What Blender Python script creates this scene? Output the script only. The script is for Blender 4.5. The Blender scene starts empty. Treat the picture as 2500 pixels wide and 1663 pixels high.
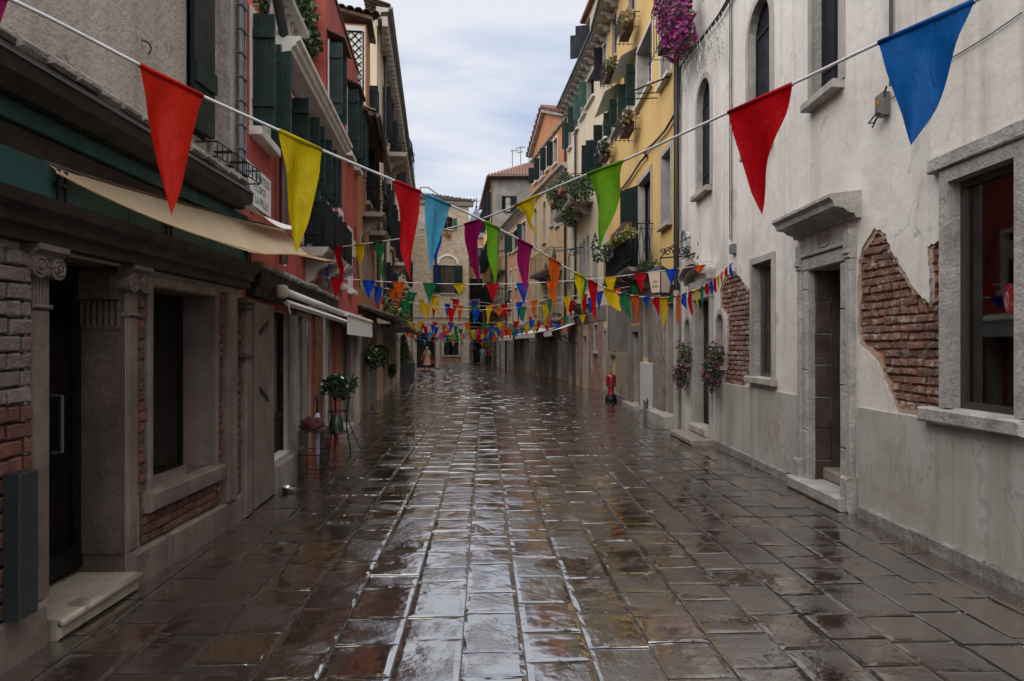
import bpy, bmesh, math, random
from mathutils import Vector, Matrix, noise
from mathutils.geometry import tessellate_polygon
random.seed(7)
R = math.radians
scene = bpy.context.scene
COL = scene.collection

# ------------------------------------------------------------------ camera
EYE = 1.6
FPX, CU, CV = 1667.0, 1250.0, 847.0        # focal length and horizon of a 2500 px wide picture, 24 mm lens
cam = bpy.data.cameras.new('camera')
cam.lens = 24.0; cam.sensor_width = 36.0
cam.shift_y = 0.0062
cam.clip_start = 0.05; cam.clip_end = 2000
camo = bpy.data.objects.new('camera', cam)
camo.location = (0, 0, EYE); camo.rotation_euler = (R(90), 0, 0)
COL.objects.link(camo); scene.camera = camo

# ------------------------------------------------------------------ world
SUN_EL, SUN_AZ = R(59), R(212)             # soft light from high on the left, behind the camera
world = bpy.data.worlds.new('World'); scene.world = world
world.use_nodes = True
wt = world.node_tree; wt.nodes.clear()
def wn(t, **k):
    n = wt.nodes.new(t)
    for a, b in k.items(): setattr(n, a, b)
    return n
wl = wt.links.new
sky = wn('ShaderNodeTexSky', sky_type='NISHITA', sun_disc=False)
sky.sun_elevation = SUN_EL; sky.sun_rotation = SUN_AZ; sky.air_density = 1.0; sky.dust_density = 3.0; sky.ozone_density = 1.5
tc = wn('ShaderNodeTexCoord')
# the cloud sheet: direction projected on a flat layer overhead, streaked
sep = wn('ShaderNodeSeparateXYZ'); wl(tc.outputs['Generated'], sep.inputs[0])
mx = wn('ShaderNodeMath', operation='MAXIMUM'); wl(sep.outputs['Z'], mx.inputs[0]); mx.inputs[1].default_value = 0.0
ad = wn('ShaderNodeMath', operation='ADD'); wl(mx.outputs[0], ad.inputs[0]); ad.inputs[1].default_value = 0.22
dx = wn('ShaderNodeMath', operation='DIVIDE'); wl(sep.outputs['X'], dx.inputs[0]); wl(ad.outputs[0], dx.inputs[1])
dy = wn('ShaderNodeMath', operation='DIVIDE'); wl(sep.outputs['Y'], dy.inputs[0]); wl(ad.outputs[0], dy.inputs[1])
cmb = wn('ShaderNodeCombineXYZ'); wl(dx.outputs[0], cmb.inputs[0]); wl(dy.outputs[0], cmb.inputs[1])
mp = wn('ShaderNodeMapping'); mp.inputs['Rotation'].default_value = (0, 0, R(-24)); mp.inputs['Scale'].default_value = (0.75, 2.0, 1); mp.inputs['Location'].default_value = (0.35, 0.9, 0)
wl(cmb.outputs[0], mp.inputs[0])
nz = wn('ShaderNodeTexNoise'); nz.inputs['Scale'].default_value = 1.0; nz.inputs['Detail'].default_value = 4.5; nz.inputs['Roughness'].default_value = 0.5
nz.inputs['Distortion'].default_value = 0.35
wl(mp.outputs[0], nz.inputs['Vector'])
rp = wn('ShaderNodeValToRGB')
rp.color_ramp.elements[0].position = 0.40; rp.color_ramp.elements[0].color = (0.42, 0.53, 0.77, 1)
rp.color_ramp.elements[1].position = 0.60; rp.color_ramp.elements[1].color = (0.87, 0.89, 0.95, 1)
e = rp.color_ramp.elements.new(0.49); e.color = (0.61, 0.69, 0.86, 1)
wl(nz.outputs['Fac'], rp.inputs[0])
hs = wn('ShaderNodeMix', data_type='RGBA', blend_type='MULTIPLY'); hs.inputs[0].default_value = 1.0
wl(sky.outputs[0], hs.inputs[6]); hs.inputs[7].default_value = (0.1, 0.1, 0.1, 1)
mixs = wn('ShaderNodeMix', data_type='RGBA'); mixs.inputs[0].default_value = 0.86
wl(hs.outputs[2], mixs.inputs[6]); wl(rp.outputs[0], mixs.inputs[7])
bg = wn('ShaderNodeBackground'); bg.inputs['Strength'].default_value = 0.275
wl(mixs.outputs[2], bg.inputs[0])
wo = wn('ShaderNodeOutputWorld'); wl(bg.outputs[0], wo.inputs[0])

# ------------------------------------------------------------------ sun behind cloud
sun = bpy.data.lights.new('sun', 'SUN'); sun.energy = 1.5; sun.angle = R(110); sun.color = (1.0, 0.94, 0.86)
suno = bpy.data.objects.new('sun', sun); COL.objects.link(suno)
sdir = Vector((-0.36, -0.58, 1.15)).normalized()
suno.rotation_euler = sdir.to_track_quat('Z', 'Y').to_euler()
suno.location = (-20, -12, 60)

vs = scene.view_settings
vs.view_transform = 'Standard'; vs.look = 'None'; vs.exposure = 1.92; vs.gamma = 1.0; vs.use_curve_mapping = False
scene.render.engine = 'CYCLES'
scene.cycles.use_denoising = True
scene.cycles.max_bounces = 6; scene.cycles.diffuse_bounces = 3; scene.cycles.glossy_bounces = 3
scene.cycles.transparent_max_bounces = 8; scene.cycles.transmission_bounces = 3
scene.cycles.caustics_reflective = False; scene.cycles.caustics_refractive = False
scene.cycles.sample_clamp_indirect = 4.0

# ================================================================== materials
MATS = {}
class NT:
    def __init__(s, name):
        s.m = bpy.data.materials.new(name); s.m.use_nodes = True
        s.t = s.m.node_tree; s.t.nodes.clear()
        s.out = s.n('ShaderNodeOutputMaterial')
        s.pos = None
    def n(s, t, **k):
        nd = s.t.nodes.new(t)
        for a, b in k.items(): setattr(nd, a, b)
        return nd
    def l(s, a, b): s.t.links.new(a, b)
    def P(s):
        if s.pos is None: s.pos = s.n('ShaderNodeNewGeometry').outputs['Position']
        return s.pos
    def noise(s, scale, detail=4, rough=0.55, vec=None, stretch=None, dist=0.0):
        v = vec or s.P()
        if stretch:
            mp = s.n('ShaderNodeMapping'); mp.inputs['Scale'].default_value = stretch; s.l(v, mp.inputs[0]); v = mp.outputs[0]
        nd = s.n('ShaderNodeTexNoise'); nd.inputs['Scale'].default_value = scale; nd.inputs['Detail'].default_value = detail
        nd.inputs['Roughness'].default_value = rough; nd.inputs['Distortion'].default_value = dist
        s.l(v, nd.inputs['Vector']); return nd.outputs['Fac']
    def ramp(s, fac, stops):
        r = s.n('ShaderNodeValToRGB'); el = r.color_ramp.elements
        el[0].position = stops[0][0]; el[0].color = c4(stops[0][1])
        el[1].position = stops[-1][0]; el[1].color = c4(stops[-1][1])
        for p, c in stops[1:-1]:
            e = el.new(p); e.color = c4(c)
        s.l(fac, r.inputs[0]); return r.outputs[0]
    def remap(s, fac, a, b, c=0.0, d=1.0):
        r = s.n('ShaderNodeMapRange'); r.inputs[1].default_value = a; r.inputs[2].default_value = b
        r.inputs[3].default_value = c; r.inputs[4].default_value = d; s.l(fac, r.inputs[0]); return r.outputs[0]
    def mix(s, fac, a, b, mode='MIX'):
        m = s.n('ShaderNodeMix', data_type='RGBA', blend_type=mode)
        for i, x in ((0, fac), (6, a), (7, b)):
            if hasattr(x, 'links'): s.l(x, m.inputs[i])
            elif i == 0: m.inputs[0].default_value = x
            else: m.inputs[i].default_value = c4(x)
        return m.outputs[2]
    def math(s, op, a, b=None):
        m = s.n('ShaderNodeMath', operation=op)
        for i, x in enumerate((a, b)):
            if x is None: continue
            if hasattr(x, 'links'): s.l(x, m.inputs[i])
            else: m.inputs[i].default_value = x
        return m.outputs[0]
    def bump(s, h, strength, dist=0.02, normal=None):
        b = s.n('ShaderNodeBump'); b.inputs['Strength'].default_value = strength; b.inputs['Distance'].default_value = dist
        s.l(h, b.inputs['Height'])
        if normal is not None: s.l(normal, b.inputs['Normal'])
        return b.outputs[0]
    def bsdf(s, color, rough=0.6, normal=None, **k):
        p = s.n('ShaderNodeBsdfPrincipled')
        for key, x in list({'Base Color': color, 'Roughness': rough}.items()) + list(k.items()):
            if hasattr(x, 'links'): s.l(x, p.inputs[key])
            elif key in ('Base Color', 'Emission Color'): p.inputs[key].default_value = c4(x)
            else: p.inputs[key].default_value = x
        if normal is not None: s.l(normal, p.inputs['Normal'])
        return p.outputs[0]
    def done(s, sh):
        s.l(sh, s.out.inputs[0]); return s.m
def c4(c): return (c[0], c[1], c[2], 1.0) if len(c) == 3 else c
def sc(c, k): return tuple(x * k for x in c)

def surf(name, col, col2=None, scale=3.0, rough=0.75, bump=0.25, bscale=25, streak=None, streak_amt=0.5, blotch=None, blotch_pos=0.62,
         blotch_scale=1.6, metallic=0.0, fine=0.25, bdist=0.01, rnd=0.0, spec=0.35, und=0.0, crack=0.0):
    """a weathered surface: two-tone mottling, rain streaks, worn blotches, grain and fine relief"""
    if name in MATS: return MATS[name]
    t = NT(name)
    col2 = col2 or sc(col, 0.75)
    n1 = t.noise(scale, 6, 0.6)
    c = t.ramp(n1, [(0.32, col2), (0.68, col)])
    nf = t.noise(bscale * 1.7, 3, 0.6)
    c = t.mix(t.remap(nf, 0.3, 0.75, 0, fine), c, sc(col2, 0.6))
    if streak:
        ns = t.noise(2.2, 5, 0.6, stretch=(1.6, 1.6, 0.12))
        c = t.mix(t.remap(ns, 0.5, 0.72, 0, streak_amt), c, streak)
    if blotch:
        nb = t.noise(blotch_scale, 7, 0.62, dist=0.4)
        c = t.mix(t.remap(nb, blotch_pos, blotch_pos + 0.035), c, blotch)
    if crack:
        nv = t.n('ShaderNodeTexNoise'); nv.inputs['Scale'].default_value = 2.5; nv.inputs['Detail'].default_value = 4; t.l(t.P(), nv.inputs['Vector'])
        va = t.n('ShaderNodeVectorMath', operation='MULTIPLY_ADD'); t.l(nv.outputs['Color'], va.inputs[0]); va.inputs[1].default_value = (.5, .5, .5); t.l(t.P(), va.inputs[2])
        vo = t.n('ShaderNodeTexVoronoi', feature='DISTANCE_TO_EDGE'); vo.inputs['Scale'].default_value = 0.9; t.l(va.outputs[0], vo.inputs['Vector'])
        cm = t.math('MULTIPLY', t.remap(vo.outputs['Distance'], 0.0, 0.007, crack, 0.0), t.remap(t.noise(.9, 3), .5, .6))
        c = t.mix(cm, c, sc(col2, 0.4))
        tide = t.noise(1.1, 6, .6, stretch=(1, 1, .45), dist=.8)
        c = t.mix(t.math('MULTIPLY', t.remap(t.math('ABSOLUTE', t.math('SUBTRACT', tide, .52)), 0.0, 0.018, 0.5, 0.0), t.remap(t.noise(.6, 2), .45, .6)), c, sc(col2, 0.6))
    if rnd:
        oi = t.n('ShaderNodeObjectInfo').outputs['Random']
        c = t.mix(t.remap(oi, 0, 1, 0, rnd), c, sc(col2, 0.45))
    h = t.noise(bscale, 5, 0.65)
    nrm = t.bump(h, bump, bdist)
    if und: nrm = t.bump(t.noise(1.9, 4, .55), und, 0.06, nrm)
    rr = t.remap(n1, 0.3, 0.7, min(1, rough + 0.08), max(0.05, rough - 0.1))
    MATS[name] = t.done(t.bsdf(c, rr, nrm, Metallic=metallic, **{'Specular IOR Level': spec}))
    return MATS[name]

def plain(name, col, rough=0.5, metallic=0.0, var=0.12, bump=0.0, scale=12, coat=0.0):
    if name in MATS: return MATS[name]
    t = NT(name)
    n1 = t.noise(scale, 4, 0.6)
    c = t.mix(t.remap(n1, 0.35, 0.7, 0, 1), col, tuple(max(0, x * (1 - 2 * var)) for x in col))
    nrm = t.bump(t.noise(scale * 5, 3), bump, 0.005) if bump else None
    MATS[name] = t.done(t.bsdf(c, t.remap(n1, 0.3, 0.7, max(.03, rough - .06), min(1, rough + .06)), nrm, Metallic=metallic, **({'Coat Weight': coat} if coat else {})))
    return MATS[name]

def glass_mat(name='window_glass', tint=(0.012, 0.014, 0.016)):
    if name in MATS: return MATS[name]
    t = NT(name)
    nrm = t.bump(t.noise(1.3, 2), 0.05, 0.02)
    g = t.n('ShaderNodeBsdfGlossy'); g.inputs['Roughness'].default_value = 0.03; g.inputs['Color'].default_value = (0.9, 0.92, 0.94, 1); t.l(nrm, g.inputs['Normal'])
    tr = t.n('ShaderNodeBsdfTransparent'); tr.inputs['Color'].default_value = (0.62, 0.66, 0.66, 1)
    fr = t.n('ShaderNodeFresnel'); fr.inputs['IOR'].default_value = 1.75; t.l(nrm, fr.inputs['Normal'])
    ms = t.n('ShaderNodeMixShader'); t.l(t.math('ADD', fr.outputs[0], 0.0), ms.inputs[0]); t.l(tr.outputs[0], ms.inputs[1]); t.l(g.outputs[0], ms.inputs[2])
    MATS[name] = t.done(ms.outputs[0]); return MATS[name]

def leaf_mat(name, a, b):
    if name in MATS: return MATS[name]
    t = NT(name)
    n1 = t.noise(9, 3); n2 = t.noise(70, 2)
    c = t.ramp(n1, [(0.35, a), (0.65, b)]); c = t.mix(t.remap(n2, .3, .7, 0, .5), c, sc(a, 0.55))
    p = t.bsdf(c, 0.45)
    d = t.n('ShaderNodeBsdfTranslucent'); t.l(c, d.inputs[0])
    ms = t.n('ShaderNodeMixShader'); ms.inputs[0].default_value = 0.25; t.l(p, ms.inputs[1]); t.l(d.outputs[0], ms.inputs[2])
    MATS[name] = t.done(ms.outputs[0]); return MATS[name]

def flag_mat(name, col):
    """thin wet plastic film: glossy, a little light comes through"""
    if name in MATS: return MATS[name]
    t = NT(name)
    n1 = t.noise(14, 3, 0.5); n2 = t.noise(260, 2, 0.5)
    c = t.mix(t.remap(n1, 0.35, 0.7, 0, 0.5), col, sc(col, 0.72))
    n3 = t.noise(7, 4, 0.6, stretch=(1, 1, .35), dist=1.2)
    nrm = t.bump(n1, 0.3, 0.02); nrm = t.bump(t.math('ABSOLUTE', t.math('SUBTRACT', n3, 0.5)), 0.35, 0.05, nrm); nrm = t.bump(t.remap(n2, 0.62, 0.7), 0.35, 0.002, nrm)
    p = t.bsdf(c, 0.42, nrm, **{'Specular IOR Level': 0.12})
    d = t.n('ShaderNodeBsdfTranslucent'); t.l(c, d.inputs[0])
    ms = t.n('ShaderNodeMixShader'); ms.inputs[0].default_value = 0.38; t.l(p, ms.inputs[1]); t.l(d.outputs[0], ms.inputs[2])
    MATS[name] = t.done(ms.outputs[0]); return MATS[name]

def brickwork_mat(name, a, b, mortar, axis='x', scale=1.0, bw=0.25, bh=0.075, worn=None):
    """brickwork too far away to tell the bricks apart"""
    if name in MATS: return MATS[name]
    t = NT(name)
    s = t.n('ShaderNodeSeparateXYZ'); t.l(t.P(), s.inputs[0])
    cb = t.n('ShaderNodeCombineXYZ'); t.l(s.outputs['X' if axis == 'x' else 'Y'], cb.inputs[0]); t.l(s.outputs['Z'], cb.inputs[1])
    br = t.n('ShaderNodeTexBrick'); br.inputs['Scale'].default_value = scale; br.inputs['Brick Width'].default_value = bw; br.inputs['Row Height'].default_value = bh
    br.inputs['Mortar Size'].default_value = 0.008; br.inputs['Color1'].default_value = c4(a); br.inputs['Color2'].default_value = c4(b); br.inputs['Mortar'].default_value = c4(mortar)
    t.l(cb.outputs[0], br.inputs['Vector'])
    c = t.mix(t.remap(t.noise(1.4, 6, .6), .42, .7, 0, .6), br.outputs['Color'], sc(mortar, 1.1))
    c = t.mix(t.remap(t.noise(4, 6, .7), .47, .68, 0, .75), c, sc(a, 0.38))
    c = t.mix(t.remap(t.noise(9, 4, .7), .58, .72, 0, .6), c, (0.42, 0.20, 0.11))
    if worn: c = t.mix(t.remap(t.noise(.8, 6, .6, dist=.5), .6, .66), c, worn)
    nrm = t.bump(t.math('SUBTRACT', 1.0, br.outputs['Fac']), 0.6, 0.012)
    nrm = t.bump(t.noise(30, 4), 0.3, 0.01, nrm)
    MATS[name] = t.done(t.bsdf(c, 0.85, nrm)); return MATS[name]

def slab_mat(name, rim=False):
    if name in MATS: return MATS[name]
    t = NT(name)
    at = t.n('ShaderNodeAttribute', attribute_name='rnd').outputs['Fac']
    base = t.ramp(at, [(0.0, (0.020, 0.0120, 0.0088)), (0.25, (0.042, 0.0255, 0.0175)), (0.45, (0.032, 0.0225, 0.0190)), (0.62, (0.056, 0.035, 0.0235)),
                       (0.78, (0.036, 0.0220, 0.0190)), (0.9, (0.070, 0.038, 0.0110)), (1.0, (0.050, 0.026, 0.0165))])
    mot = t.noise(18, 6, 0.65)
    base = t.mix(t.remap(mot, 0.35, 0.7, 0, 0.7), base, (0.013, 0.009, 0.0075))
    base = t.mix(t.remap(t.noise(140, 3, .6), 0.58, 0.75, 0, 0.35), base, (0.08, 0.062, 0.05))
    if rim: base = t.mix(0.5, base, (0.06, 0.05, 0.044))
    # standing water: broad film where the noise is high
    wet = t.noise(2.3, 5, 0.55, dist=0.3)
    wet = t.math('ADD', wet, t.remap(at, 0, 1, -0.07, 0.07))
    wmask = t.remap(wet, 0.40, 0.55)
    if rim: wmask = t.remap(wet, 0.30, 0.50)
    fine = t.noise(95, 3, 0.6)
    mid = t.noise(26, 4, 0.6)
    h = t.math('ADD', t.math('MULTIPLY', fine, 0.5), mid)
    dry = t.math('SUBTRACT', 1.0, t.math('MULTIPLY', wmask, 0.86))
    hh = t.math('MULTIPLY', h, dry)
    swell = t.noise(5.5, 2, 0.5)
    n0 = t.bump(swell, 0.2 if not rim else 0.3, 0.03)
    n1 = t.bump(hh, 0.5 if not rim else 0.3, 0.008, n0)
    rough = t.remap(wmask, 0, 1, 0.23 if not rim else 0.17, 0.05)
    sh = t.bsdf(base, rough, n1, IOR=2.4)
    p = sh.node
    p.inputs['Coat Weight'].default_value = 1.0; p.inputs['Coat IOR'].default_value = 3.8
    t.l(t.remap(wmask, 0, 1, 0.17 if not rim else 0.11, 0.04), p.inputs['Coat Roughness']); t.l(n1, p.inputs['Coat Normal'])
    MATS[name] = t.done(sh); return MATS[name]

# ================================================================== building blocks
ORG = {}          # world origin of every root
def reg(o, loc): ORG[o.name] = Vector(loc); return o
def tag(o, label=None, category=None, group=None, kind=None):
    if label: o['label'] = label
    if category: o['category'] = category
    if group: o['group'] = group
    if kind: o['kind'] = kind
    return o
def empty(name, loc, label, category, group=None):
    o = bpy.data.objects.new(name, None); o.empty_display_size = 0.2
    o.location = loc; COL.objects.link(o)
    reg(o, loc); return tag(o, label, category, group)

class MB:
    def __init__(s): s.v = []; s.f = []; s.m = []
    def face(s, pts, mi=0):
        i = len(s.v); s.v += [Vector(p) for p in pts]; s.f.append(tuple(range(i, i + len(pts)))); s.m.append(mi); return s
    def raw(s, verts, faces, mi=0):
        i = len(s.v); s.v += [Vector(p) for p in verts]
        for f in faces: s.f.append(tuple(i + k for k in f)); s.m.append(mi)
        return s
    def hexa(s, c, mi=0):
        """8 corners: bottom 4 then top 4, same winding"""
        return s.raw(c, [(3, 2, 1, 0), (4, 5, 6, 7), (0, 1, 5, 4), (1, 2, 6, 5), (2, 3, 7, 6), (3, 0, 4, 7)], mi)
    def box(s, x0, x1, y0, y1, z0, z1, mi=0):
        return s.hexa([(x0, y0, z0), (x1, y0, z0), (x1, y1, z0), (x0, y1, z0), (x0, y0, z1), (x1, y0, z1), (x1, y1, z1), (x0, y1, z1)], mi)
    def obox(s, o, ex, ey, ez, mi=0):
        o, ex, ey, ez = Vector(o), Vector(ex), Vector(ey), Vector(ez)
        return s.hexa([o, o + ex, o + ex + ey, o + ey, o + ez, o + ex + ez, o + ex + ey + ez, o + ey + ez], mi)
    def fbox(s, F, s0, s1, z0, z1, d0, d1, mi=0):
        return s.hexa([F.P(s0, z0, d0), F.P(s1, z0, d0), F.P(s1, z0, d1), F.P(s0, z0, d1), F.P(s0, z1, d0), F.P(s1, z1, d0), F.P(s1, z1, d1), F.P(s0, z1, d1)], mi)
    def chamf(s, F, s0, s1, z0, z1, d0, d1, b=0.008, mi=0, wob=0.0):
        """a dressed block against a facade, its front edges rounded off"""
        j = lambda: random.uniform(-wob, wob)
        back = [F.P(s0, z0, d0), F.P(s1, z0, d0), F.P(s1, z1, d0), F.P(s0, z1, d0)]
        mid = [F.P(s0 + j(), z0 + j(), d1 - b), F.P(s1 + j(), z0 + j(), d1 - b), F.P(s1 + j(), z1 + j(), d1 - b), F.P(s0 + j(), z1 + j(), d1 - b)]
        fr = [F.P(s0 + b, z0 + b, d1 + j() * .5), F.P(s1 - b, z0 + b, d1 + j() * .5), F.P(s1 - b, z1 - b, d1 + j() * .5), F.P(s0 + b, z1 - b, d1 + j() * .5)]
        q = [(0, 1, 5, 4), (1, 2, 6, 5), (2, 3, 7, 6), (3, 0, 4, 7), (4, 5, 9, 8), (5, 6, 10, 9), (6, 7, 11, 10), (7, 4, 8, 11), (8, 9, 10, 11), (3, 2, 1, 0)]
        return s.raw(back + mid + fr, q, mi)
    def prism(s, F, poly, d0, d1, mi=0):
        n = len(poly); a = [F.P(p[0], p[1], d0) for p in poly]; b = [F.P(p[0], p[1], d1) for p in poly]
        s.raw(a + b, [tuple(range(n))[::-1], tuple(range(n, 2 * n))] + [(i, (i + 1) % n, n + (i + 1) % n, n + i) for i in range(n)], mi); return s
    def sweep(s, F, s0, s1, prof, mi=0):
        """a moulding: profile of (d, z) pairs run along the facade from s0 to s1"""
        n = len(prof); a = [F.P(s0, z, d) for d, z in prof]; b = [F.P(s1, z, d) for d, z in prof]
        s.raw(a + b, [tuple(range(n)), tuple(range(n, 2 * n))[::-1]] + [(i, n + i, n + (i + 1) % n, (i + 1) % n) for i in range(n)], mi); return s
    def tube(s, path, r, n=6, mi=0, cap=True):
        path = [Vector(p) for p in path]; k = len(path); i0 = len(s.v)
        rr = r if isinstance(r, (list, tuple)) else [r] * k
        up = None
        for i, p in enumerate(path):
            d = (path[min(i + 1, k - 1)] - path[max(i - 1, 0)])
            d = d.normalized() if d.length > 1e-9 else Vector((0, 0, 1))
            if up is None:
                up = Vector((0, 0, 1)) if abs(d.z) < 0.9 else Vector((1, 0, 0))
            x = d.cross(up)
            if x.length < 1e-4: x = d.orthogonal()
            x.normalize(); up2 = x.cross(d).normalized(); up = up2
            for a in range(n):
                t = 2 * math.pi * a / n
                s.v.append(p + x * (math.cos(t) * rr[i]) + up2 * (math.sin(t) * rr[i]))
        for i in range(k - 1):
            for a in range(n):
                b = (a + 1) % n
                s.f.append((i0 + i * n + a, i0 + i * n + b, i0 + (i + 1) * n + b, i0 + (i + 1) * n + a)); s.m.append(mi)
        if cap:
            s.f.append(tuple(i0 + a for a in range(n))[::-1]); s.m.append(mi)
            s.f.append(tuple(i0 + (k - 1) * n + a for a in range(n))); s.m.append(mi)
        return s
    def lathe(s, c, prof, n=16, mi=0):
        c = Vector(c); i0 = len(s.v); k = len(prof)
        for r, z in prof:
            for a in range(n):
                t = 2 * math.pi * a / n
                s.v.append(c + Vector((r * math.cos(t), r * math.sin(t), z)))
        for i in range(k - 1):
            for a in range(n):
                b = (a + 1) % n
                s.f.append((i0 + i * n + a, i0 + i * n + b, i0 + (i + 1) * n + b, i0 + (i + 1) * n + a)); s.m.append(mi)
        s.f.append(tuple(i0 + a for a in range(n))[::-1]); s.m.append(mi)
        s.f.append(tuple(i0 + (k - 1) * n + a for a in range(n))); s.m.append(mi)
        return s
    def build(s, name, mats, parent=None, smooth=False, loc=None, fix=True):
        org = ORG[parent.name] if parent is not None else Vector(loc or (0, 0, 0))
        me = bpy.data.meshes.new(name)
        me.from_pydata([p - org for p in s.v], [], s.f)
        ml = mats if isinstance(mats, (list, tuple)) else [mats]
        for m in ml: me.materials.append(m)
        if len(ml) > 1: me.polygons.foreach_set('material_index', s.m)
        if fix:
            b = bmesh.new(); b.from_mesh(me)
            bmesh.ops.remove_doubles(b, verts=b.verts, dist=1e-5)
            bmesh.ops.recalc_face_normals(b, faces=b.faces); b.to_mesh(me); b.free()
        if smooth: me.polygons.foreach_set('use_smooth', [True] * len(me.polygons))
        me.update()
        o = bpy.data.objects.new(name, me); COL.objects.link(o)
        if parent is not None: o.parent = parent
        else: o.location = org
        reg(o, org); return o

class F:
    """a facade: a vertical plane from plan point A to B; n points to the street; px() finds where a sight line meets it"""
    def __init__(s, A, B, side):
        s.A = Vector(A); s.B = Vector(B); s.t = (s.B - s.A).normalized(); s.L = (s.B - s.A).length
        s.n = Vector((-s.t.y, s.t.x)) if side == 'R' else Vector((s.t.y, -s.t.x))
        s.side = side
    def P(s, a, z, d=0.0):
        p = s.A + s.t * a + s.n * d; return Vector((p.x, p.y, z))
    def px(s, u, v, d=0.0):
        k = (u - CU) / FPX; o = s.A + s.n * d
        # (k*y, y) = o + t*a
        y = None
        den = s.t.x - k * s.t.y
        a = (k * o.y - o.x) / den
        y = o.y + s.t.y * a
        return a, EYE - (v - CV) * y / FPX
    def u(s, u, d=0.0): return s.px(u, CV, d)[0]
    def rect(s, u0, u1, vt, vb, ref=None, d=0.0):
        a, b = sorted((s.u(u0, d), s.u(u1, d))); r = u0 if ref is None else ref
        return a, b, s.px(r, vb, d)[1], s.px(r, vt, d)[1]

def opening(s0, s1, z0, z1, arch=False, n=10):
    if not arch: return [(s0, z0), (s1, z0), (s1, z1), (s0, z1)]
    r = (s1 - s0) / 2; c = (s0 + s1) / 2; zc = z1 - r * (1 if arch is True else arch); k = 1 if arch is True else arch
    return [(s0, z0), (s1, z0)] + [(c + r * math.cos(math.pi * i / n), zc + k * r * math.sin(math.pi * i / n)) for i in range(n + 1)]

def wall(Fc, outline, holes, mat, parent, name='wall', reveal=None, dback=0.0):
    """a facade sheet pierced by openings; each hole is (polygon, depth of its reveal)"""
    mb = MB()
    loops = [[Vector((p[0], p[1], 0)) for p in outline]] + [[Vector((p[0], p[1], 0)) for p in h[0]] for h in holes]
    flat = [p for l in loops for p in l]
    tris = tessellate_polygon(loops)
    i0 = len(mb.v); mb.v += [Fc.P(p.x, p.y, 0) for p in flat]
    for t in tris: mb.f.append(tuple(i0 + i for i in t)); mb.m.append(0)
    for h in holes:
        poly, dep = h[0], h[1]; n = len(poly)
        for i in range(n):
            p, q = poly[i], poly[(i + 1) % n]
            mb.face([Fc.P(p[0], p[1], 0), Fc.P(q[0], q[1], 0), Fc.P(q[0], q[1], -dep), Fc.P(p[0], p[1], -dep)], 1)
    return mb.build(name, [mat, reveal or mat], parent, fix=True)

def rough_poly(pts, n=4, amp=0.02, seed=1):
    """a polygon whose edges wander like broken plaster"""
    rd = random.Random(seed); out = []
    for i, p in enumerate(pts):
        q = pts[(i + 1) % len(pts)]
        for k in range(n):
            t = k / n; j = amp if k else amp * .4
            out.append((p[0] + (q[0] - p[0]) * t + rd.uniform(-j, j), p[1] + (q[1] - p[1]) * t + rd.uniform(-j, j)))
    return out
def inside(p, poly):
    c = False; n = len(poly)
    for i in range(n):
        a, b = poly[i], poly[i - 1]
        if (a[1] > p[1]) != (b[1] > p[1]) and p[0] < (b[0] - a[0]) * (p[1] - a[1]) / (b[1] - a[1]) + a[0]: c = not c
    return c
# ================================================================== palette
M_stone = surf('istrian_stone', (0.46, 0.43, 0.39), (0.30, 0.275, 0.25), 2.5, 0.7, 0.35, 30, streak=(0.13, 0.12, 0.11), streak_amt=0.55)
M_stone_dark = surf('grimy_stone', (0.30, 0.265, 0.235), (0.17, 0.145, 0.13), 2.2, 0.75, 0.45, 28, streak=(0.075, 0.065, 0.06), streak_amt=0.6)
M_stone_shade = surf('shade_darkened_stone', (0.128, 0.096, 0.080), (0.062, 0.044, 0.036), 3, 0.85, 0.7, 24, bdist=0.02, streak=(0.05, 0.042, 0.038), streak_amt=0.6, spec=0.15)  # vignette and shade of the left fronts put into this stone colour
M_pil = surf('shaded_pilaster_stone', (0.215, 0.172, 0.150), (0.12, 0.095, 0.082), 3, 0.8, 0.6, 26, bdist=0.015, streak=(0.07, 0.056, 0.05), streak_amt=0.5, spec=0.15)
M_stone_worn = surf('worn_pale_stone', (0.47, 0.445, 0.42), (0.29, 0.27, 0.25), 5, 0.85, 0.9, 22, bdist=0.025, streak=(0.16, 0.15, 0.14), streak_amt=0.5)
M_stone_rough = surf('eroded_stone', (0.33, 0.30, 0.275), (0.16, 0.145, 0.13), 6, 0.85, 0.9, 22, bdist=0.03, streak=(0.09, 0.085, 0.08))
M_marble = surf('threshold_marble', (0.33, 0.29, 0.235), (0.20, 0.17, 0.135), 5, 0.35, 0.25, 26, blotch=(0.15, 0.125, 0.10), blotch_pos=0.6, blotch_scale=5)
M_white_wall = surf('white_render', (0.72, 0.69, 0.645), (0.58, 0.545, 0.495), 1.1, 0.8, 0.3, 18, streak=(0.35, 0.325, 0.295), streak_amt=0.62, fine=0.16, und=0.45, crack=0.7, blotch=(0.49, 0.45, 0.40), blotch_pos=0.61, blotch_scale=1.3)
M_plinth = surf('cement_plinth', (0.46, 0.44, 0.41), (0.33, 0.305, 0.275), 1.6, 0.75, 0.3, 30, streak=(0.24, 0.205, 0.17), streak_amt=0.75, fine=0.2, crack=0.6, blotch=(0.33, 0.295, 0.255), blotch_pos=0.60, blotch_scale=1.8)
M_scrape = surf('lime_mortar', (0.36, 0.19, 0.125), (0.25, 0.14, 0.10), 8, 0.9, 0.8, 30, bdist=0.02)
M_brick_r = surf('worn_brick', (0.36, 0.165, 0.10), (0.19, 0.115, 0.095), 11, 0.9, 1.0, 38, blotch=(0.43, 0.36, 0.31), blotch_pos=0.535, blotch_scale=13, bdist=0.035, rnd=0.65)
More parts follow.
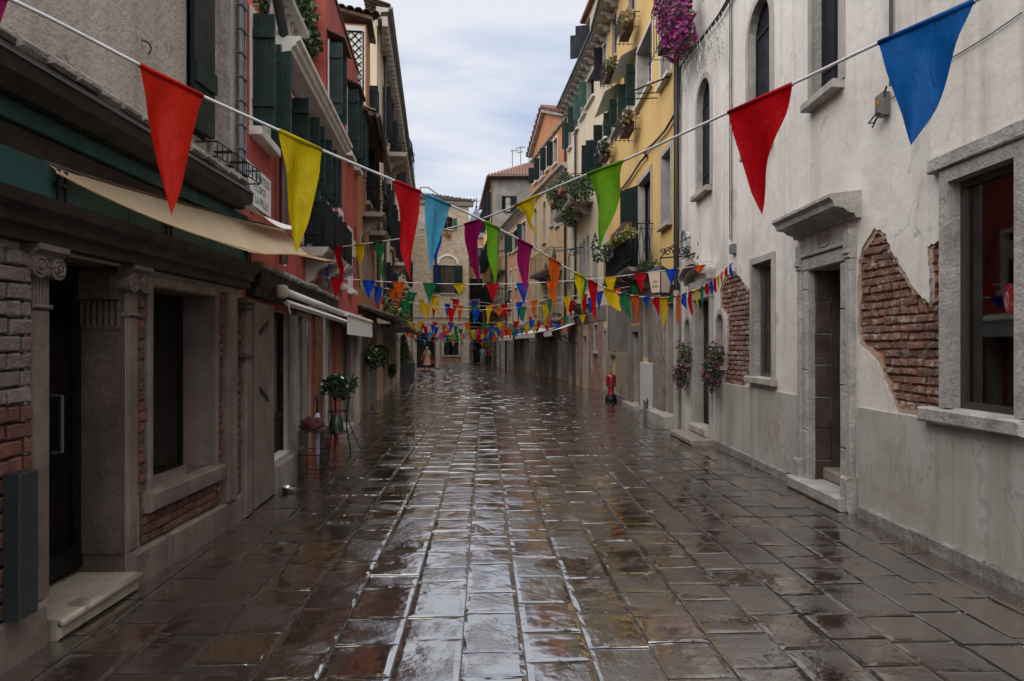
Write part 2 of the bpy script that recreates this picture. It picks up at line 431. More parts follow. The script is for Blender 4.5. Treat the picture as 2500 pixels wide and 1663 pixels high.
M_brick_l = surf('dark_brick', (0.20, 0.078, 0.052), (0.10, 0.045, 0.034), 12, 0.85, 0.8, 45, bdist=0.02, rnd=0.55)
M_brick_pale = surf('limewashed_brick', (0.215, 0.185, 0.185), (0.14, 0.105, 0.10), 12, 0.85, 0.8, 45, blotch=(0.2, 0.10, 0.075), blotch_pos=0.6, blotch_scale=7, bdist=0.02, rnd=0.4)
M_mortar = surf('dark_mortar', (0.13, 0.105, 0.09), (0.07, 0.055, 0.048), 9, 0.95, 0.7, 40)
M_beige_wall = surf('old_beige_render', (0.44, 0.385, 0.33), (0.32, 0.275, 0.235), 1.8, 0.9, 0.9, 20, streak=(0.17, 0.135, 0.115), streak_amt=0.5, blotch=(0.24, 0.17, 0.135), blotch_pos=0.64, blotch_scale=1.5, bdist=0.02)
M_red = surf('red_render', (0.385, 0.068, 0.050), (0.26, 0.045, 0.035), 1.3, 0.8, 0.35, 22, streak=(0.14, 0.030, 0.027), streak_amt=0.65, fine=0.15)
M_darkred = surf('dark_red_render', (0.17, 0.035, 0.032), (0.10, 0.022, 0.02), 3, 0.8, 0.3, 22)
M_orange = surf('orange_render', (0.40, 0.165, 0.075), (0.29, 0.115, 0.055), 1.5, 0.85, 0.45, 22, streak=(0.16, 0.07, 0.04), streak_amt=0.6)
M_orange2 = surf('terracotta_render', (0.47, 0.20, 0.085), (0.38, 0.155, 0.068), 1.2, 0.85, 0.35, 22, streak=(0.26, 0.115, 0.06), streak_amt=0.45)
M_peach = surf('peach_render', (0.52, 0.28, 0.185), (0.42, 0.21, 0.135), 1.2, 0.85, 0.35, 22, streak=(0.28, 0.16, 0.11), streak_amt=0.5)
M_yellow = surf('yellow_render', (0.66, 0.45, 0.165), (0.56, 0.375, 0.145), 1.0, 0.82, 0.3, 20, streak=(0.40, 0.235, 0.10), streak_amt=0.45, fine=0.12)
M_yellow2 = surf('pale_yellow_render', (0.60, 0.46, 0.20), (0.50, 0.38, 0.17), 1.2, 0.85, 0.3, 20, streak=(0.32, 0.25, 0.13), streak_amt=0.4)
M_cream = surf('cream_render', (0.62, 0.53, 0.385), (0.52, 0.44, 0.315), 1.0, 0.82, 0.3, 20, streak=(0.33, 0.27, 0.19), streak_amt=0.45, fine=0.12)
M_ochre = surf('ochre_render', (0.50, 0.375, 0.215), (0.40, 0.285, 0.16), 1.0, 0.85, 0.35, 20, streak=(0.27, 0.17, 0.09), streak_amt=0.55)
M_grey_wall = surf('grey_render', (0.27, 0.255, 0.225), (0.16, 0.15, 0.135), 1.5, 0.88, 0.5, 18, streak=(0.09, 0.085, 0.08), blotch=(0.35, 0.165, 0.11), blotch_pos=0.63)
M_shabby = surf('shabby_render', (0.235, 0.21, 0.19), (0.14, 0.12, 0.105), 2.2, 0.88, 0.6, 18, streak=(0.07, 0.06, 0.055), streak_amt=0.7, blotch=(0.27, 0.125, 0.085), blotch_pos=0.66, blotch_scale=2.2)
M_pebble = surf('pebbledash', (0.43, 0.37, 0.285), (0.20, 0.155, 0.115), 16, 0.9, 1.0, 40, bdist=0.03)
M_shutter = surf('green_shutter_paint', (0.020, 0.042, 0.038), (0.012, 0.024, 0.022), 6, 0.5, 0.2, 60, fine=0.1, spec=0.12)
M_shutter_d = surf('black_green_paint', (0.012, 0.022, 0.022), (0.007, 0.012, 0.013), 6, 0.45, 0.2, 60, fine=0.1, spec=0.12)
M_shutter_l = surf('faded_green_paint', (0.055, 0.13, 0.105), (0.035, 0.085, 0.075), 6, 0.5, 0.25, 60, fine=0.15, spec=0.12)
M_navy = surf('blue_black_paint', (0.016, 0.018, 0.028), (0.009, 0.010, 0.016), 5, 0.45, 0.2, 60, fine=0.1, spec=0.12)
M_redpaint = surf('oxblood_paint', (0.075, 0.012, 0.014), (0.045, 0.008, 0.010), 6, 0.5, 0.2, 60, fine=0.1, spec=0.12)
M_teal = surf('teal_board_paint', (0.030, 0.085, 0.080), (0.020, 0.056, 0.055), 3, 0.55, 0.25, 40, streak=(0.012, 0.026, 0.026), streak_amt=0.5, spec=0.12)
M_wood = surf('old_brown_wood', (0.115, 0.062, 0.035), (0.055, 0.03, 0.02), 7, 0.7, 0.6, 50)
M_wood_d = surf('black_brown_wood', (0.030, 0.023, 0.020), (0.015, 0.012, 0.011), 6, 0.55, 0.4, 50, spec=0.12)
M_wood_or = surf('orange_brown_wood', (0.24, 0.105, 0.05), (0.11, 0.05, 0.028), 9, 0.7, 0.7, 40, streak=(0.06, 0.03, 0.02))
M_iron = plain('black_iron', (0.012, 0.012, 0.013), 0.45, 0.6)
M_greymetal = plain('grey_metal', (0.16, 0.165, 0.17), 0.4, 0.7)
M_pipe = plain('brown_downpipe', (0.06, 0.035, 0.03), 0.4, 0.3)
M_pipe_d = plain('black_downpipe', (0.022, 0.022, 0.024), 0.4, 0.3)
M_cable = plain('grey_cable', (0.13, 0.135, 0.15), 0.5)
M_cable_d = plain('black_cable', (0.02, 0.02, 0.022), 0.5)
M_whitepaint = surf('white_frame_paint', (0.66, 0.64, 0.60), (0.52, 0.50, 0.46), 5, 0.5, 0.15, 50, fine=0.1)
M_dark = plain('dark_interior', (0.010, 0.009, 0.008), 0.9)
M_dim = plain('dim_interior', (0.05, 0.045, 0.04), 0.9)
M_curtain = surf('white_curtain', (0.62, 0.62, 0.62), (0.42, 0.42, 0.43), 3, 0.9, 0.1, 20, streak=(0.3, 0.3, 0.31), streak_amt=0.8)
M_glass = glass_mat()
M_tile = surf('clay_roof_tile', (0.36, 0.165, 0.105), (0.19, 0.095, 0.07), 7, 0.85, 0.6, 30, blotch=(0.14, 0.115, 0.095), blotch_pos=0.55, blotch_scale=6, rnd=0.5)
M_tile_d = surf('mossy_roof_tile', (0.16, 0.105, 0.075), (0.085, 0.062, 0.05), 8, 0.9, 0.7, 30, blotch=(0.28, 0.24, 0.19), blotch_pos=0.6, blotch_scale=9, rnd=0.5)
M_awning = plain('white_awning_cloth', (0.62, 0.61, 0.60), 0.8, 0, 0.1, 0.15)
M_brickwork = brickwork_mat('far_tan_brickwork', (0.45, 0.35, 0.225), (0.30, 0.22, 0.14), (0.44, 0.39, 0.31), 'x', worn=(0.40, 0.37, 0.32))
M_brickwork_low = brickwork_mat('far_orange_brickwork', (0.36, 0.155, 0.085), (0.24, 0.105, 0.06), (0.27, 0.22, 0.18), 'x')
M_brickwork_y = brickwork_mat('red_brickwork', (0.34, 0.13, 0.08), (0.22, 0.095, 0.065), (0.34, 0.29, 0.24), 'y', worn=(0.42, 0.36, 0.30))
M_slab = slab_mat('wet_trachyte')
M_slab_rim = slab_mat('wet_trachyte_margin', True)
def _bed():
    t = NT('wet_joint_mortar'); c = t.mix(t.remap(t.noise(12, 5), .35, .7), (0.10, 0.092, 0.085), (0.045, 0.04, 0.036))
    nrm = t.bump(t.noise(40, 4), 0.35, 0.01)
    sh = t.bsdf(c, 0.3, nrm, IOR=1.6)
    return t.done(sh)
M_bed = _bed()
G_leaf = leaf_mat('leaf_green', (0.018, 0.045, 0.014), (0.05, 0.11, 0.03))
G_leaf2 = leaf_mat('leaf_fresh', (0.05, 0.10, 0.022), (0.12, 0.19, 0.05))
G_dark = leaf_mat('leaf_dark', (0.010, 0.026, 0.012), (0.026, 0.055, 0.02))
G_dry = leaf_mat('dry_grass', (0.30, 0.21, 0.09), (0.42, 0.31, 0.15))
G_yel = leaf_mat('leaf_yellow', (0.26, 0.24, 0.06), (0.42, 0.38, 0.12))
G_mag = leaf_mat('petal_magenta', (0.20, 0.004, 0.12), (0.36, 0.012, 0.21))
G_white = leaf_mat('petal_white', (0.55, 0.55, 0.52), (0.75, 0.74, 0.70))
G_pink = leaf_mat('petal_pink', (0.60, 0.30, 0.34), (0.75, 0.55, 0.56))
M_terra = surf('terracotta_pot', (0.33, 0.115, 0.06), (0.22, 0.075, 0.045), 6, 0.8, 0.3, 40)

# ================================================================== facades (plan, metres; camera at the origin)
FR1 = F((3.33, -2.5), (3.30, 13.4), 'R')
FR2 = F((3.30, 13.4), (3.24, 23.2), 'R')
FR3 = F((3.24, 23.2), (2.52, 31.1), 'R')
FR4 = F((2.52, 31.1), (1.11, 38.7), 'R')
FR5 = F((1.11, 38.7), (-1.47, 53.6), 'R')
FR6 = F((-1.47, 53.7), (-2.75, 66.0), 'R')
FPE = F((-6.0, 66.0), (-1.5, 66.0), 'L')
FBR = F((-9.0, 47.4), (-3.1, 48.9), 'L')
FL1 = F((-2.55, -2.5), (-2.55, 6.42), 'L')
FL2 = F((-2.58, 6.46), (-3.37, 14.9), 'L')
FL3 = F((-3.37, 14.9), (-4.04, 20.4), 'L')
FL4 = F((-4.04, 20.4), (-6.95, 46.6), 'L')

# ================================================================== the pavement
def street_x(y):
    """left and right edge of the paving at depth y"""
    Lp = [(-3, -2.6), (6.4, -2.6), (14.9, -3.4), (20.4, -4.1), (46.8, -7.0), (49.2, -7.2), (49.3, -3.1), (66, -4.7), (75, -5)]
    Rp = [(-3, 3.35), (13.4, 3.32), (23.2, 3.26), (31.1, 2.54), (38.7, 1.13), (53.6, -1.45), (66, -2.7), (75, -3)]
    def ip(T):
        for (a, x0), (b, x1) in zip(T, T[1:]):
            if a <= y <= b: return x0 + (x1 - x0) * (y - a) / (b - a)
        return T[-1][1]
    return ip(Lp), ip(Rp)

ground = MB()
ground.face([(-400, -300, -0.05), (400, -300, -0.05), (400, 900, -0.05), (-400, 900, -0.05)])
tag(ground.build('ground', M_mortar, fix=False), kind='structure')
bed = MB()
bed.face([(-9.5, -4, -0.014), (4.2, -4, -0.014), (4.2, 76, -0.014), (-9.5, 76, -0.014)])
pavement = tag(bed.build('pavement', M_bed, fix=False), kind='structure')

rs = random.Random(3)
slabs = []      # (corner points in plan, random value)
def lay(org, ang, k0, k1, y0, y1, cut):
    """rows of slabs running along direction (ang,1) from plan point org"""
    t = Vector((ang, 1)).normalized(); n = Vector((t.y, -t.x))
    off = [0.0]
    for k in range(0, max(abs(k0), k1) + 1): off.append(off[-1] + rs.uniform(0.315, 0.365))
    neg = [0.0]
    for k in range(0, abs(k0) + 1): neg.append(neg[-1] - rs.uniform(0.315, 0.365))
    lines = sorted(set(neg + off))
    for a, b in zip(lines, lines[1:]):
        s = y0 - rs.uniform(0, .4)
        while s < y1:
            ln = rs.choice((rs.uniform(.25, .36), rs.uniform(.33, .45), rs.uniform(.42, .62)))
            e = s + ln
            q = [(a, s), (b, s), (b, e), (a, e)]
            pts = [Vector(org) + n * p[0] + t * p[1] for p in q]
            c = (pts[0] + pts[1] + pts[2] + pts[3]) / 4
            lo, hi = street_x(c.y)
            if lo - .12 < c.x < hi + .12 and cut(c): slabs.append((pts, rs.random()))
            s = e
yb = lambda x: 22.4 - 0.02 * x
lay((-0.12, 0.0), -0.040, -12, 11, 1.2, 24, lambda c: c.y < yb(c.x))
lay((-1.1, 22.4), -0.114, -20, 14, -0.5, 46, lambda c: c.y >= yb(c.x))

def slab_geo(mb, pts, r, sub, tilt=0.0055):
    g = 0.0045                                    # half a joint
    c = sum(pts, Vector((0, 0))) / 4
    base = random.uniform(-0.0015, 0.0015)
    hz = [base + random.uniform(-tilt, tilt) for _ in range(4)]
    ex = (pts[1] - pts[0]); ey = (pts[3] - pts[0])
    lx, ly = ex.length, ey.length
    def P(a, b, dz):
        p = pts[0] * (1 - a) * (1 - b) + pts[1] * a * (1 - b) + pts[2] * a * b + pts[3] * (1 - a) * b
        z = hz[0] * (1 - a) * (1 - b) + hz[1] * a * (1 - b) + hz[2] * a * b + hz[3] * (1 - a) * b
        return Vector((p.x, p.y, z + dz))
    def ring(inset, jit, dz):
        ax, ay = inset / lx, inset / ly; out = []
        jx, jy = jit / lx, jit / ly
        for side in range(4):
            for k in range(sub):
                f = k / sub
                if side == 0: a, b = ax + (1 - 2 * ax) * f, ay
                elif side == 1: a, b = 1 - ax, ay + (1 - 2 * ay) * f
                elif side == 2: a, b = 1 - ax - (1 - 2 * ax) * f, 1 - ay
                else: a, b = ax, 1 - ay - (1 - 2 * ay) * f
                out.append(P(a + random.uniform(-jx, jx), b + random.uniform(-jy, jy), dz))
        return out
    n = 4 * sub
    w = random.uniform(0.016, 0.034)
    r0 = ring(g, 0.0014, -0.03); r1 = [p + Vector((0, 0, 0.0276 + random.uniform(-.001, .0008))) for p in r0]; r2 = ring(g + w, 0.0045 if sub > 1 else 0.002, 0.0)
    i0 = len(mb.v); mb.v += r0 + r1 + r2
    for i in range(n):
        j = (i + 1) % n
        mb.f.append((i0 + i, i0 + j, i0 + n + j, i0 + n + i)); mb.m.append(1)
        mb.f.append((i0 + n + i, i0 + n + j, i0 + 2 * n + j, i0 + 2 * n + i)); mb.m.append(1)
    mb.f.append(tuple(i0 + 2 * n + i for i in range(n))); mb.m.append(0)
    return 2 * n + 1
def finish_slab(o, vals):
    at = o.data.attributes.new('rnd', 'FLOAT', 'FACE'); at.data.foreach_set('value', vals)
def seen(pts):
    c = sum(pts, Vector((0, 0))) / 4
    if c.y < 2.9: return 0
    u = CU + FPX * c.x / c.y
    if not -60 < u < 2560: return 0
    ex = (pts[1] - pts[0]).length * (pts[3] - pts[0]).length
    return ex / c.y ** 3
slabs.sort(key=lambda s: -seen(s[0]))
for pts, r in slabs[:300]:
    mb = MB(); k = slab_geo(mb, pts, r, 5)
    o = mb.build('paving_slab', [M_slab, M_slab_rim], pavement, fix=False); finish_slab(o, [r] * k)
mb = MB(); vals = []
for pts, r in slabs[300:]:
    k = slab_geo(mb, pts, r, 2 if pts[0].y < 14 else 1, 0.007); vals += [r] * k
o = mb.build('paving_slabs_beyond', [M_slab, M_slab_rim], pavement, fix=False); finish_slab(o, vals); o['kind'] = 'stuff'

# ================================================================== parts of buildings
class Bld:
    def __init__(s, name, label, Fc, category='building'):
        s.F = Fc; s.holes = []
        c = Fc.P(Fc.L / 2, 0)
        s.root = empty(name, c, label, category)
    def mb(s): return MB()
    def part(s, name, mb, mat, parent=None, smooth=False): return mb.build(name, mat, parent or s.root, smooth)
    def finish(s, outline, mat, reveal=None, depth=6.0, roof=None, roofz=None, sides=True, name='wall'):
        w = wall(s.F, outline, s.holes, mat, s.root, name, reveal)
        zt = roofz if roofz is not None else max(p[1] for p in outline)
        if depth:
            Fc = s.F; a, b = min(p[0] for p in outline), max(p[0] for p in outline)
            m = MB()
            if sides:
                for q in (a, b):
                    m.face([Fc.P(q, -.05, 0), Fc.P(q, zt, 0), Fc.P(q, zt, -depth), Fc.P(q, -.05, -depth)])
            m.face([Fc.P(a, -.05, -depth), Fc.P(b, -.05, -depth), Fc.P(b, zt, -depth), Fc.P(a, zt, -depth)])
            m.build('side_wall', mat, s.root, fix=False)
            m = MB(); m.face([Fc.P(a, zt + .0, .0), Fc.P(b, zt + .0, .0), Fc.P(b, zt + .7, -depth), Fc.P(a, zt + .7, -depth)])
            m.build('roof', roof or M_tile_d, s.root, fix=False)
        return w

def boards(mb, o, w, h, th, n, horiz=False):
    """a plank leaf: o = corner, w/h/th vectors; planks with open joints and two ledges"""
    o = Vector(o)
    for i in range(n):
        g = 0.04 / n
        if horiz: mb.obox(o + h * (i / n + g / 2), w, th, h * (1 / n - g))
        else: mb.obox(o + w * (i / n + g / 2), w * (1 / n - g), th, h)
    for f in (0.16, 0.78):
        mb.obox(o + h * f + th, w, th * .6, h * .07)
    return mb

def leaf_shutter(B, win, s_hinge, sgn, z0, z1, w, ang, mat, n=4, horiz=False, d=0.03):
    """shutter leaf hinged at s_hinge; sgn = the way the closed leaf runs; ang = opening angle from closed"""
    Fc = B.F; a = R(ang)
    t3 = Vector((Fc.t.x, Fc.t.y, 0)); n3 = Vector((Fc.n.x, Fc.n.y, 0))
    w3 = (t3 * sgn * math.cos(a) + n3 * math.sin(a)) * w
    th = (n3 * math.cos(a) - t3 * sgn * math.sin(a)) * 0.035
    mb = boards(MB(), Fc.P(s_hinge, z0, d), w3, Vector((0, 0, z1 - z0)), th, n, horiz)
    # strap hinges and a stay
    for f in (.18, .82):
        p = Fc.P(s_hinge, z0 + (z1 - z0) * f, d); mb.tube([p, p + w3 * .45], 0.008, 4)
    return mb.build('shutter', mat, win)

def window(B, s0, s1, z0, z1, arch=False, depth=0.2, sur=0.09, surd=0.025, sill=True, stone=None, frame=None, mull=True, shut=None,
           shmat=None, back=None, glass=True, sillw=0.08, silld=0.12, curtain=None, label=None, bars=0, sw=None, cross=1, leaf=None):
    """window > frame, pane, sill, shutter; adds its opening to the wall"""
    Fc = B.F; stone = stone or M_stone; frame = frame or M_wood_d
    poly = opening(s0, s1, z0, z1, arch)
    big = opening(s0 - sur, s1 + sur, z0, z1 + sur, arch) if sur else poly
    B.holes.append((poly, depth + .06))
    mb = MB()
    if sur:
        n = len(poly)
        def strip(i):
            p, q, P, Q = poly[i], poly[(i + 1) % n], big[i], big[(i + 1) % n]
            a = [Fc.P(*p, 0.003), Fc.P(*q, 0.003), Fc.P(*Q, 0.003), Fc.P(*P, 0.003)]; b = [Fc.P(*p, surd), Fc.P(*q, surd), Fc.P(*Q, surd), Fc.P(*P, surd)]
            mb.hexa(a + b)
        for i in range(1, n): strip(i)
    else:
        mb.fbox(Fc, s0, s1, z1 - .004, z1 + .002, -.02, .004)
    win = mb.build('window', stone, B.root)
    if label: win['label'] = label
    fw = 0.05
    m = MB()
    inner = opening(s0 + fw, s1 - fw, z0 + fw, z1 - fw, arch); n = len(poly)
    for i in range(n):
        p, q, P, Q = inner[i], inner[(i + 1) % n], poly[i], poly[(i + 1) % n]
        m.hexa([Fc.P(*x, -depth) for x in (p, q, Q, P)] + [Fc.P(*x, -depth + .045) for x in (p, q, Q, P)])
    if mull:
        c = (s0 + s1) / 2; m.fbox(Fc, c - .03, c + .03, z0 + fw, z1 - fw, -depth + .002, -depth + .05)
        for k in range(cross):
            zz = z0 + (z1 - z0) * (k + 1) / (cross + 1) + .1; m.fbox(Fc, s0 + fw, s1 - fw, zz - .018, zz + .018, -depth + .004, -depth + .04)
    m.build('frame', frame, win)
    if glass: MB().prism(Fc, poly, -depth + .006, -depth + .012).build('pane', M_glass, win)
    if leaf:
        lm = MB().prism(Fc, opening(s0 + .01, (s0 + s1) / 2 - .004, z0 + .01, z1 - .01) if not arch else opening(s0 + .01, s1 - .01, z0 + .01, z1 - .01, arch), -depth + .01, -depth + .035)
        if not arch: lm.prism(Fc, opening((s0 + s1) / 2 + .004, s1 - .01, z0 + .01, z1 - .01), -depth + .01, -depth + .04)
        for ff in (.15, .8): lm.fbox(Fc, s0 + .02, s1 - .02, z0 + (z1 - z0) * ff, z0 + (z1 - z0) * ff + .05, -depth + .036, -depth + .05)
        lm.build('shutter', leaf, win)
    bk = MB().prism(Fc, [(s0 - .1, z0 - .1), (s1 + .1, z0 - .1), (s1 + .1, z1 + .1), (s0 - .1, z1 + .1)], -depth - .5, -depth - .49)
    for q in (s0 - .1, s1 + .1): bk.fbox(Fc, q - .005, q + .005, z0 - .1, z1 + .1, -depth - .49, -depth - .06)
    bk.fbox(Fc, s0 - .1, s1 + .1, z1 + .1, z1 + .11, -depth - .49, -depth - .06); bk.fbox(Fc, s0 - .1, s1 + .1, z0 - .11, z0 - .1, -depth - .49, -depth - .06)
    bk.build('room_behind', back or M_dark, win)
    if curtain:
        m = MB(); k = 10; w = (s1 - s0)
        for a0, a1 in ((0.02, .42), (.58, .98)):
            pts = [(s0 + w * (a0 + (a1 - a0) * i / k), -depth - .09 + .03 * (i % 2)) for i in range(k + 1)]
            for p, q in zip(pts, pts[1:]): m.face([Fc.P(p[0], z0, p[1]), Fc.P(q[0], z0, q[1]), Fc.P(q[0], z1, q[1]), Fc.P(p[0], z1, p[1])])
        m.build('curtain', curtain, win)
    if sill:
        MB().chamf(Fc, s0 - sillw, s1 + sillw, z0 - .09, z0 - .002, -depth + .05, silld, .01, wob=.004).build('sill', stone, win)
    if bars:
        m = MB()
        for i in range(bars): a = s0 + (s1 - s0) * (i + .5) / bars; m.tube([Fc.P(a, z0, -.05), Fc.P(a, z1, -.05)], .009, 5)
        for f in (.25, .6, .9): m.fbox(Fc, s0, s1, z0 + (z1 - z0) * f - .006, z0 + (z1 - z0) * f + .006, -.056, -.044)
        m.build('grille', M_iron, win)
    if shut:
        w = sw or (s1 - s0) / 2
        for which, ang in shut:
            if which == 'a': leaf_shutter(B, win, s0, 1, z0 + .02, z1 - (0 if not arch else .12), w, ang, shmat or M_shutter)
            else: leaf_shutter(B, win, s1, -1, z0 + .02, z1 - (0 if not arch else .12), w, ang, shmat or M_shutter)
    return win

def door(B, s0, s1, z0, z1, depth=0.3, mat=None, sur=0.12, surd=0.03, stone=None, glass=False, arch=False, panels=True, label=None, handle=True, back=None, two=False):
    """door > frame, handle (and pane); adds its opening to the wall"""
    Fc = B.F; mat = mat or M_wood_d; stone = stone or M_stone
    poly = opening(s0, s1, z0, z1, arch); B.holes.append((poly, depth + .03))
    m = MB()
    if glass:
        fw = .07
        m.fbox(Fc, s0, s0 + fw, z0, z1, -depth, -depth + .05); m.fbox(Fc, s1 - fw, s1, z0, z1, -depth, -depth + .05)
        m.fbox(Fc, s0 + fw, s1 - fw, z1 - fw, z1, -depth, -depth + .05); m.fbox(Fc, s0 + fw, s1 - fw, z0, z0 + .25, -depth, -depth + .05)
    else:
        m.prism(Fc, poly, -depth - .03, -depth)
        if panels:
            for a0, a1 in (((.08, .46), (.54, .92)) if two else ((.12, .88),)):
                for f0, f1 in ((.06, .36), (.42, .66), (.72, .95)):
                    m.chamf(Fc, s0 + (s1 - s0) * a0, s0 + (s1 - s0) * a1, z0 + (z1 - z0) * f0, z0 + (z1 - z0) * f1, -depth + .001, -depth + .022, .012)
    d = m.build('door', mat, B.root)
    if label: d['label'] = label
    if glass:
        MB().fbox(Fc, s0 + .06, s1 - .06, z0 + .24, z1 - .06, -depth + .02, -depth + .028).build('pane', M_glass, d)
        MB().prism(Fc, [(s0 - .1, z0), (s1 + .1, z0), (s1 + .1, z1 + .1), (s0 - .1, z1 + .1)], -depth - .9, -depth - .89).build('room_behind', back or M_dark, d)
    if sur:
        m = MB()
        m.chamf(Fc, s0 - sur, s0, z0, z1, -.02, surd, .01, wob=.004); m.chamf(Fc, s1, s1 + sur, z0, z1, -.02, surd, .01, wob=.004)
        m.chamf(Fc, s0 - sur, s1 + sur, z1 + .001, z1 + sur * 1.1, -.02, surd + .003, .01, wob=.004)
        m.build('frame', stone, d)
    if handle:
        sx = s0 + (s1 - s0) * .12
        MB().tube([Fc.P(sx, z0 + 1.0, -depth + .02), Fc.P(sx, z0 + 1.0, -depth + .07), Fc.P(sx + .1, z0 + 1.0, -depth + .07)], .012, 6).build('handle', M_greymetal, d)
    return d

def brick_wall(Fc, parent, s0, s1, z0, z1, d, mat, poly=None, bw=0.245, bh=0.073, gap=0.013, seed=1, th=0.05, matfn=None, rough=.006):
    """single bricks laid in courses, each an object; alike bricks share their mesh"""
    rd = random.Random(seed); var = {}
    st = random.getstate(); random.seed(seed)
    def mesh(w, key):
        if key in var: return var[key]
        o = MB().chamf(F((0, 0), (Fc.t.x, Fc.t.y), Fc.side), -w / 2, w / 2, -bh / 2 + gap / 2, bh / 2 - gap / 2, -th, 0, .009, wob=rough)
        me = bpy.data.meshes.new('brick'); me.from_pydata(o.v, [], o.f); me.materials.append(mat); me.update()
        b = bmesh.new(); b.from_mesh(me); bmesh.ops.recalc_face_normals(b, faces=b.faces); b.to_mesh(me); b.free()
        var[key] = me; return me
    row = 0; z = z0 + bh / 2; cnt = 0
    while z < z1:
        s = s0 - (0 if row % 2 else bw / 2) - rd.uniform(0, .03)
        header = row % 3 == 2
        while s < s1:
            w = bw / 2 if header else bw
            a, b = max(s, s0), min(s + w, s1); c = ((a + b) / 2, z)
            if b - a > .035 and (poly is None or inside(c, poly) or (inside((a, z), poly) and inside((b, z), poly))):
                full = abs((b - a) - w) < 1e-4
                key = (header, rd.randrange(5)) if full else (round(b - a, 3), 9)
                me = mesh((b - a) - gap, key)
                if matfn: pass
                o = bpy.data.objects.new('brick', me); COL.objects.link(o); o.parent = parent
                o.location = Fc.P(c[0], z + rd.uniform(-.002, .002), d + rd.uniform(-.01, .008)) - ORG[parent.name]
                if matfn:
                    m2 = matfn(c[0], z)
                    if m2 is not mat:
                        o.material_slots[0].link = 'OBJECT'; o.material_slots[0].material = m2
                cnt += 1
            s += w
        z += bh; row += 1
    random.setstate(st); return cnt

def railing(Fc, s0, s1, z0, z1, d0, d1, n, r=0.008, ends=True, bulge=0.0):
    """balcony railing on three sides: bars, top and bottom rails, little collars"""
    m = MB()
    pts = [(s0, d0), (s0, d1), (s1, d1), (s1, d0)] if ends else [(s0, d1), (s1, d1)]
    for z, rr in ((z1, r * 1.7), (z0 + .06, r * 1.1), (z1 - .12, r)):
        m.tube([Fc.P(a, z, d) for a, d in pts], rr, 5)
    def bar(a, d):
        if bulge:
            m.tube([Fc.P(a, z0 + (z1 - z0) * f, d + bulge * math.sin(math.pi * min(1, f * 1.6)) * (1 if f < .63 else 0) + (bulge * 1.0 if 0 else 0)) for f in (0, .1, .2, .32, .45, .55, .63, .8, 1)], r, 4)
        else:
            m.tube([Fc.P(a, z0, d), Fc.P(a, z1, d)], r, 4)
            m.lathe(Fc.P(a, z0 + (z1 - z0) * .18, d), [(r, -.02), (r * 2, 0), (r, .02)], 5)
    for i in range(n + 1): bar(s0 + (s1 - s0) * i / n, d1)
    if ends:
        k = max(2, int(abs(d1 - d0) / abs(s1 - s0) * n))
        for i in range(1, k):
            for a in (s0, s1): bar(a, d0 + (d1 - d0) * i / k)
    return m

def balcony(B, s0, s1, zf, proj, h=0.9, n=12, slab=0.1, mat=None, corbels=2, bulge=0.0, label=None):
    Fc = B.F; mat = mat or M_stone_dark
    m = MB(); m.sweep(Fc, s0, s1, [(-.05, zf - slab), (proj - .06, zf - slab), (proj, zf - slab * .45), (proj + .02, zf), (-.05, zf)])
    b = m.build('balcony', mat, B.root)
    if label: b['label'] = label
    for i in range(corbels):
        a = s0 + (s1 - s0) * (i + .5) / corbels
        c = MB(); pr = [(0, zf - slab - .001), (proj * .85, zf - slab - .001), (proj * .8, zf - slab - .1), (proj * .45, zf - slab - .16), (proj * .3, zf - slab - .3), (0, zf - slab - .36)]
        c.sweep(Fc, a - .08, a + .08, pr); c.build('corbel', mat, b)
    railing(Fc, s0 + .03, s1 - .03, zf + .002, zf + h, .02, proj - .04, n, bulge=bulge).build('railing', M_iron, b)
    return b

def pipe(B, s, z0, z1, r=.045, d=.07, mat=None, name='downpipe'):
    Fc = B.F; m = MB(); m.tube([Fc.P(s, z0, d), Fc.P(s, z1, d)], r, 8)
    z = z0 + .4
    while z < z1:
        m.lathe(Fc.P(s, z, d), [(r + .001, -.025), (r + .009, -.02), (r + .009, .02), (r + .001, .025)], 8); z += 1.35
    return m.build(name, mat or M_pipe, B.root, smooth=False)

def cornice(B, s0, s1, z, prof, mat, name='cornice', d=0.0):
    return MB().sweep(B.F, s0, s1, [(a + d, z + b) for a, b in prof]).build(name, mat, B.root)

def eave(B, s0, s1, z, proj=.4, step=.5, mat=None, tilemat=None, gutter=True):
    """eaves: soffit board on corbels, gutter, first row of clay tiles"""
    Fc = B.F; mat = mat or M_stone
    e = MB().sweep(Fc, s0, s1, [(0, z - .02), (proj * .6, z - .02), (proj, z + .05), (proj, z + .11), (0, z + .11)]).build('eave', mat, B.root)
    a = s0 + step / 2
    k = 0
    me = None
    while a < s1:
        c = MB().sweep(Fc, a - .06, a + .06, [(0, z - .021), (proj * .8, z - .021), (proj * .75, z - .09), (proj * .45, z - .14), (proj * .3, z - .24), (0, z - .26)])
        c.build('corbel', mat, e); a += step
    if gutter:
        MB().tube([Fc.P(s0, z + .13, proj + .03), Fc.P(s1, z + .13, proj + .03)], .05, 8).build('gutter', M_greymetal, e)
    tiles = MB(); a = s0 + .09
    while a < s1:
        for q in range(3):
            d0 = proj + .03 - q * .33; z0 = z + .16 + q * .11
            arc = [(math.cos(math.pi * i / 5) * .085, math.sin(math.pi * i / 5) * .06) for i in range(6)]
            va = [Fc.P(a + x, z0 + y, d0) for x, y in arc] + [Fc.P(a + x * .85, z0 + .12 + y * .85, d0 - .4) for x, y in arc]
            tiles.raw(va, [(i, i + 1, i + 7, i + 6) for i in range(5)])
        a += .19
    o = tiles.build('roof_tiles', tilemat or M_tile, e); o['kind'] = 'stuff'
    return e

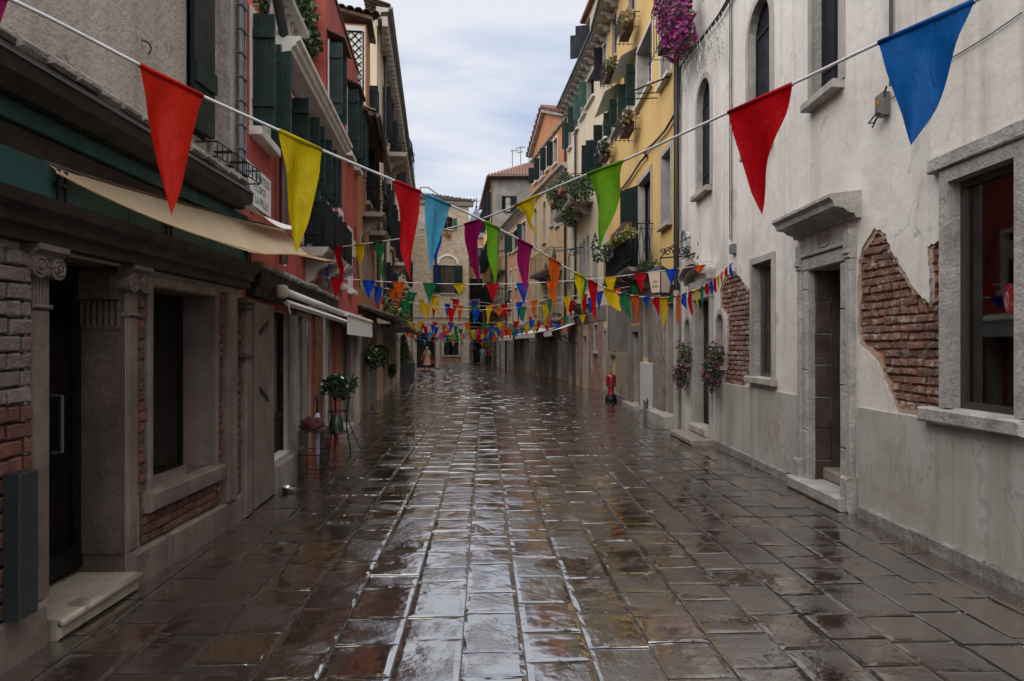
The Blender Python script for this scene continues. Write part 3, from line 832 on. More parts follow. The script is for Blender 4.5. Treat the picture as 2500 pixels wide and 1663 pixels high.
def cloud_leaves(mb, centers, n, size, spread, mi=(0,), flat=0.0, seed=0, droop=0.0):
    """leaf-sized folded blades scattered through a volume"""
    rd = random.Random(seed)
    for i in range(n):
        c, rx, ry, rz = rd.choice(centers)
        while True:
            p = Vector((rd.uniform(-1, 1), rd.uniform(-1, 1), rd.uniform(-1, 1)))
            if 0.25 < p.length < 1: break
        p = Vector((c[0] + p.x * rx, c[1] + p.y * ry, c[2] + p.z * rz))
        d = Vector((rd.gauss(0, 1), rd.gauss(0, 1), rd.gauss(0, 1) - droop)).normalized()
        w = d.orthogonal().normalized(); w.rotate(Matrix.Rotation(rd.uniform(0, 6.28), 3, d))
        nn = d.cross(w); L = size * rd.uniform(.6, 1.25); W = L * .32
        mb.raw([p, p + d * L * .5 + w * W + nn * W * .35, p + d * L, p + d * L * .5 - w * W + nn * W * .35], [(0, 1, 2), (0, 2, 3)], rd.choice(mi))
def blooms(mb, centers, n, size, mi, seed=0, toward=None, shell=.8):
    rd = random.Random(seed)
    for i in range(n):
        c, rx, ry, rz = rd.choice(centers)
        q = Vector((rd.gauss(0, 1), rd.gauss(0, 1), rd.gauss(0, 1))).normalized()
        if toward is not None and q.dot(toward) < -.1: q = -q
        rr = rd.uniform(shell, 1.08)
        p = Vector((c[0] + q.x * rx * rr, c[1] + q.y * ry * rr, c[2] + q.z * rz * rr))
        n3 = (q + Vector((rd.gauss(0, .35), rd.gauss(0, .35), rd.gauss(0, .35)))).normalized()
        w = n3.orthogonal().normalized(); h = n3.cross(w); s = size * rd.uniform(.7, 1.2)
        ring = [p + (w * math.cos(a) + h * math.sin(a)) * s * (1 if k % 2 else .72) + n3 * s * .35 for k, a in enumerate([6.283 * k / 10 for k in range(10)])]
        mb.raw([p] + ring, [(0, 1 + k, 1 + (k + 1) % 10) for k in range(10)], rd.choice(mi) if isinstance(mi, tuple) else mi)
def pp(Fc, pts, d=0.0): return [Fc.px(u, v, d) for u, v in pts]
def text_on(Fc, txt, s, z, d, width, height, mat, parent, name='lettering', bold=0.0):
    cu = bpy.data.curves.new('txt', 'FONT'); cu.body = txt; cu.align_x = 'CENTER'; cu.align_y = 'CENTER'; cu.offset = bold
    to = bpy.data.objects.new('txt', cu); COL.objects.link(to)
    dg = bpy.context.evaluated_depsgraph_get(); me = bpy.data.meshes.new_from_object(to.evaluated_get(dg))
    bpy.data.objects.remove(to); bpy.data.curves.remove(cu)
    xs = [v.co.x for v in me.vertices]; ys = [v.co.y for v in me.vertices]
    cx, cy = (min(xs) + max(xs)) / 2, (min(ys) + max(ys)) / 2
    kx, ky = width / (max(xs) - min(xs)), height / (max(ys) - min(ys)); sg = -1 if Fc.side == 'R' else 1
    mb = MB(); mb.v = [Fc.P(s + sg * (v.co.x - cx) * kx, z + (v.co.y - cy) * ky, d) for v in me.vertices]
    mb.f = [tuple(p.vertices) for p in me.polygons]; mb.m = [0] * len(mb.f)
    bpy.data.meshes.remove(me)
    return mb.build(name, mat, parent, fix=False)
M_ink = plain('black_lettering', (0.03, 0.03, 0.035), 0.7)
M_redink = plain('red_lettering', (0.16, 0.03, 0.03), 0.7)

# ================================================================== R1 the white house
B = Bld('white_house', 'white rendered house with arched windows and patches of bare brick', FR1)
f = FR1
# upper windows
for (u0, u1, arch, zt, lab) in ((1704, 1736, True, 6.2, 'narrow arched window with dark shutter'), (1830, 1883, True, 6.22, 'arched window above the red pennant'), (1987, 2052, False, 6.15, 'square-headed window with stone sill')):
    a, b = sorted((f.u(u0), f.u(u1)))
    window(B, a, b, 4.28, zt, arch=arch, depth=.13, sur=.1, sill=True, mull=False, frame=M_navy, label=lab, glass=False, leaf=M_navy)
# small shop window
a, b = sorted((f.u(1840), f.u(1888)))
w4 = window(B, a, b, 1.2, 2.72, depth=.14, sur=.08, surd=.03, mull=False, frame=M_greymetal, sillw=.14, silld=.09, back=M_dim, curtain=M_curtain, label='shop window beside the bare brick')
# large shop window
a5, b5 = sorted((f.u(2327), f.u(2492)))
w5 = window(B, a5, b5, 1.14, 2.84, depth=.10, sur=.1, surd=.045, mull=False, frame=plain('bronze_frame', (0.085, 0.072, 0.066), .4, .5), stone=M_stone_worn, sill=False, label='large shop window with bronze metal frame', back=M_dim)
MB().chamf(f, a5 - .22, b5 + .22, 2.945, 3.06, -.05, .07, .012, wob=.006).build('lintel', M_stone_worn, w5)
MB().chamf(f, a5 - .12, b5 + .3, 1.02, 1.13, -.05, .10, .014, wob=.008).build('sill', M_stone_worn, w5)
st = MB(); sa, sz = f.px(2466, 729, -.085); n = 28
st.prism(f, [(sa + .062 * math.cos(6.283 * i / n), sz + .105 * math.sin(6.283 * i / n)) for i in range(n)], -.086, -.083)
sticker = st.build('sticker', plain('crimson_sticker', (0.23, 0.008, 0.02), .4), w5); sticker['label'] = 'round crimson sticker with a white leaf outline'
ln = MB(); lx = sa + .022
def leafl(cx, w, h, z0):
    l = [(cx + w * math.sin(math.pi * i / 10), z0 + h * i / 10) for i in range(11)]; r = [(cx - w * math.sin(math.pi * i / 10), z0 + h * i / 10) for i in range(11)]
    for q in (l, r): ln.tube([f.P(x, z, -.081) for x, z in q], .0013, 4)
leafl(lx, .02, .11, sz - .062); leafl(lx, .009, .11, sz - .062)
ln.tube([f.P(lx, sz + .048, -.081), f.P(lx - .025, sz + .075, -.081), f.P(lx - .05, sz + .08, -.081)], .0012, 4)
ln.tube([f.P(lx, sz - .062, -.081), f.P(lx - .03, sz - .072, -.081), f.P(lx, sz - .085, -.081), f.P(lx + .01, sz - .07, -.081), f.P(lx, sz - .062, -.081)], .0012, 4)
ln.build('leaf_outline', G_white, w5)
for i, (tx, zz) in enumerate((('the Venice', -.03), ('Glass Week', -.043), ('9 - 16 Sept', -.055))):
    text_on(f, tx, sa - .022, sz + zz, -.0815, .045, .0085 if i < 2 else .005, G_white, w5)
# what stands in the shop behind the glass
for k, (u, wd) in enumerate(((2440, .17), (2478, .1))):
    s_, z_ = f.px(u, 850, -.42)
    lampo = empty('table_lamp', f.P(s_, 1.14, -.42), 'pale blue table lamp in the large shop window' + (', beside the bronze frame' if k else ', the wider of two'), 'lamp')
    MB().lathe(f.P(s_, 1.5, -.42), [(wd * .55, 0), (wd * .56, .004), (wd * .42, .26), (wd * .41, .262)], 20).build('lamp_shade', plain('pale_blue_shade', (0.36, 0.42, 0.46), .8), lampo, True)
    MB().lathe(f.P(s_, 1.14, -.42), [(.06, 0), (.06, .02), (.015, .05), (.012, .36)], 12).build('stem', M_greymetal, lampo, True)
vs_ = f.P(f.u(2452, -.3), 1.131, -.3); tag(MB().lathe(vs_, [(.05, 0), (.07, .02), (.045, .12), (.035, .2), (.05, .3), (.048, .305)], 16).build('glass_vase', plain('yellow_glass', (0.42, 0.36, 0.03), .2), None, True, loc=vs_), 'yellow vase standing low in the large shop window', 'vase')
MB().fbox(f, a5 - .05, b5 + .05, 1.06, 1.13, -.58, -.12).build('display_shelf', M_wood, w5)

# main doorway: open passage with stone frame, frieze, cornice
d0, d1 = sorted((f.u(1981), f.u(2061)))
DZ = 2.44
B.holes.append((opening(d0, d1, .0, DZ), .22))
dr = MB()
for (x0, x1, y0, y1) in ((d0 - .13, d0, .0, DZ), (d1, d1 + .13, .0, DZ)):
    zz = y0
    while zz < y1 - .01:
        h = min(random.uniform(.5, .9), y1 - zz)
        if y1 - zz - h < .2: h = y1 - zz
        dr.chamf(f, x0, x1, zz + .002, zz + h - .002, -.2, .045, .012, wob=.007); zz += h
dr.chamf(f, d0 - .13, d1 + .13, DZ + .002, DZ + .15, -.2, .05, .012, wob=.004)
dr.chamf(f, d0 - .15, d1 + .15, DZ + .152, DZ + .19, -.02, .075, .008, wob=.004)
doorway = dr.build('doorway', M_stone_worn, B.root); doorway['label'] = 'main stone doorway under a moulded cornice'
# outer pilasters with small capitals and foot blocks
for x0, x1 in ((d0 - .24, d0 - .135), (d1 + .135, d1 + .24)):
    p = MB(); p.chamf(f, x0, x1, .34, DZ + .02, -.02, .06, .01, wob=.004)
    for z, dd, h in ((DZ + .02, .075, .04), (DZ + .06, .09, .05), (DZ + .11, .075, .19)): p.chamf(f, x0 - dd * .12, x1 + dd * .12, z + .001, z + h, -.02, dd, .008)
    p.chamf(f, x0 - .03, x1 + .03, .0, .339, -.02, .1, .02, wob=.012)
    p.build('pilaster', M_stone_worn, doorway)
fr = MB(); fr.chamf(f, d0 - .15, d1 + .15, DZ + .192, DZ + .40, -.02, .03, .004); frieze = fr.build('frieze', M_stone, doorway)
co = MB()
prof = [(0, 2.83), (.05, 2.83), (.07, 2.87), (.13, 2.885), (.17, 2.92), (.26, 2.935), (.27, 2.985), (.31, 3.02), (.31, 3.05), (0, 3.09)]
co.sweep(f, d0 - .34, d1 + .34, prof); co.build('cornice', M_stone_worn, doorway)
text_on(f, '5559', (d0 + d1) / 2, DZ + .295, .034, .20, .085, M_redink, doorway, 'house_number')
ov = MB(); ov.tube([f.P((d0 + d1) / 2 + .15 * math.cos(6.283 * i / 24) * (1 if abs(math.sin(6.283 * i / 24)) < .9 else .96), DZ + .295 + .088 * math.sin(6.283 * i / 24), .033) for i in range(25)], .004, 4)
ov.build('number_border', M_ink, doorway)
# the passage behind
ps = MB(); pd = 1.6
ps.face([f.P(d0, .26, -.22), f.P(d0, .26, -pd), f.P(d0, DZ, -pd), f.P(d0, DZ, -.22)]); ps.face([f.P(d1, .26, -.22), f.P(d1, DZ, -.22), f.P(d1, DZ, -pd), f.P(d1, .26, -pd)])
ps.face([f.P(d0, DZ, -.22), f.P(d0, DZ, -pd), f.P(d1, DZ, -pd), f.P(d1, DZ, -.22)])
ps.build('passage_wall', M_stone_shade, doorway, fix=False)  # darkness of the recess put into the colour of walls and jamb stones
rd_ = MB()
for i in range(7):
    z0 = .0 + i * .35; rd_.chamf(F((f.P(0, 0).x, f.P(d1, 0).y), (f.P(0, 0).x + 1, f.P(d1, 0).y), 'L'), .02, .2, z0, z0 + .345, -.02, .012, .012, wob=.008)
rd_.build('jamb_stone', M_stone_shade, doorway)
pdoor = MB(); pdoor.fbox(f, d0, d1, .26, DZ, -pd - .05, -pd)
for f0, f1 in ((.1, .45), (.5, .9)): pdoor.chamf(f, d0 + .1, d1 - .1, .26 + 2.1 * f0, .26 + 2.1 * f1, -pd, -pd + .03, .015)
pdoor.build('inner_door', M_wood_d, doorway)
MB().chamf(f, d0 - .22, d1 + .3, .0, .14, -.25, .16, .02, wob=.01).build('step', M_stone_worn, doorway)
MB().chamf(f, d0 - .03, d1 + .0, .141, .27, -pd, -.12, .02, wob=.004).build('upper_step', M_marble, doorway)

# second doorway, farther along, segmental cornice and two niches
e0, e1 = sorted((f.u(1699), f.u(1737)))
B.holes.append((opening(e0, e1, 0, 2.42), .16))
d2 = MB(); d2.chamf(f, e0 - .12, e0, 0, 2.42, -.13, .05, .01, wob=.005); d2.chamf(f, e1, e1 + .12, 0, 2.42, -.13, .05, .01, wob=.005); d2.chamf(f, e0 - .14, e1 + .14, 2.422, 2.58, -.02, .055, .01, wob=.003)
d2o = d2.build('doorway', M_stone, B.root); d2o['label'] = 'stone doorway with curved hood between two flower niches'
arc = [((e0 + e1) / 2 + .72 * math.cos(math.pi * (1 - i / 14)), 2.78 + .22 * math.sin(math.pi * i / 14)) for i in range(15)]
hd = MB()
for k, (th, pj) in enumerate(((.07, .16), (.06, .26))):
    off = k * .075
    hd.prism(f, [(x, z + off) for x, z in arc] + [(x, z + off - th) for x, z in arc[::-1]], 0, pj)
hd.chamf(f, e0 - .2, e1 + .2, 2.585, 2.75, -.02, .09, .01); hd.build('hood', M_stone_worn, d2o)
MB().fbox(f, e0, e1, .15, 2.42, -.20, -.14).build('door', M_wood_d, d2o)
MB().chamf(f, e0 - .35, e1 + .2, 0, .1, -.1, .42, .02, wob=.006).build('step', M_marble, d2o)
MB().chamf(f, e0 - .05, e1 + .05, .101, .24, -.13, .12, .02, wob=.006).build('upper_step', M_stone, d2o)
for (u, lab) in ((1681, 'shallow wall niche on the far side of the curved doorway'), (1761, 'shallow wall niche beside the bare brick')):
    c = f.u(u); poly = opening(c - .17, c + .17, 1.3, 2.12, .9, 12)
    B.holes.append((poly, .16))
    big = opening(c - .23, c + .23, 1.3, 2.2, .95, 12); m = MB()
    for i in range(1, len(poly)):
        p, q, P_, Q = poly[i], poly[(i + 1) % len(poly)], big[i], big[(i + 1) % len(poly)]
        m.hexa([f.P(*x, .003) for x in (p, q, Q, P_)] + [f.P(*x, .03) for x in (p, q, Q, P_)])
    m.fbox(f, c - .24, c + .24, 1.24, 1.298, -.05, .1); m.prism(f, poly, -.18, -.165)
    o = m.build('niche', M_stone, B.root); o['label'] = lab

# bare brick where the render has fallen
K8 = lambda pts: [(2000 + x * .606, 350 + y * .606) for x, y in pts]
K7 = lambda pts: [(1700 + x * .3827, 500 + y * .3827) for x, y in pts]
patch1 = pp(f, K8([(225, 366), (262, 382), (275, 440), (310, 490), (340, 555), (385, 612), (440, 662), (458, 640), (455, 520), (450, 420), (478, 400), (484, 640), (484, 1000), (484, 1095), (400, 1085), (320, 1070), (285, 990), (265, 925), (235, 860), (170, 790), (160, 740), (165, 480), (190, 420)]))
patch2 = pp(f, K7([(235, 440), (285, 490), (310, 540), (336, 548), (336, 1112), (300, 1150), (176, 1135), (196, 1040), (200, 800), (200, 700), (158, 650), (158, 550), (190, 470)]))
for k, pt in enumerate((patch1, patch2)):
    poly = rough_poly(pt, 6, .022, k + 5)
    cx_ = sum(p[0] for p in pt) / len(pt); cz_ = sum(p[1] for p in pt) / len(pt); outer = []
    for i_, p in enumerate(pt):
        q0, q1 = pt[i_ - 1], pt[(i_ + 1) % len(pt)]; nx_, nz_ = q1[1] - q0[1], -(q1[0] - q0[0]); l_ = math.hypot(nx_, nz_)
        sgn_ = 1 if not inside((p[0] + nx_ / l_ * .02, p[1] + nz_ / l_ * .02), pt) else -1
        w_ = random.uniform(.035, .06); outer.append((p[0] + sgn_ * nx_ / l_ * w_, p[1] + sgn_ * nz_ / l_ * w_))
    outer = rough_poly(outer, 6, .013, k + 25)
    B.holes.append((outer, .016))
    ring_ = wall(f, outer, [(poly, .04)], surf('undercoat', (0.50, 0.41, 0.33), (0.36, 0.25, 0.18), 9, .9, .9, 30, bdist=.02), B.root, 'undercoat', M_scrape); ring_.location = Vector((f.n.x, f.n.y, 0)) * -.015
    ss = [p[0] for p in poly]; zs = [p[1] for p in poly]
    bedp = MB().prism(f, [(min(ss) - .05, min(zs) - .05), (max(ss) + .05, min(zs) - .05), (max(ss) + .05, max(zs) + .05), (min(ss) - .05, max(zs) + .05)], -.075, -.046)
    bo = bedp.build('bare_brickwork', M_scrape, B.root); bo['label'] = ('large' if k == 0 else 'narrow') + ' patch of bare eroded brick'
    brick_wall(f, bo, min(ss), max(ss), min(zs), max(zs), -.018, M_brick_r, poly=poly, seed=11 + k, rough=.012, gap=.016)
B.finish([(0, -.05), (f.L, -.05), (f.L, 8.6), (0, 8.6)], M_white_wall, M_stone_worn, depth=7, sides=True)
# plinth panels and base stones
cuts = [(1748, 1833), (1833, 1889), (1889, 1955), (2099, 2197), (2197, 2330), (2330, 2760)]
for u0, u1 in cuts:
    a, b = sorted((f.u(u0), f.u(u1)))
    if u1 == 2760: a = 2.0
    zt = 1.04 + random.uniform(-.012, .012)
    MB().chamf(f, a + .002, b - .002, .10, zt, -.01, .022, .006).build('plinth_panel', M_plinth, B.root)
for u0, u1 in ((1748, 1845), (1845, 1930), (2110, 2235), (2235, 2420), (2420, 2760)):
    a, b = sorted((f.u(u0), f.u(u1)))
    if u1 == 2760: a = 2.0
    MB().chamf(f, a + .003, b - .003, -.03, .115 + random.uniform(-.008, .008), -.01, .06, .016, wob=.008).build('base_stone', M_stone_rough, B.root)
# cables and boxes on the wall
m = MB()
for u, v1, v0, dd in ((1790, -60, 590, .02), (1787, -60, 585, .03)):
    s_, _ = f.px(u, 0); z0 = f.px(u, v0)[1]; m.tube([f.P(s_ + .006 * math.sin(z * 9), z, dd) for z in [z0 + (8.4 - z0) * i / 20 for i in range(21)]], .008, 5)
m.build('cable', M_cable_d, B.root)
m = MB()
for off in (-.012, .012):
    s_ = f.u(2182) + off; z0 = f.px(2182, 210)[1]; m.tube([f.P(s_, 8.4, .025), f.P(s_, z0 + .4, .025), f.P(s_ - off * 1.5, z0, .03)], .009, 5)
    pts = pp(f, [(2182, 210), (2168, 245), (2158, 275), (2136, 302), (2150, 300), (2166, 270), (2172, 250)] if off < 0 else [(2182, 210), (2172, 250), (2160, 285), (2146, 312)])
    m.tube([f.P(a, z, .06) for a, z in pts], .008, 5)
m.build('cable', M_cable_d, B.root)
def sag(Fc, p, q, d, k=.1, n=10): return [Fc.P(p[0] + (q[0] - p[0]) * i / n, p[1] + (q[1] - p[1]) * i / n - k * math.sin(math.pi * i / n), d) for i in range(n + 1)]
m = MB(); m.tube(sag(f, f.px(2180, 240), f.px(2330, 140), .012, .01), .005, 4); m.tube(sag(f, f.px(2330, 140), f.px(2500, 30), .012, .01), .005, 4); m.build('cable', M_cable_d, B.root)
m = MB()   # thick bundle of cables slanting down to the yellow house
for k in range(5):
    pts = pp(f, [(1800, -20), (1765, 40), (1725, 90), (1690, 130), (1668, 165), (1664, 260), (1663, 420), (1664, 560)])
    m.tube([f.P(a + .015 * math.sin(k * 2 + i), z + .02 * math.cos(k * 3 + i), .05 + .012 * (k % 3)) for i, (a, z) in enumerate(pts)], .013, 5)
m.build('cable_bundle', M_cable_d, B.root)
jb = MB(); s_, z_ = f.px(2148, 256, .07)
jb.chamf(f, s_ - .055, s_ + .055, z_ - .1, z_ + .1, .012, .1, .03); o = jb.build('junction_box', plain('grey_plastic', (0.12, 0.11, 0.11), .5), B.root)
MB().fbox(f, s_ - .045, s_ + .02, z_ - .01, z_ + .045, .1, .102).build('yellow_tag', plain('amber_tag', (0.45, 0.22, 0.01), .6), o)
text_on(f, '2/34', s_ - .012, z_ + .03, .1035, .05, .018, M_ink, o, 'tag_number'); text_on(f, '48', s_ - .004, z_ + .006, .1035, .03, .018, M_ink, o, 'tag_number')
jb = MB(); s_, z_ = f.px(1788, 608, .04); jb.chamf(f, s_ - .07, s_ + .07, z_ - .07, z_ + .07, 0, .07, .01); jb.build('junction_box', plain('blue_grey_plastic', (0.14, 0.15, 0.17), .5), B.root)
MB().tube([f.P(f.L - .07, 2.7, .09), f.P(f.L - .07, 8.4, .09)], .055, 8).build('downpipe', M_pipe_d, B.root); MB().tube([f.P(f.L - .07, 0, .09), f.P(f.L - .07, 2.699, .09)], .06, 8).build('downpipe_shoe', M_stone, B.root)
s_, z_ = f.px(1672, 592, .06)
m = MB(); m.prism(f, [(s_ + .13 * math.cos(6.283 * i / 16), z_ + .2 * math.sin(6.283 * i / 16)) for i in range(16)], .002, .07); m.build('meter_box', plain('pale_grey_plastic', (0.45, 0.46, 0.48), .5), B.root)
m = MB(); m.tube([f.P(s_ + .14 * math.cos(6.283 * i / 16 * .8 - 2), z_ + .22 * math.sin(6.283 * i / 16 * .8 - 2), .085) for i in range(17)], .02, 6); m.build('cable_loop', M_cable, B.root)
white_house = B

t = NT('corrugated_plastic'); _c = t.mix(t.remap(t.noise(8), .3, .7, 0, .5), (0.42, 0.43, 0.38), (0.30, 0.31, 0.27)); _m = t.n('ShaderNodeMixShader'); _m.inputs[0].default_value = .5; _t = t.n('ShaderNodeBsdfTranslucent'); t.l(_c, _t.inputs[0]); t.l(t.bsdf(_c, .6), _m.inputs[1]); t.l(_t.outputs[0], _m.inputs[2]); M_hood = t.done(_m.outputs[0])
# ================================================================== R2 the yellow house
B = Bld('yellow_house', 'yellow rendered house with a black iron balcony full of flowers', FR2); f = FR2
def W(u0, u1, vt, vb, ref=None, **k):
    a, b, z0, z1 = B.F.rect(u0, u1, vt, vb, ref); return window(B, a, b, z0, z1, **k)
W(1556, 1592, 133, 268, stone=M_whitepaint, frame=M_whitepaint, sur=.1, depth=.34, leaf=M_navy, label='wide window with white frame on the upper floor')
W(1614, 1640, 20, 215, stone=M_whitepaint, sur=.08, depth=.3, leaf=M_navy, label='window behind the hanging petunias')
W(1617, 1639, 385, 556, stone=M_stone, sur=.1, depth=.32, mull=False, leaf=M_shutter_d, label='first floor window with stone sill')
W(1560, 1590, 452, 660, stone=M_stone, sur=.12, depth=.2, sill=False, mull=True, label='balcony door in a stone frame', shut=(('b', 155),), shmat=M_shutter_d, sw=.8)
W(1496, 1506, 55, 158, stone=M_stone, sur=.05, frame=M_redpaint, leaf=M_redpaint, depth=.12, label='upper window with oxblood shutters')
W(1537, 1551, -40, 62, stone=M_stone, sur=.05, frame=M_redpaint, leaf=M_redpaint, depth=.12, label='top window with oxblood shutters')
W(1531, 1552, 205, 300, stone=M_stone, sur=.04, shut=(('a', 100), ('b', 95)), sw=.24, shmat=M_shutter, label='window with flaking green shutters under a tin hood')
W(1494, 1508, 275, 340, stone=M_stone, sur=.04, shut=(('a', 100), ('b', 95)), sw=.24, shmat=M_shutter, label='window with green shutters above the white flowers')
for (u0, u1, vt, ref) in ((1524, 1556, 163, 1540), (1483, 1511, 247, 1497)):
    a, b = sorted((f.u(u0), f.u(u1))); z = f.px(ref, vt)[1]
    MB().sweep(f, a, b, [(0, z + .16), (0, z + .13), (.42, z - .12), (.43, z - .1)]).build('tin_hood', M_hood, B.root)
# ground floor
gz = lambda u: f.u(u)
def D(u0, u1, vt, ref=None, z0=.12, **k):
    a, b = sorted((B.F.u(u0), B.F.u(u1))); z1 = B.F.px(u0 if ref is None else ref, vt)[1]; return door(B, a, b, z0, z1, **k)
D(1545, 1561, 812, mat=M_shutter_d, stone=M_stone_dark, sur=.16, two=True, label='dark green door in a stone frame')
a, b, z0, z1 = f.rect(1547, 1561, 745, 790); window(B, a, b, z0, z1, sur=.1, sill=False, bars=5, mull=False, stone=M_stone_dark, label='barred fanlight window')
a, b, z0, z1 = f.rect(1497, 1504, 750, 860); window(B, a, b, z0, z1, sur=.06, stone=M_stone_dark, mull=False, label='narrow ground floor window by the red hydrant')
D(1629, 1655, 742, glass=True, depth=.35, mat=M_greymetal, stone=M_stone_rough, sur=.0, label='glazed shop door over a pale step', back=M_dim)
D(1571, 1583, 730, z0=1.35, mat=M_shutter_d, sur=.0, handle=False, label='dark shuttered opening above the white panel')
B.finish([(0.002, -.05), (f.L, -.05), (f.L, 12.6), (0.002, 12.6)], M_yellow, M_stone, depth=7)
eave(B, 0, f.L, 12.3, .5, .8)
# cladding, pilasters and steps along the ground floor
def slabp(name, u0, u1, z0, z1, dd, mat, lab=None, wob=.004, Bx=None):
    Bx = Bx or B; a, b = sorted((Bx.F.u(u0), Bx.F.u(u1)))
    o = MB().chamf(Bx.F, a + .003, b - .003, z0, z1, -.01, dd, .012, wob=wob).build(name, mat, Bx.root)
    if lab: o['label'] = lab
    return o
slabp('cladding', 1484, 1496, -.03, 1.45, .05, M_pebble); slabp('cladding', 1506, 1533, -.03, 1.45, .05, M_pebble)
slabp('base_stone', 1484, 1536, -.03, .2, .1, M_stone_dark)
slabp('white_panel', 1568, 1598, .02, 1.22, .06, plain('white_board', (0.62, 0.62, 0.62), .5), 'plain white upright panel', 0)
slabp('pilaster', 1600, 1627, .1, 2.75, .07, M_stone_rough); slabp('pilaster', 1656, 1661, .0, 2.4, .06, M_stone)
slabp('step', 1600, 1660, -.02, .22, .30, M_stone); slabp('step', 1536, 1568, -.02, .1, .2, M_stone)
slabp('render_patch', 1484, 1533, 1.46, 3.0, .012, M_shabby); slabp('render_patch', 1560, 1628, 2.76, 3.12, .014, M_shabby)
for u0_, u1_, mt_ in ((1534, 1542, M_stone_dark), (1564, 1570, M_shabby), (1584, 1600, M_shabby)): slabp('pier', u0_, u1_, 1.25 if u0_ == 1584 else .02, 2.74, .03, mt_)
slabp('shop_lintel', 1624, 1660, 2.62, 2.85, .1, M_wood_d)
m = MB(); s_ = f.u(1588, .2); m.lathe(f.P(s_, 0, .3), [(.05, 0), (.05, .35), (.06, .36), (.06, .4), (.03, .46)], 10)
tag(m.build('metal_bollard', M_greymetal, None, True, loc=f.P(s_, 0, .3)), 'thin grey metal post in front of the white panel', 'bollard')
# balcony: black railing, stone floor
a, b = sorted((f.u(1598), f.u(1500)))
bal = balcony(B, a, b - 1.6, 3.45, .6, 1.0, 26, .1, M_stone_dark, 4, label='black iron balcony on the yellow house')
m = MB(); q = a + .1   # crossed bars at the near end
for k in range(4):
    m.tube([f.P(a + .04, 3.46, .04 + .13 * k), f.P(a + .04, 4.42, .04 + .13 * (k + 1))], .008, 4); m.tube([f.P(a + .04, 3.46, .04 + .13 * (k + 1)), f.P(a + .04, 4.42, .04 + .13 * k)], .008, 4)
m.build('crossed_bars', M_iron, bal)
MB().fbox(f, a + .9, b - 1.65, 3.5, 4.35, .50, .52).build('reed_screen', M_navy, bal)
m = MB()
for k in range(4):
    pts = pp(f, [(1654, 280), (1630, 320), (1600, 352), (1578, 372), (1584, 380), (1570, 395), (1540, 440), (1510, 478)])
    m.tube([f.P(a_ + .012 * math.sin(k * 2 + i), z + .02 * math.cos(k * 3 + i), .04 + .012 * k) for i, (a_, z) in enumerate(pts)], .014, 5)
m.build('cable_bundle', M_cable_d, B.root)
m = MB()
for z in (8.0, 8.12): m.tube([f.P(f.u(1607), z - .8, .02), f.P(f.u(1607), z - .82, .5)], .014, 5)
m.tube([f.P(f.u(1638), 7.2, .05), f.P(f.u(1612), 7.3, .55)], .02, 5); m.build('wall_bracket', M_iron, B.root)
# letters on the wall
for k, (u, v) in enumerate(((1601, 45), (1607, 30))):
    s_, z_ = f.px(u, v, .02); m = MB()
    m.tube([f.P(s_ + .09 * math.cos(6.283 * i / 14), z_ + .16 * math.sin(6.283 * i / 14), .02) for i in range(15)] if k == 0 else [f.P(s_ + .05, z_ - .16, .02), f.P(s_, z_ + .14, .02), f.P(s_ - .08, z_ + .16, .02)], .022, 5)
    m.build('relief_letter', M_whitepaint, B.root)
yellow_house = B

# ================================================================== R3 the cream house with corbelled eaves
B = Bld('cream_house', 'cream rendered house with green shutters and pointed arch windows', FR3); f = FR3
W(1434, 1452, 165, 230, ref=1452, stone=M_whitepaint, sur=.08, shut=(('b', 97),), sw=.3, shmat=M_shutter_l, label='upper window with faded green shutters, nearest')
W(1419, 1431, 210, 272, ref=1431, stone=M_whitepaint, sur=.07, shut=(('b', 97),), sw=.3, shmat=M_shutter_l, label='upper window with half open green shutters')
W(1405, 1413, 245, 310, ref=1413, stone=M_whitepaint, sur=.07, shut=(('b', 97),), sw=.3, shmat=M_shutter, label='upper window with dark shutters')
W(1390, 1396, 288, 355, ref=1396, stone=M_whitepaint, sur=.06, shut=(('b', 97),), sw=.3, shmat=M_shutter, label='upper window at the far corner')
W(1473, 1481, 100, 185, ref=1481, stone=M_whitepaint, sur=.06, shut=(('b', 97),), sw=.3, shmat=M_navy, label='upper window next to the yellow house')
for u0, u1, vt, vb in ((1472, 1480, 285, 420), (1452, 1462, 320, 440), (1441, 1449, 335, 450), (1428, 1434, 352, 450), (1421, 1426, 365, 455)):
    W(u0, u1, vt, vb, ref=u1, arch=1.5, stone=M_stone, sur=.07, sill=False, shut=(('b', 95),) if u0 in (1472, 1452, 1441) else None, sw=.3, shmat=M_shutter_d, label='pointed arch window on the second floor')
for u0, u1, vt, vb in ((1449, 1459, 566, 700), (1433, 1440, 572, 705), (1424, 1430, 582, 705), (1416, 1421, 592, 705), (1388, 1392, 620, 705)):
    W(u0, u1, vt, vb, ref=u1, arch=1.3, stone=M_stone, sur=.08, sill=False, curtain=M_curtain if u0 in (1449, 1433) else None, label='round arched window on the first floor')
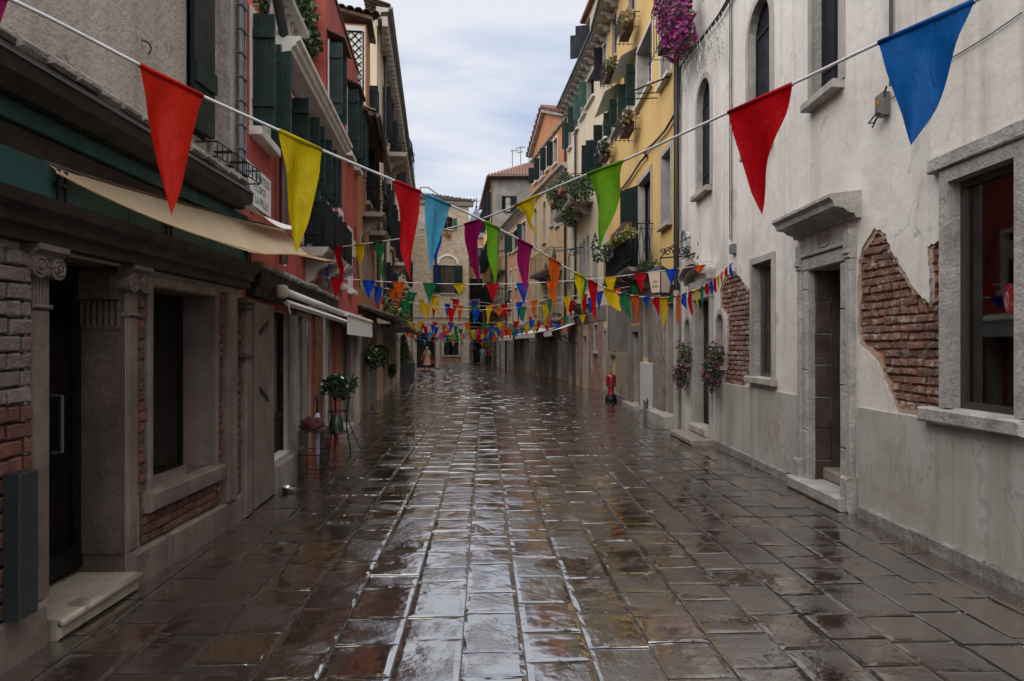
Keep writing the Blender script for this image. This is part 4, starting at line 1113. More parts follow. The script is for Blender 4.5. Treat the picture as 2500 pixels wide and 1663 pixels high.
# ground floor: brick, doors
B0 = B
D(1476, 1482, 808, ref=1482, mat=M_dim, stone=M_stone, sur=.12, z0=.05, handle=False)
D(1425, 1434, 822, ref=1434, mat=M_greymetal, stone=M_stone, sur=.08, z0=.05)
a, b, z0, z1 = f.rect(1452, 1460, 793, 858, 1460); window(B, a, b, z0, z1, sur=.08, stone=M_stone, mull=False, bars=3)
D(1407, 1412, 812, ref=1412, glass=True, mat=M_wood_d, stone=M_stone_dark, sur=.1, z0=.35)
D(1390, 1396, 812, ref=1396, glass=True, mat=M_wood_d, stone=M_stone_dark, sur=.1, z0=.35)
B.finish([(0.002, -.05), (f.L, -.05), (f.L, 12.45), (0.002, 12.45)], M_cream, M_stone, depth=7)
slabp('brickwork', 1437, 1451, -.03, 2.5, .02, M_brickwork_y); slabp('brickwork', 1461, 1474, -.03, 2.5, .02, M_brickwork_y); slabp('brickwork', 1451, 1461, -.03, 1.25, .018, M_brickwork_y); slabp('brickwork', 1416, 1423, -.03, 2.5, .02, M_brickwork_y)
slabp('shabby_render', 1385, 1389, -.03, 2.9, .02, M_shabby); slabp('shabby_render', 1398, 1406, -.03, 2.9, .02, M_shabby)
slabp('shabby_render', 1386, 1481, 2.52, 3.05, .03, M_shabby)
eave(B, 0, f.L, 12.35, .45, .62)
bal = balcony(B, f.u(1449), f.u(1398), 7.15, .85, .9, 14, .14, M_stone, 3, label='stone balcony with hanging plants')
bal = balcony(B, f.u(1444), f.u(1412), 3.35, .6, .9, 14, .12, M_stone, 3, label='small low balcony on stone brackets')
pipe(B, f.u(1410), 2.6, 11.5, .05, .09, M_pipe_d)
# attic dormer behind the eaves
m = MB(); p0 = f.P(f.u(1446), 12.5, -.5); q0 = f.P(f.u(1402), 12.5, -.5)
fd = F((p0.x, p0.y), (q0.x, q0.y), 'R')
att = MB(); att.fbox(fd, 0, fd.L, 12.4, 15.6, -3, 0); at = att.build('attic', M_cream, B.root)
for u0, u1, vt, vb in ((1418, 1424, 70, 128), (1432, 1440, 42, 100)):
    a, b = sorted((fd.u(u0), fd.u(u1))); z0, z1 = fd.px(u1, vb)[1], fd.px(u1, vt)[1]
    MB().fbox(fd, a, b, z0, z1, .001, .03).build('attic_window', M_navy, at)
    boards(MB(), fd.P(b, z0, .03), Vector((fd.n.x, fd.n.y, 0)) * .42 + Vector((fd.t.x, fd.t.y, 0)) * .15, Vector((0, 0, z1 - z0)), Vector((fd.t.x, fd.t.y, 0)) * .04, 3).build('shutter', M_navy, at)
MB().sweep(fd, -.2, fd.L + .2, [(-3.2, 15.6), (.2, 15.6), (.22, 15.7), (-3.2, 16.6)]).build('attic_roof', M_tile, at)
cream_house = B

# ================================================================== R4 the terracotta gabled house
B = Bld('gabled_house', 'terracotta gabled house with ochre lower floors', FR4); f = FR4
gl = f.L; pk = f.u(1331.6)
for u0, u1, vt, vb in ((1305, 1313, 400, 440), (1318, 1329, 373, 428), (1334, 1341, 353, 410), (1351, 1361, 333, 395)):
    W(u0, u1, vt, vb, ref=u1, stone=M_whitepaint, sur=.08, shut=(('b', 97),), sw=.3, shmat=M_shutter_d, label='gable floor window with dark shutters')
for u0, u1, vt, vb in ((1305, 1311, 506, 600), (1326, 1333, 488, 590), (1345, 1352, 500, 548), (1358, 1366, 500, 548)):
    W(u0, u1, vt, vb, ref=u1, arch=1.0, stone=M_stone, sur=.08, sill=True, label='arched window on the ochre floor')
for u0, u1, vt, vb in ((1306, 1311, 665, 765), (1330, 1337, 640, 720), (1352, 1358, 640, 760), (1364, 1371, 640, 760)):
    W(u0, u1, vt, vb, ref=u1, arch=1.0, stone=M_stone, sur=.08, sill=True, curtain=M_curtain if u0 > 1340 else None)
for u0, u1 in ((1308, 1316), (1324, 1330), (1340, 1348), (1362, 1372), (1376, 1381)):
    D(u0, u1, 818, ref=u1, mat=random.choice((M_wood_d, M_wood, M_dim)), stone=M_stone_dark, sur=.09, z0=.08, handle=False)
B.finish([(0.002, -.05), (gl, -.05), (gl, 12.3), (pk, 13.75), (0.002, 12.1)], M_orange2, M_stone, depth=8, roofz=11.9, roof=M_tile)
# ochre render below the string course, pierced like the wall: one thin coat per bay
oc = [h for h in B.holes if h[0][0][1] < 9.6]
wall(f, [(.004, 2.9), (gl - .004, 2.9), (gl - .004, 9.75), (.004, 9.75)], [(h[0], .012) for h in oc if h[0][0][1] > 3.0 and max(p[1] for p in h[0]) < 9.7], M_ochre, B.root, 'ochre_render').location = Vector((f.n.x, f.n.y, 0)) * .012
slabp('ground_floor_render', 1299, 1307, -.03, 2.88, .02, M_shabby); slabp('ground_floor_render', 1318, 1323, -.03, 2.88, .02, M_brickwork_y); slabp('ground_floor_render', 1331, 1339, -.03, 2.88, .02, M_stone_dark); slabp('ground_floor_render', 1349, 1361, -.03, 2.88, .02, M_shabby)
cornice(B, 0, gl, 9.75, [(0, 0), (.08, 0), (.16, .1), (.3, .14), (.32, .24), (0, .28)], M_stone)
for i in range(14):
    a = gl * (i + .5) / 14; MB().sweep(f, a - .07, a + .07, [(.0, 9.74), (.2, 9.74), (.12, 9.6), (0, 9.55)]).build('corbel', M_stone_dark, B.root)
for (p, q) in (((0, 12.1), (pk, 13.75)), ((pk, 13.75), (gl, 12.3))):
    m = MB(); m.prism(f, [p, q, (q[0], q[1] + .22), (p[0], p[1] + .22)], -.1, .22); m.build('gable_moulding', M_stone, B.root)
cornice(B, 0, gl, 12.02, [(0, 0), (.1, 0), (.14, .08), (0, .1)], M_stone, 'string_course')
m = MB(); sl = 2.0
for (p, q) in (((-.2, 12.2), (pk, 13.98)), ((pk, 13.98), (gl + .2, 12.4))):
    m.face([f.P(p[0], p[1], .3), f.P(q[0], q[1], .3), f.P(q[0], q[1], -6), f.P(p[0], p[1], -6)])
    nn = 9
    for i in range(nn):
        t0 = (i + .5) / nn; a, z = p[0] + (q[0] - p[0]) * t0, p[1] + (q[1] - p[1]) * t0 + .05
        m.tube([f.P(a, z, .32), f.P(a, z, -6)], .11, 6)
m.build('roof_tiles', M_tile, B.root, fix=False)['kind'] = 'stuff'
balcony(B, f.u(1374), f.u(1322), 5.3, .65, .95, 18, .12, M_stone_dark, 3, label='iron balcony on the ochre floor')
balcony(B, f.u(1372), f.u(1334), 2.95, .45, .9, 14, .1, M_stone_dark, 3, label='low iron balcony above the shops')
pipe(B, .12, 2.5, 12, .05, .08, M_pipe_d)
gabled_house = B

# ================================================================== R5 the long ochre house at the bend
B = Bld('ochre_house', 'long peach and ochre house where the street bends', FR5); f = FR5
for u0, u1, vt, vb in ((1275, 1284, 538, 595), (1252, 1263, 558, 608), (1243, 1248, 568, 615)):
    W(u0, u1, vt, vb, ref=u1, stone=M_whitepaint, sur=.1, shut=(('b', 97),), sw=.3, shmat=M_shutter, label='top floor window with green shutters')
for u0, u1, vt, vb in ((1277, 1284, 655, 692), (1244, 1249, 658, 705), (1258, 1262, 655, 700)):
    W(u0, u1, vt, vb, ref=u1, stone=M_whitepaint, sur=.12, leaf=M_whitepaint)
for u0, u1 in ((1272, 1277), (1278, 1284), (1244, 1249), (1257, 1262)):
    W(u0, u1, 735, 787, ref=u1, stone=M_whitepaint, sur=.1, leaf=M_whitepaint)
for k, u0 in enumerate((1208, 1216, 1225, 1233)):
    W(u0, u0 + 4, 575 + k * -3, 612 - k * 2, ref=u0 + 4, stone=M_stone_dark, sur=.06); W(u0, u0 + 4, 665, 700, ref=u0 + 4, stone=M_stone_dark, sur=.06); W(u0, u0 + 4, 715, 762, ref=u0 + 4, stone=M_stone_dark, sur=.06)
for u0, u1 in ((1284, 1293), (1270, 1278), (1256, 1262), (1247, 1252), (1236, 1241), (1225, 1231), (1214, 1219)):
    D(u0, u1, 826, ref=u1, mat=random.choice((M_wood_d, M_wood, M_dim)), stone=M_stone, sur=.14, z0=.08, handle=False)
B.finish([(0.002, -.05), (f.L, -.05), (f.L, 9.85), (0.002, 9.85)], M_peach, M_stone, depth=7)
a = f.u(1239)
far_coat = [h for h in B.holes if h[0][0][0] > a + .1 and h[0][0][1] > 2.9]
wall(f, [(a, 2.9), (f.L - .004, 2.9), (f.L - .004, 9.8), (a, 9.8)], [(h[0], .012) for h in far_coat], M_ochre, B.root, 'ochre_render').location = Vector((f.n.x, f.n.y, 0)) * .012
for k, (u0, u1) in enumerate(((1293, 1298), (1278, 1284), (1262, 1270), (1252, 1256), (1241, 1247), (1231, 1236), (1219, 1225), (1206, 1214))):
    slabp('ground_floor_render', u0, u1, -.03, 2.75, .02, (M_shabby, M_stone, M_brickwork_y, M_shabby)[k % 4])
slabp('ground_floor_band', 1206, 1298, 2.76, 3.05, .1, M_shabby)
eave(B, 0, f.L, 9.75, .35, .6, gutter=True)
pipe(B, f.u(1238.5), 0, 9.6, .06, .1, M_pipe_d)
balcony(B, f.u(1236), f.u(1207), 7.0, .35, .9, 18, .1, M_stone_dark, 2); balcony(B, f.u(1236), f.u(1207), 4.1, .35, .9, 18, .1, M_stone_dark, 2)
ochre_house = B
# ================================================================== L1 the corner shop with the ionic pilasters
B = Bld('old_shop_house', 'dark old shop house with ionic pilasters and teal fascia boards', FL1); f = FL1
root = B.root
s = f.u
# openings: door between the pilasters, display window
ds0, ds1 = s(109), s(305)
B.holes.append((opening(ds0, ds1, .10, 2.12), .34))
ws0, ws1 = s(359), s(515)
B.holes.append((opening(ws0, ws1, .60, 2.02), .27))
# upper window
us0, us1 = s(455), s(500)
uz0 = f.px(455, 330)[1]
window(B, us0, us1 + .02, 3.3, 5.6, depth=.18, sur=0, mull=False, sill=False, shut=(('a', 4),), shmat=M_shutter_d, sw=us1 - us0, label='tall dark shuttered window on the upper floor', glass=False)
B.finish([(0, -.05), (f.L, -.05), (f.L, 7.6), (0, 7.6)], M_beige_wall, M_stone_shade, depth=6)
# stone jamb of the upper window
MB().chamf(f, us1 + .03, us1 + .42, 3.1, 7.5, -.02, .05, .02, wob=.01).build('window_pier', M_stone_rough, root)
# plinth stones
for a, b in ((.3, s(100) - 0.02), (ds1 - .0, s(392)), (s(392), s(498)), (s(498), s(580))):
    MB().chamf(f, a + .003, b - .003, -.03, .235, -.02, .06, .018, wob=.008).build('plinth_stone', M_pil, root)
# lower wall: stone facing with brick panels
def lb(name, a, b, z0, z1, dd, mat, wob=.004): return MB().chamf(f, a + .002, b - .002, z0, z1, -.01, dd, .01, wob=wob).build(name, mat, root)
bkl = MB().fbox(f, 2.9, s(54), .235, 2.1, .002, .012).build('brick_panel', M_mortar, root)
brick_wall(f, bkl, 5.2, s(55), .25, 2.08, .055, M_brick_pale, seed=4, bh=.088, bw=.2, matfn=lambda a, z: M_brick_pale if z > 1.27 else M_brick_l, rough=.008)
bkl = MB().fbox(f, s(338), s(521), .235, .56, .002, .012).build('brick_panel', M_mortar, root)
brick_wall(f, bkl, s(338), s(530), .245, .575, .035, M_brick_l, seed=6, bh=.066, bw=.2)
bkl = MB().fbox(f, s(521), s(537), .5, 2.05, .002, .012).build('brick_panel', M_mortar, root)
brick_wall(f, bkl, s(522), s(536), .58, 2.05, .035, M_brick_l, seed=7, bh=.07, bw=.13)
bkl = MB().fbox(f, s(562), s(586), .235, 2.05, .002, .012).build('brick_panel', M_mortar, root)
brick_wall(f, bkl, s(562), s(585), .24, 2.05, .035, M_brick_l, seed=8, bh=.078, bw=.16)
bkl = MB().fbox(f, s(331), s(345), .6, 2.0, .002, .012).build('brick_panel', M_mortar, root)
brick_wall(f, bkl, s(331), s(345), .6, 1.95, .04, M_brick_l, seed=9, bh=.07, bw=.12)
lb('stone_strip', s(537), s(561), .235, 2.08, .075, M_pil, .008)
# ionic pilaster beside the door
def pilaster(a, b, z0, z1, dd, lab, back=0.0):
    p = MB(); p.chamf(f, a, b, z0, z1 - .34, -.3, dd, .01, wob=.003)
    p.chamf(f, a - .012, b + .012, z1 - .338, z1 - .312, -.3, dd + .014, .008)
    n = 5; w = (b - a)
    for i in range(n):     # fluted neck
        p.tube([f.P(a + w * (i + .5) / n, z1 - .31, dd - .012), f.P(a + w * (i + .5) / n, z1 - .16, dd - .012)], w / n * .46, 8)
    p.fbox(f, a + .004, b - .004, z1 - .312, z1 - .155, -.3, dd - .014)
    o = p.build('pilaster', M_pil, root); o['label'] = lab
    c = MB(); cx = (a + b) / 2; R0 = .062
    for sg in (-1, 1):     # volutes
        q = cx + sg * (w * .5 + .005); zc = z1 - .115
        c.tube([f.P(q, zc, dd - .09), f.P(q, zc, dd + .045)], R0, 16)
        sp = [(R0 * (1 - t / 15) * .9, t * .95) for t in range(15)]
        c.tube([f.P(q + sg * -r * math.cos(th), zc + r * math.sin(th), dd + .047) for r, th in sp], .008, 5)
        c.tube([f.P(q, zc, dd + .04), f.P(q, zc, dd + .058)], .014, 8)
    for i in range(4):     # egg and dart between them
        x = cx + (i - 1.5) * w * .22; c.lathe(f.P(x, z1 - .135, dd + .02), [(.006, -.03), (.018, -.012), (.02, .012), (.012, .035)], 8)
    c.fbox(f, a - .01, b + .01, z1 - .155, z1 - .07, -.02, dd + .02)
    c.sweep(f, a - .055, b + .055, [(-.02, z1 - .07), (dd + .03, z1 - .07), (dd + .045, z1 - .05), (dd + .075, z1 - .03), (dd + .075, z1), (-.02, z1)])
    c.build('capital', M_pil, o); return o
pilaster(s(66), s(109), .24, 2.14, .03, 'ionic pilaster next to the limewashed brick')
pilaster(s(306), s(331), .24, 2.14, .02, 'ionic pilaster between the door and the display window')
# dark inner pier with fluted band seen inside the doorway
pier = MB(); pier.fbox(f, ds1 - .012, ds1 - .003, .24, 1.72, -.33, -.01)
for i in range(8): pier.tube([f.P(ds1 - .006, 1.74, -.32 + i * .04), f.P(ds1 - .006, 1.90, -.32 + i * .04)], .018, 6)
pier.fbox(f, ds1 - .02, ds1 - .003, 1.715, 1.74, -.33, -.01); pier.fbox(f, ds1 - .045, ds1 - .003, 1.91, 2.1, -.33, -.02)
pier.build('door_pier', M_stone_shade, root)
# door: glazed, black frame, two tall pulls, poster
dm = MB(); dd = -.33; mid = (ds0 + ds1) / 2
for a, b in ((ds0, ds0 + .05), (mid - .03, mid + .03), (ds1 - .05, ds1)): dm.fbox(f, a, b, .16, 2.12, dd, dd + .05)
dm.fbox(f, ds0 + .05, mid - .03, 2.02, 2.12, dd, dd + .05); dm.fbox(f, mid + .03, ds1 - .05, 2.02, 2.12, dd, dd + .05)
dm.fbox(f, ds0 + .05, mid - .03, .16, .30, dd, dd + .05); dm.fbox(f, mid + .03, ds1 - .05, .16, .30, dd, dd + .05)
sd = dm.build('door', M_iron, root); sd['label'] = 'glazed black double door with steel pulls'
MB().fbox(f, ds0 + .04, ds1 - .04, .29, 2.03, dd + .015, dd + .022).build('pane', M_glass, sd)
MB().fbox(f, ds0 - .3, ds1 + .3, .1, 2.2, dd - 1.3, dd - 1.29).build('room_behind', M_dark, sd)
for x in (mid - .09, mid + .09):
    MB().tube([f.P(x, .95, dd + .05), f.P(x, .95, dd + .11), f.P(x, 1.3, dd + .11), f.P(x, 1.3, dd + .05)], .011, 8).build('handle', M_greymetal, sd)
p0 = ds0 + .07
post = MB().fbox(f, p0, mid - .06, .36, .92, dd + .024, dd + .026).build('poster', plain('grey_poster', (0.11, 0.12, 0.125), .5), sd); post['label'] = 'grey poster with black leaping figures behind the glass'
fg = MB()
for pl in ([(0, .0), (.18, .05), (.5, .5), (.9, .62), (.98, .55), (.95, .42), (.6, .38), (.35, .12), (.1, -.0)], [(.02, .45), (.18, .75), (.24, .74), (.2, .58), (.22, .4), (.12, .2), (.02, .2)]):
    w = mid - .06 - p0; fg.prism(f, [(p0 + x * w, .38 + z * .5) for x, z in pl], dd + .0265, dd + .0275)
fg.build('poster_figure', M_ink, sd)
th = MB().chamf(f, ds0 - .02, ds1 + .0, .0, .115, -.34, .10, .02, wob=.003); tho = th.build('threshold', M_marble, root); tho['label'] = 'pale marble door step with rounded nosing'
MB().tube([f.P(ds0 - .02, .098, .1), f.P(ds1, .098, .1)], .022, 10).build('nosing', M_marble, tho, True)
# display window
wf = MB()
wf.chamf(f, ws0 - .06, ws0, .52, 2.05, -.25, .05, .012, wob=.006); wf.chamf(f, ws1, ws1 + .05, .52, 2.05, -.25, .05, .012, wob=.006)
wf.chamf(f, ws0 - .06, ws1 + .06, 2.022, 2.10, -.25, .055, .012, wob=.006)
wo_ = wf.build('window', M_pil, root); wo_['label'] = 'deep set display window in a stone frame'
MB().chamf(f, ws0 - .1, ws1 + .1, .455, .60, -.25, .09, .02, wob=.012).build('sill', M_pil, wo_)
fm = MB()
for a, b, c_, d_ in ((ws0, ws0 + .035, .6, 2.02), (ws1 - .035, ws1, .6, 2.02), (ws0 + .035, ws1 - .035, .6, .635), (ws0 + .035, ws1 - .035, 1.985, 2.02)): fm.fbox(f, a, b, c_, d_, -.27, -.235)
fm.build('frame', M_iron, wo_)
MB().fbox(f, ws0 + .03, ws1 - .03, .63, 1.99, -.256, -.25).build('pane', M_glass, wo_)
rb = MB(); rb.fbox(f, ws0 - .2, ws1 + .2, .4, 2.3, -1.1, -1.09); rb.build('room_behind', M_dim, wo_)
MB().fbox(f, ws0 + .42, ws1 - .06, .62, 2.0, -.36, -.34).build('display_panel', plain('grey_display_board', (0.30, 0.29, 0.28), .7), wo_); MB().fbox(f, ws0 - .1, ws1 + .1, .56, .60, -.9, -.26).build('display_shelf', M_wood, wo_)
# the fascia: stone ledge, black housing, teal boards, dark moulded beam
y0s, y1s = 2.9, 8.5
lg = MB(); n = 26
for i in range(n):
    a, b = y0s + (y1s - .06 - y0s) * i / n, y0s + (y1s - .06 - y0s) * (i + 1) / n
    lg.chamf(f, a, b, 3.0 + random.uniform(-.004, .004), 3.055 + random.uniform(-.006, .012), -.02, .27 + random.uniform(-.008, .006), .02, wob=.006)
lg.build('stone_ledge', M_stone_rough, root)
MB().sweep(f, y0s, y1s - .03, [(-.01, 2.80), (.2, 2.80), (.28, 2.86), (.29, 2.95), (.24, 2.998), (-.01, 2.998)]).build('black_housing', M_wood_d, root)
MB().tube([f.P(y0s, 2.935, .296), f.P(y1s - .03, 2.935, .296)], .006, 5).build('drip_wire', M_greymetal, root)
for k, (z0, z1, dq, mat) in enumerate(((2.70, 2.80, .13, M_teal), (2.565, 2.70, .10, M_wood_d), (2.36, 2.565, .13, M_teal))):
    nb = 3
    for i in range(nb):
        a, b = y0s + (s(572) - y0s) * i / nb, y0s + (s(572) - y0s) * (i + 1) / nb
        MB().chamf(f, a + .001, b - .001, z0 + .001, z1 - .001, -.01, dq, .006).build('fascia_board', mat, root)
MB().sweep(f, y0s, s(585), [(-.01, 2.14), (.10, 2.14), (.10, 2.20), (.14, 2.215), (.14, 2.27), (.19, 2.30), (.20, 2.36), (-.01, 2.36)]).build('moulded_beam', M_wood_d, root)
for u in (360, 567, 83):
    m = MB()
    for o_ in (-.03, .03): m.tube([f.P(s(u) + o_, 2.37, .15), f.P(s(u) + o_, 2.54, .15)], .01, 5)
    m.fbox(f, s(u) - .05, s(u) + .05, 2.45, 2.47, .13, .165); m.build('awning_bracket', M_iron, root)
# conduits at the end of the upper wall, hook, wire racks
m = MB(); c0 = s(583)
for i, o_ in enumerate((-.09, -.065, -.03, -.005, .02)):
    m.tube([f.P(c0 + o_, 2.9, .05 + .012 * (i % 2)), f.P(c0 + o_, 7.5, .05 + .012 * (i % 2))], .022 if i == 0 else .011, 6)
for z in [3.2 + .22 * i for i in range(18)]: m.fbox(f, c0 - .12, c0 + .035, z, z + .012, .02, .08)
for k in range(3): m.tube([f.P(c0 - .06 + .02 * k, 3.05, .07), f.P(c0 - .06, 2.95 - .03 * k, .12), f.P(c0 + .02, 2.9 - .03 * k, .12), f.P(c0 + .05, 2.98, .1), f.P(c0 + .03, 3.2, .06)], .01, 5)
m.build('conduit', M_cable, root)
m = MB()
for i in range(3):
    a = s(470) + i * .32
    for z in (3.12, 3.24): m.tube([f.P(a, z, .02), f.P(a, z, .2), f.P(a + .28, z, .2), f.P(a + .28, z, .02)], .007, 4)
    for q in range(4): m.tube([f.P(a + .28 * q / 3, 3.12, .2), f.P(a + .28 * q / 3, 3.24, .2)], .005, 4)
m.build('wire_rack', M_iron, root)
m = MB(); hs_ = f.px(345, 115); m.tube([f.P(hs_[0], hs_[1] + .05, .0), f.P(hs_[0], hs_[1] + .03, .05), f.P(hs_[0] + .02, hs_[1], .06), f.P(hs_[0], hs_[1] - .05, .05)], .006, 5); m.build('wall_hook', M_iron, root)
# weathered lumps along the foot of the render
lm = MB()
for i in range(16):
    a = y0s + .4 + i * .19 + random.uniform(-.05, .05); lm.chamf(f, a, a + random.uniform(.08, .2), 3.056, 3.09 + random.uniform(0, .07), -.02, .03 + random.uniform(0, .12), .02, wob=.012)
lm.build('mortar_rubble', M_stone_shade, root)
# dark blue box against the brick
bx = MB(); a, z = f.px(58, 1370, .12); bx.chamf(f, s(33, .12), s(80, .12), .26, .98, .07, .15, .006)
tag(bx.build('cable_duct', plain('slate_blue_metal', (0.006, 0.009, 0.011), .6, 0), None, loc=f.P(a, .26, .1)), 'slate blue metal duct standing against the brick beside the shop door', 'duct')
# cream sail awning
aw = empty('cream_awning', f.P(s(528), 2.8, .2), 'cream cloth awning sagging over the shop front, lit from above', 'awning')
t = NT('cream_awning_cloth'); cc = t.mix(t.remap(t.noise(3, 4), .35, .7), (0.78, 0.62, 0.42), (0.68, 0.52, 0.34))
ms = t.n('ShaderNodeMixShader'); ms.inputs[0].default_value = .55; tl = t.n('ShaderNodeBsdfTranslucent'); t.l(cc, tl.inputs[0]); t.l(t.bsdf(cc, .85, t.bump(t.noise(120, 2), .1, .002)), ms.inputs[1]); t.l(tl.outputs[0], ms.inputs[2]); M_cloth = t.done(ms.outputs[0])
NA, NBq = 26, 10; g = []
ya, yb_ = 3.55 + 2.5, 7.25 + 2.5
for i in range(NA + 1):
    q = i / NA; a = ya + (yb_ - ya) * q
    proj = .06 + .46 * min(1, q / .55) ** 1.2
    zt = 2.56 + .30 * q ** 1.25; zb = zt - .05 - .30 * min(1, q / .5)
    for j in range(NBq + 1):
        w = j / NBq
        g.append(f.P(a + .02 * math.sin(w * 3), zt + (zb - zt) * w - .10 * math.sin(math.pi * w) * min(1, q * 2) - .03 * math.sin(math.pi * q * 2) * w, .12 + (proj) * w))
cl = MB(); cl.raw(g, [(i * (NBq + 1) + j, (i + 1) * (NBq + 1) + j, (i + 1) * (NBq + 1) + j + 1, i * (NBq + 1) + j + 1) for i in range(NA) for j in range(NBq)])
cl.build('cloth', M_cloth, aw, True, fix=False)
fl = MB(); gv = []
for i in range(13):      # pale flap folded over the far bar
    for j in range(5):
        w = j / 4; a = 5.9 + 2.5 + 1.35 * i / 12; gv.append(f.P(a, 2.83 + .06 * i / 12 - .09 * math.sin(math.pi * i / 12) * w - .02 * w, .16 + .16 * w))
fl.raw(gv, [(i * 5 + j, (i + 1) * 5 + j, (i + 1) * 5 + j + 1, i * 5 + j + 1) for i in range(12) for j in range(4)]); fl.build('flap', M_awning, aw, True, fix=False)
MB().tube([g[i * (NBq + 1)] for i in range(NA + 1)], .012, 6).build('rail', M_wood, aw, True)
MB().tube([g[i * (NBq + 1) + NBq] for i in range(NA + 1)], 0.006, 6).build('front_bar', M_cloth, aw, True)
MB().tube([g[NA * (NBq + 1) + j] + Vector((0, .012, 0)) for j in range(NBq + 1)], .016, 6).build('end_bar', M_wood_or, aw, True)

# ================================================================== L2 the red house
B = Bld('red_house', 'red rendered house with dark green shutters and a roof terrace', FL2); f = FL2; root = B.root; s = f.u
def Wn(u0, u1, z0, z1, **k): a, b = sorted((B.F.u(u0), B.F.u(u1))); return window(B, a, b, z0, z1, **k)
Wn(613, 655, 3.80, 4.93, stone=M_whitepaint, sur=.07, depth=.12, shut=(('a', 92), ('b', 92)), shmat=M_shutter, label='first red house window with open green shutters', sw=.21)
Wn(708, 736, 3.80, 4.70, stone=M_whitepaint, sur=.07, depth=.12, shut=(('a', 92), ('b', 92)), shmat=M_shutter, label='second red house window with green shutters', sw=.21)
Wn(752, 771, 3.80, 4.70, stone=M_whitepaint, sur=.07, depth=.12, shut=(('a', 92), ('b', 92)), shmat=M_shutter, label='third red house window with green shutters', sw=.21)
Wn(786, 797, 3.85, 4.68, stone=M_whitepaint, sur=.07, depth=.12, shut=(('a', 92), ('b', 92)), shmat=M_shutter, sw=.21)
# balcony doors on the middle floor
for u0, u1 in ((739, 757), (773, 788), (801, 812)):
    Wn(u0, u1, 2.98, 3.74, stone=M_whitepaint, sur=.05, depth=.1, sill=False, shut=(('a', 92), ('b', 92)), shmat=M_shutter, sw=.21, label='low balcony door with dark shutters')
Wn(826, 833, 2.75, 4.0, stone=M_whitepaint, sur=.1, depth=.12, shut=None, label='window in a broad white frame'); Wn(850, 857, 2.75, 3.9, stone=M_whitepaint, sur=.08, depth=.12, shut=None)
# upper block windows
for u0, u1, z0, z1 in ((801, 812, 5.4, 6.6), (846, 855, 5.4, 6.6), (865, 871, 5.4, 6.5)):
    Wn(u0, u1, z0, z1, stone=M_whitepaint, sur=.05, depth=.12, shut=(('a', 92), ('b', 92)), shmat=M_shutter, sw=.21, label='upper window under a sloping stone hood')
    a, b = sorted((f.u(u0), f.u(u1))); MB().sweep(f, a - .12, b + .3, [(0, z1 + .2), (0, z1 + .17), (.28, z1 + .05), (.285, z1 + .08)]).build('stone_hood', M_wood, root)
# ground floor openings
a, b = s(666), s(714); B.holes.append((opening(a, b, .3, 2.02), .2)); gw = (a, b)
for (u0, u1, z1, mat, lab) in ((722, 738, 2.0, M_dim, 'tall grey door beside the shop window'), (744, 752, 2.0, M_shabby, 'plain grey door'), (790, 803, 2.05, M_stone_dark, 'stone blocked doorway'), (833, 851, 2.0, M_wood_d, 'dark open doorway under the white awning'), (860, 864, 2.0, M_shutter_d, 'narrow green door at the end of the red house')):
    a, b = sorted((s(u0), s(u1))); door(B, a, b, .12, z1, depth=.16, mat=mat, sur=.06, stone=M_stone_dark, label=lab, handle=False)
split = s(795)
B.finish([(0.002, -.05), (f.L - .002, -.05), (f.L - .002, 7.6), (split, 7.65), (split, 5.0), (0.002, 5.0)], M_red, M_whitepaint, depth=6, roofz=4.98, roof=M_stone_dark)
# upper block: the wall that looks down the terrace, and its roof edge
m = MB(); m.face([f.P(split, 5.2, 0), f.P(split, 7.65, 0), f.P(split, 9.0, -4), f.P(split, 5.2, -4)]); m.build('terrace_wall', M_red, root, fix=False)
m = MB(); m.prism(f, [(split - .08, 7.66), (f.L, 7.61), (f.L, 7.65), (split - .08, 7.70)], -.2, .03); m.face([f.P(split, 7.73, 0), f.P(f.L, 7.68, 0), f.P(f.L, 9, -4), f.P(split, 9, -4)]); m.build('roof_edge', M_tile_d, root)
# big white cornice with balustrade
c0, c1 = 1.05, 5.2
cor = MB().sweep(f, c0, c1, [(-.01, 4.83), (.05, 4.83), (.24, 4.87), (.25, 4.91), (.29, 4.93), (.30, 4.97), (.34, 4.99), (.345, 5.03), (-.01, 5.03)]).build('cornice', M_whitepaint, root); cor['label'] = 'deep white cornice below the terrace'
bal = MB().fbox(f, c0, c0 + 1.3, 5.032, 5.08, -.12, .2).build('balustrade', M_stone, root)
pr = [(.05, 0), (.05, .03), (.032, .06), (.06, .18), (.05, .28), (.028, .4), (.045, .45), (.05, .5)]
bm = None
a = c0 + .1
while a < c0 + 1.25:
    MB().lathe(f.P(a, 5.081, .04), pr, 10).build('baluster', M_stone, bal, True); a += .2
MB().fbox(f, c0, c0 + 1.3, 5.582, 5.65, -.1, .18).build('handrail', M_stone, bal)
# small iron balconies
for k, (u0, u1) in enumerate(((735, 762), (768, 792), (797, 816))):
    balcony(B, s(u0), s(u1), 2.95, .34, .62, 16, .12, M_stone, 1, label='small black balcony on a white stone slab')
pipe(B, s(672), 2.55, 5.0, .05, .09, M_pipe); pipe(B, s(684), 2.55, 4.6, .02, .05, M_whitepaint, 'conduit')
MB().tube([f.P(s(605), 5.9, .12), f.P(s(625), 5.55, .14), f.P(s(660), 5.0, .16), f.P(s(674), 4.9, .14), f.P(s(674), 4.6, .1)], .055, 8).build('downpipe', M_pipe_d, root)
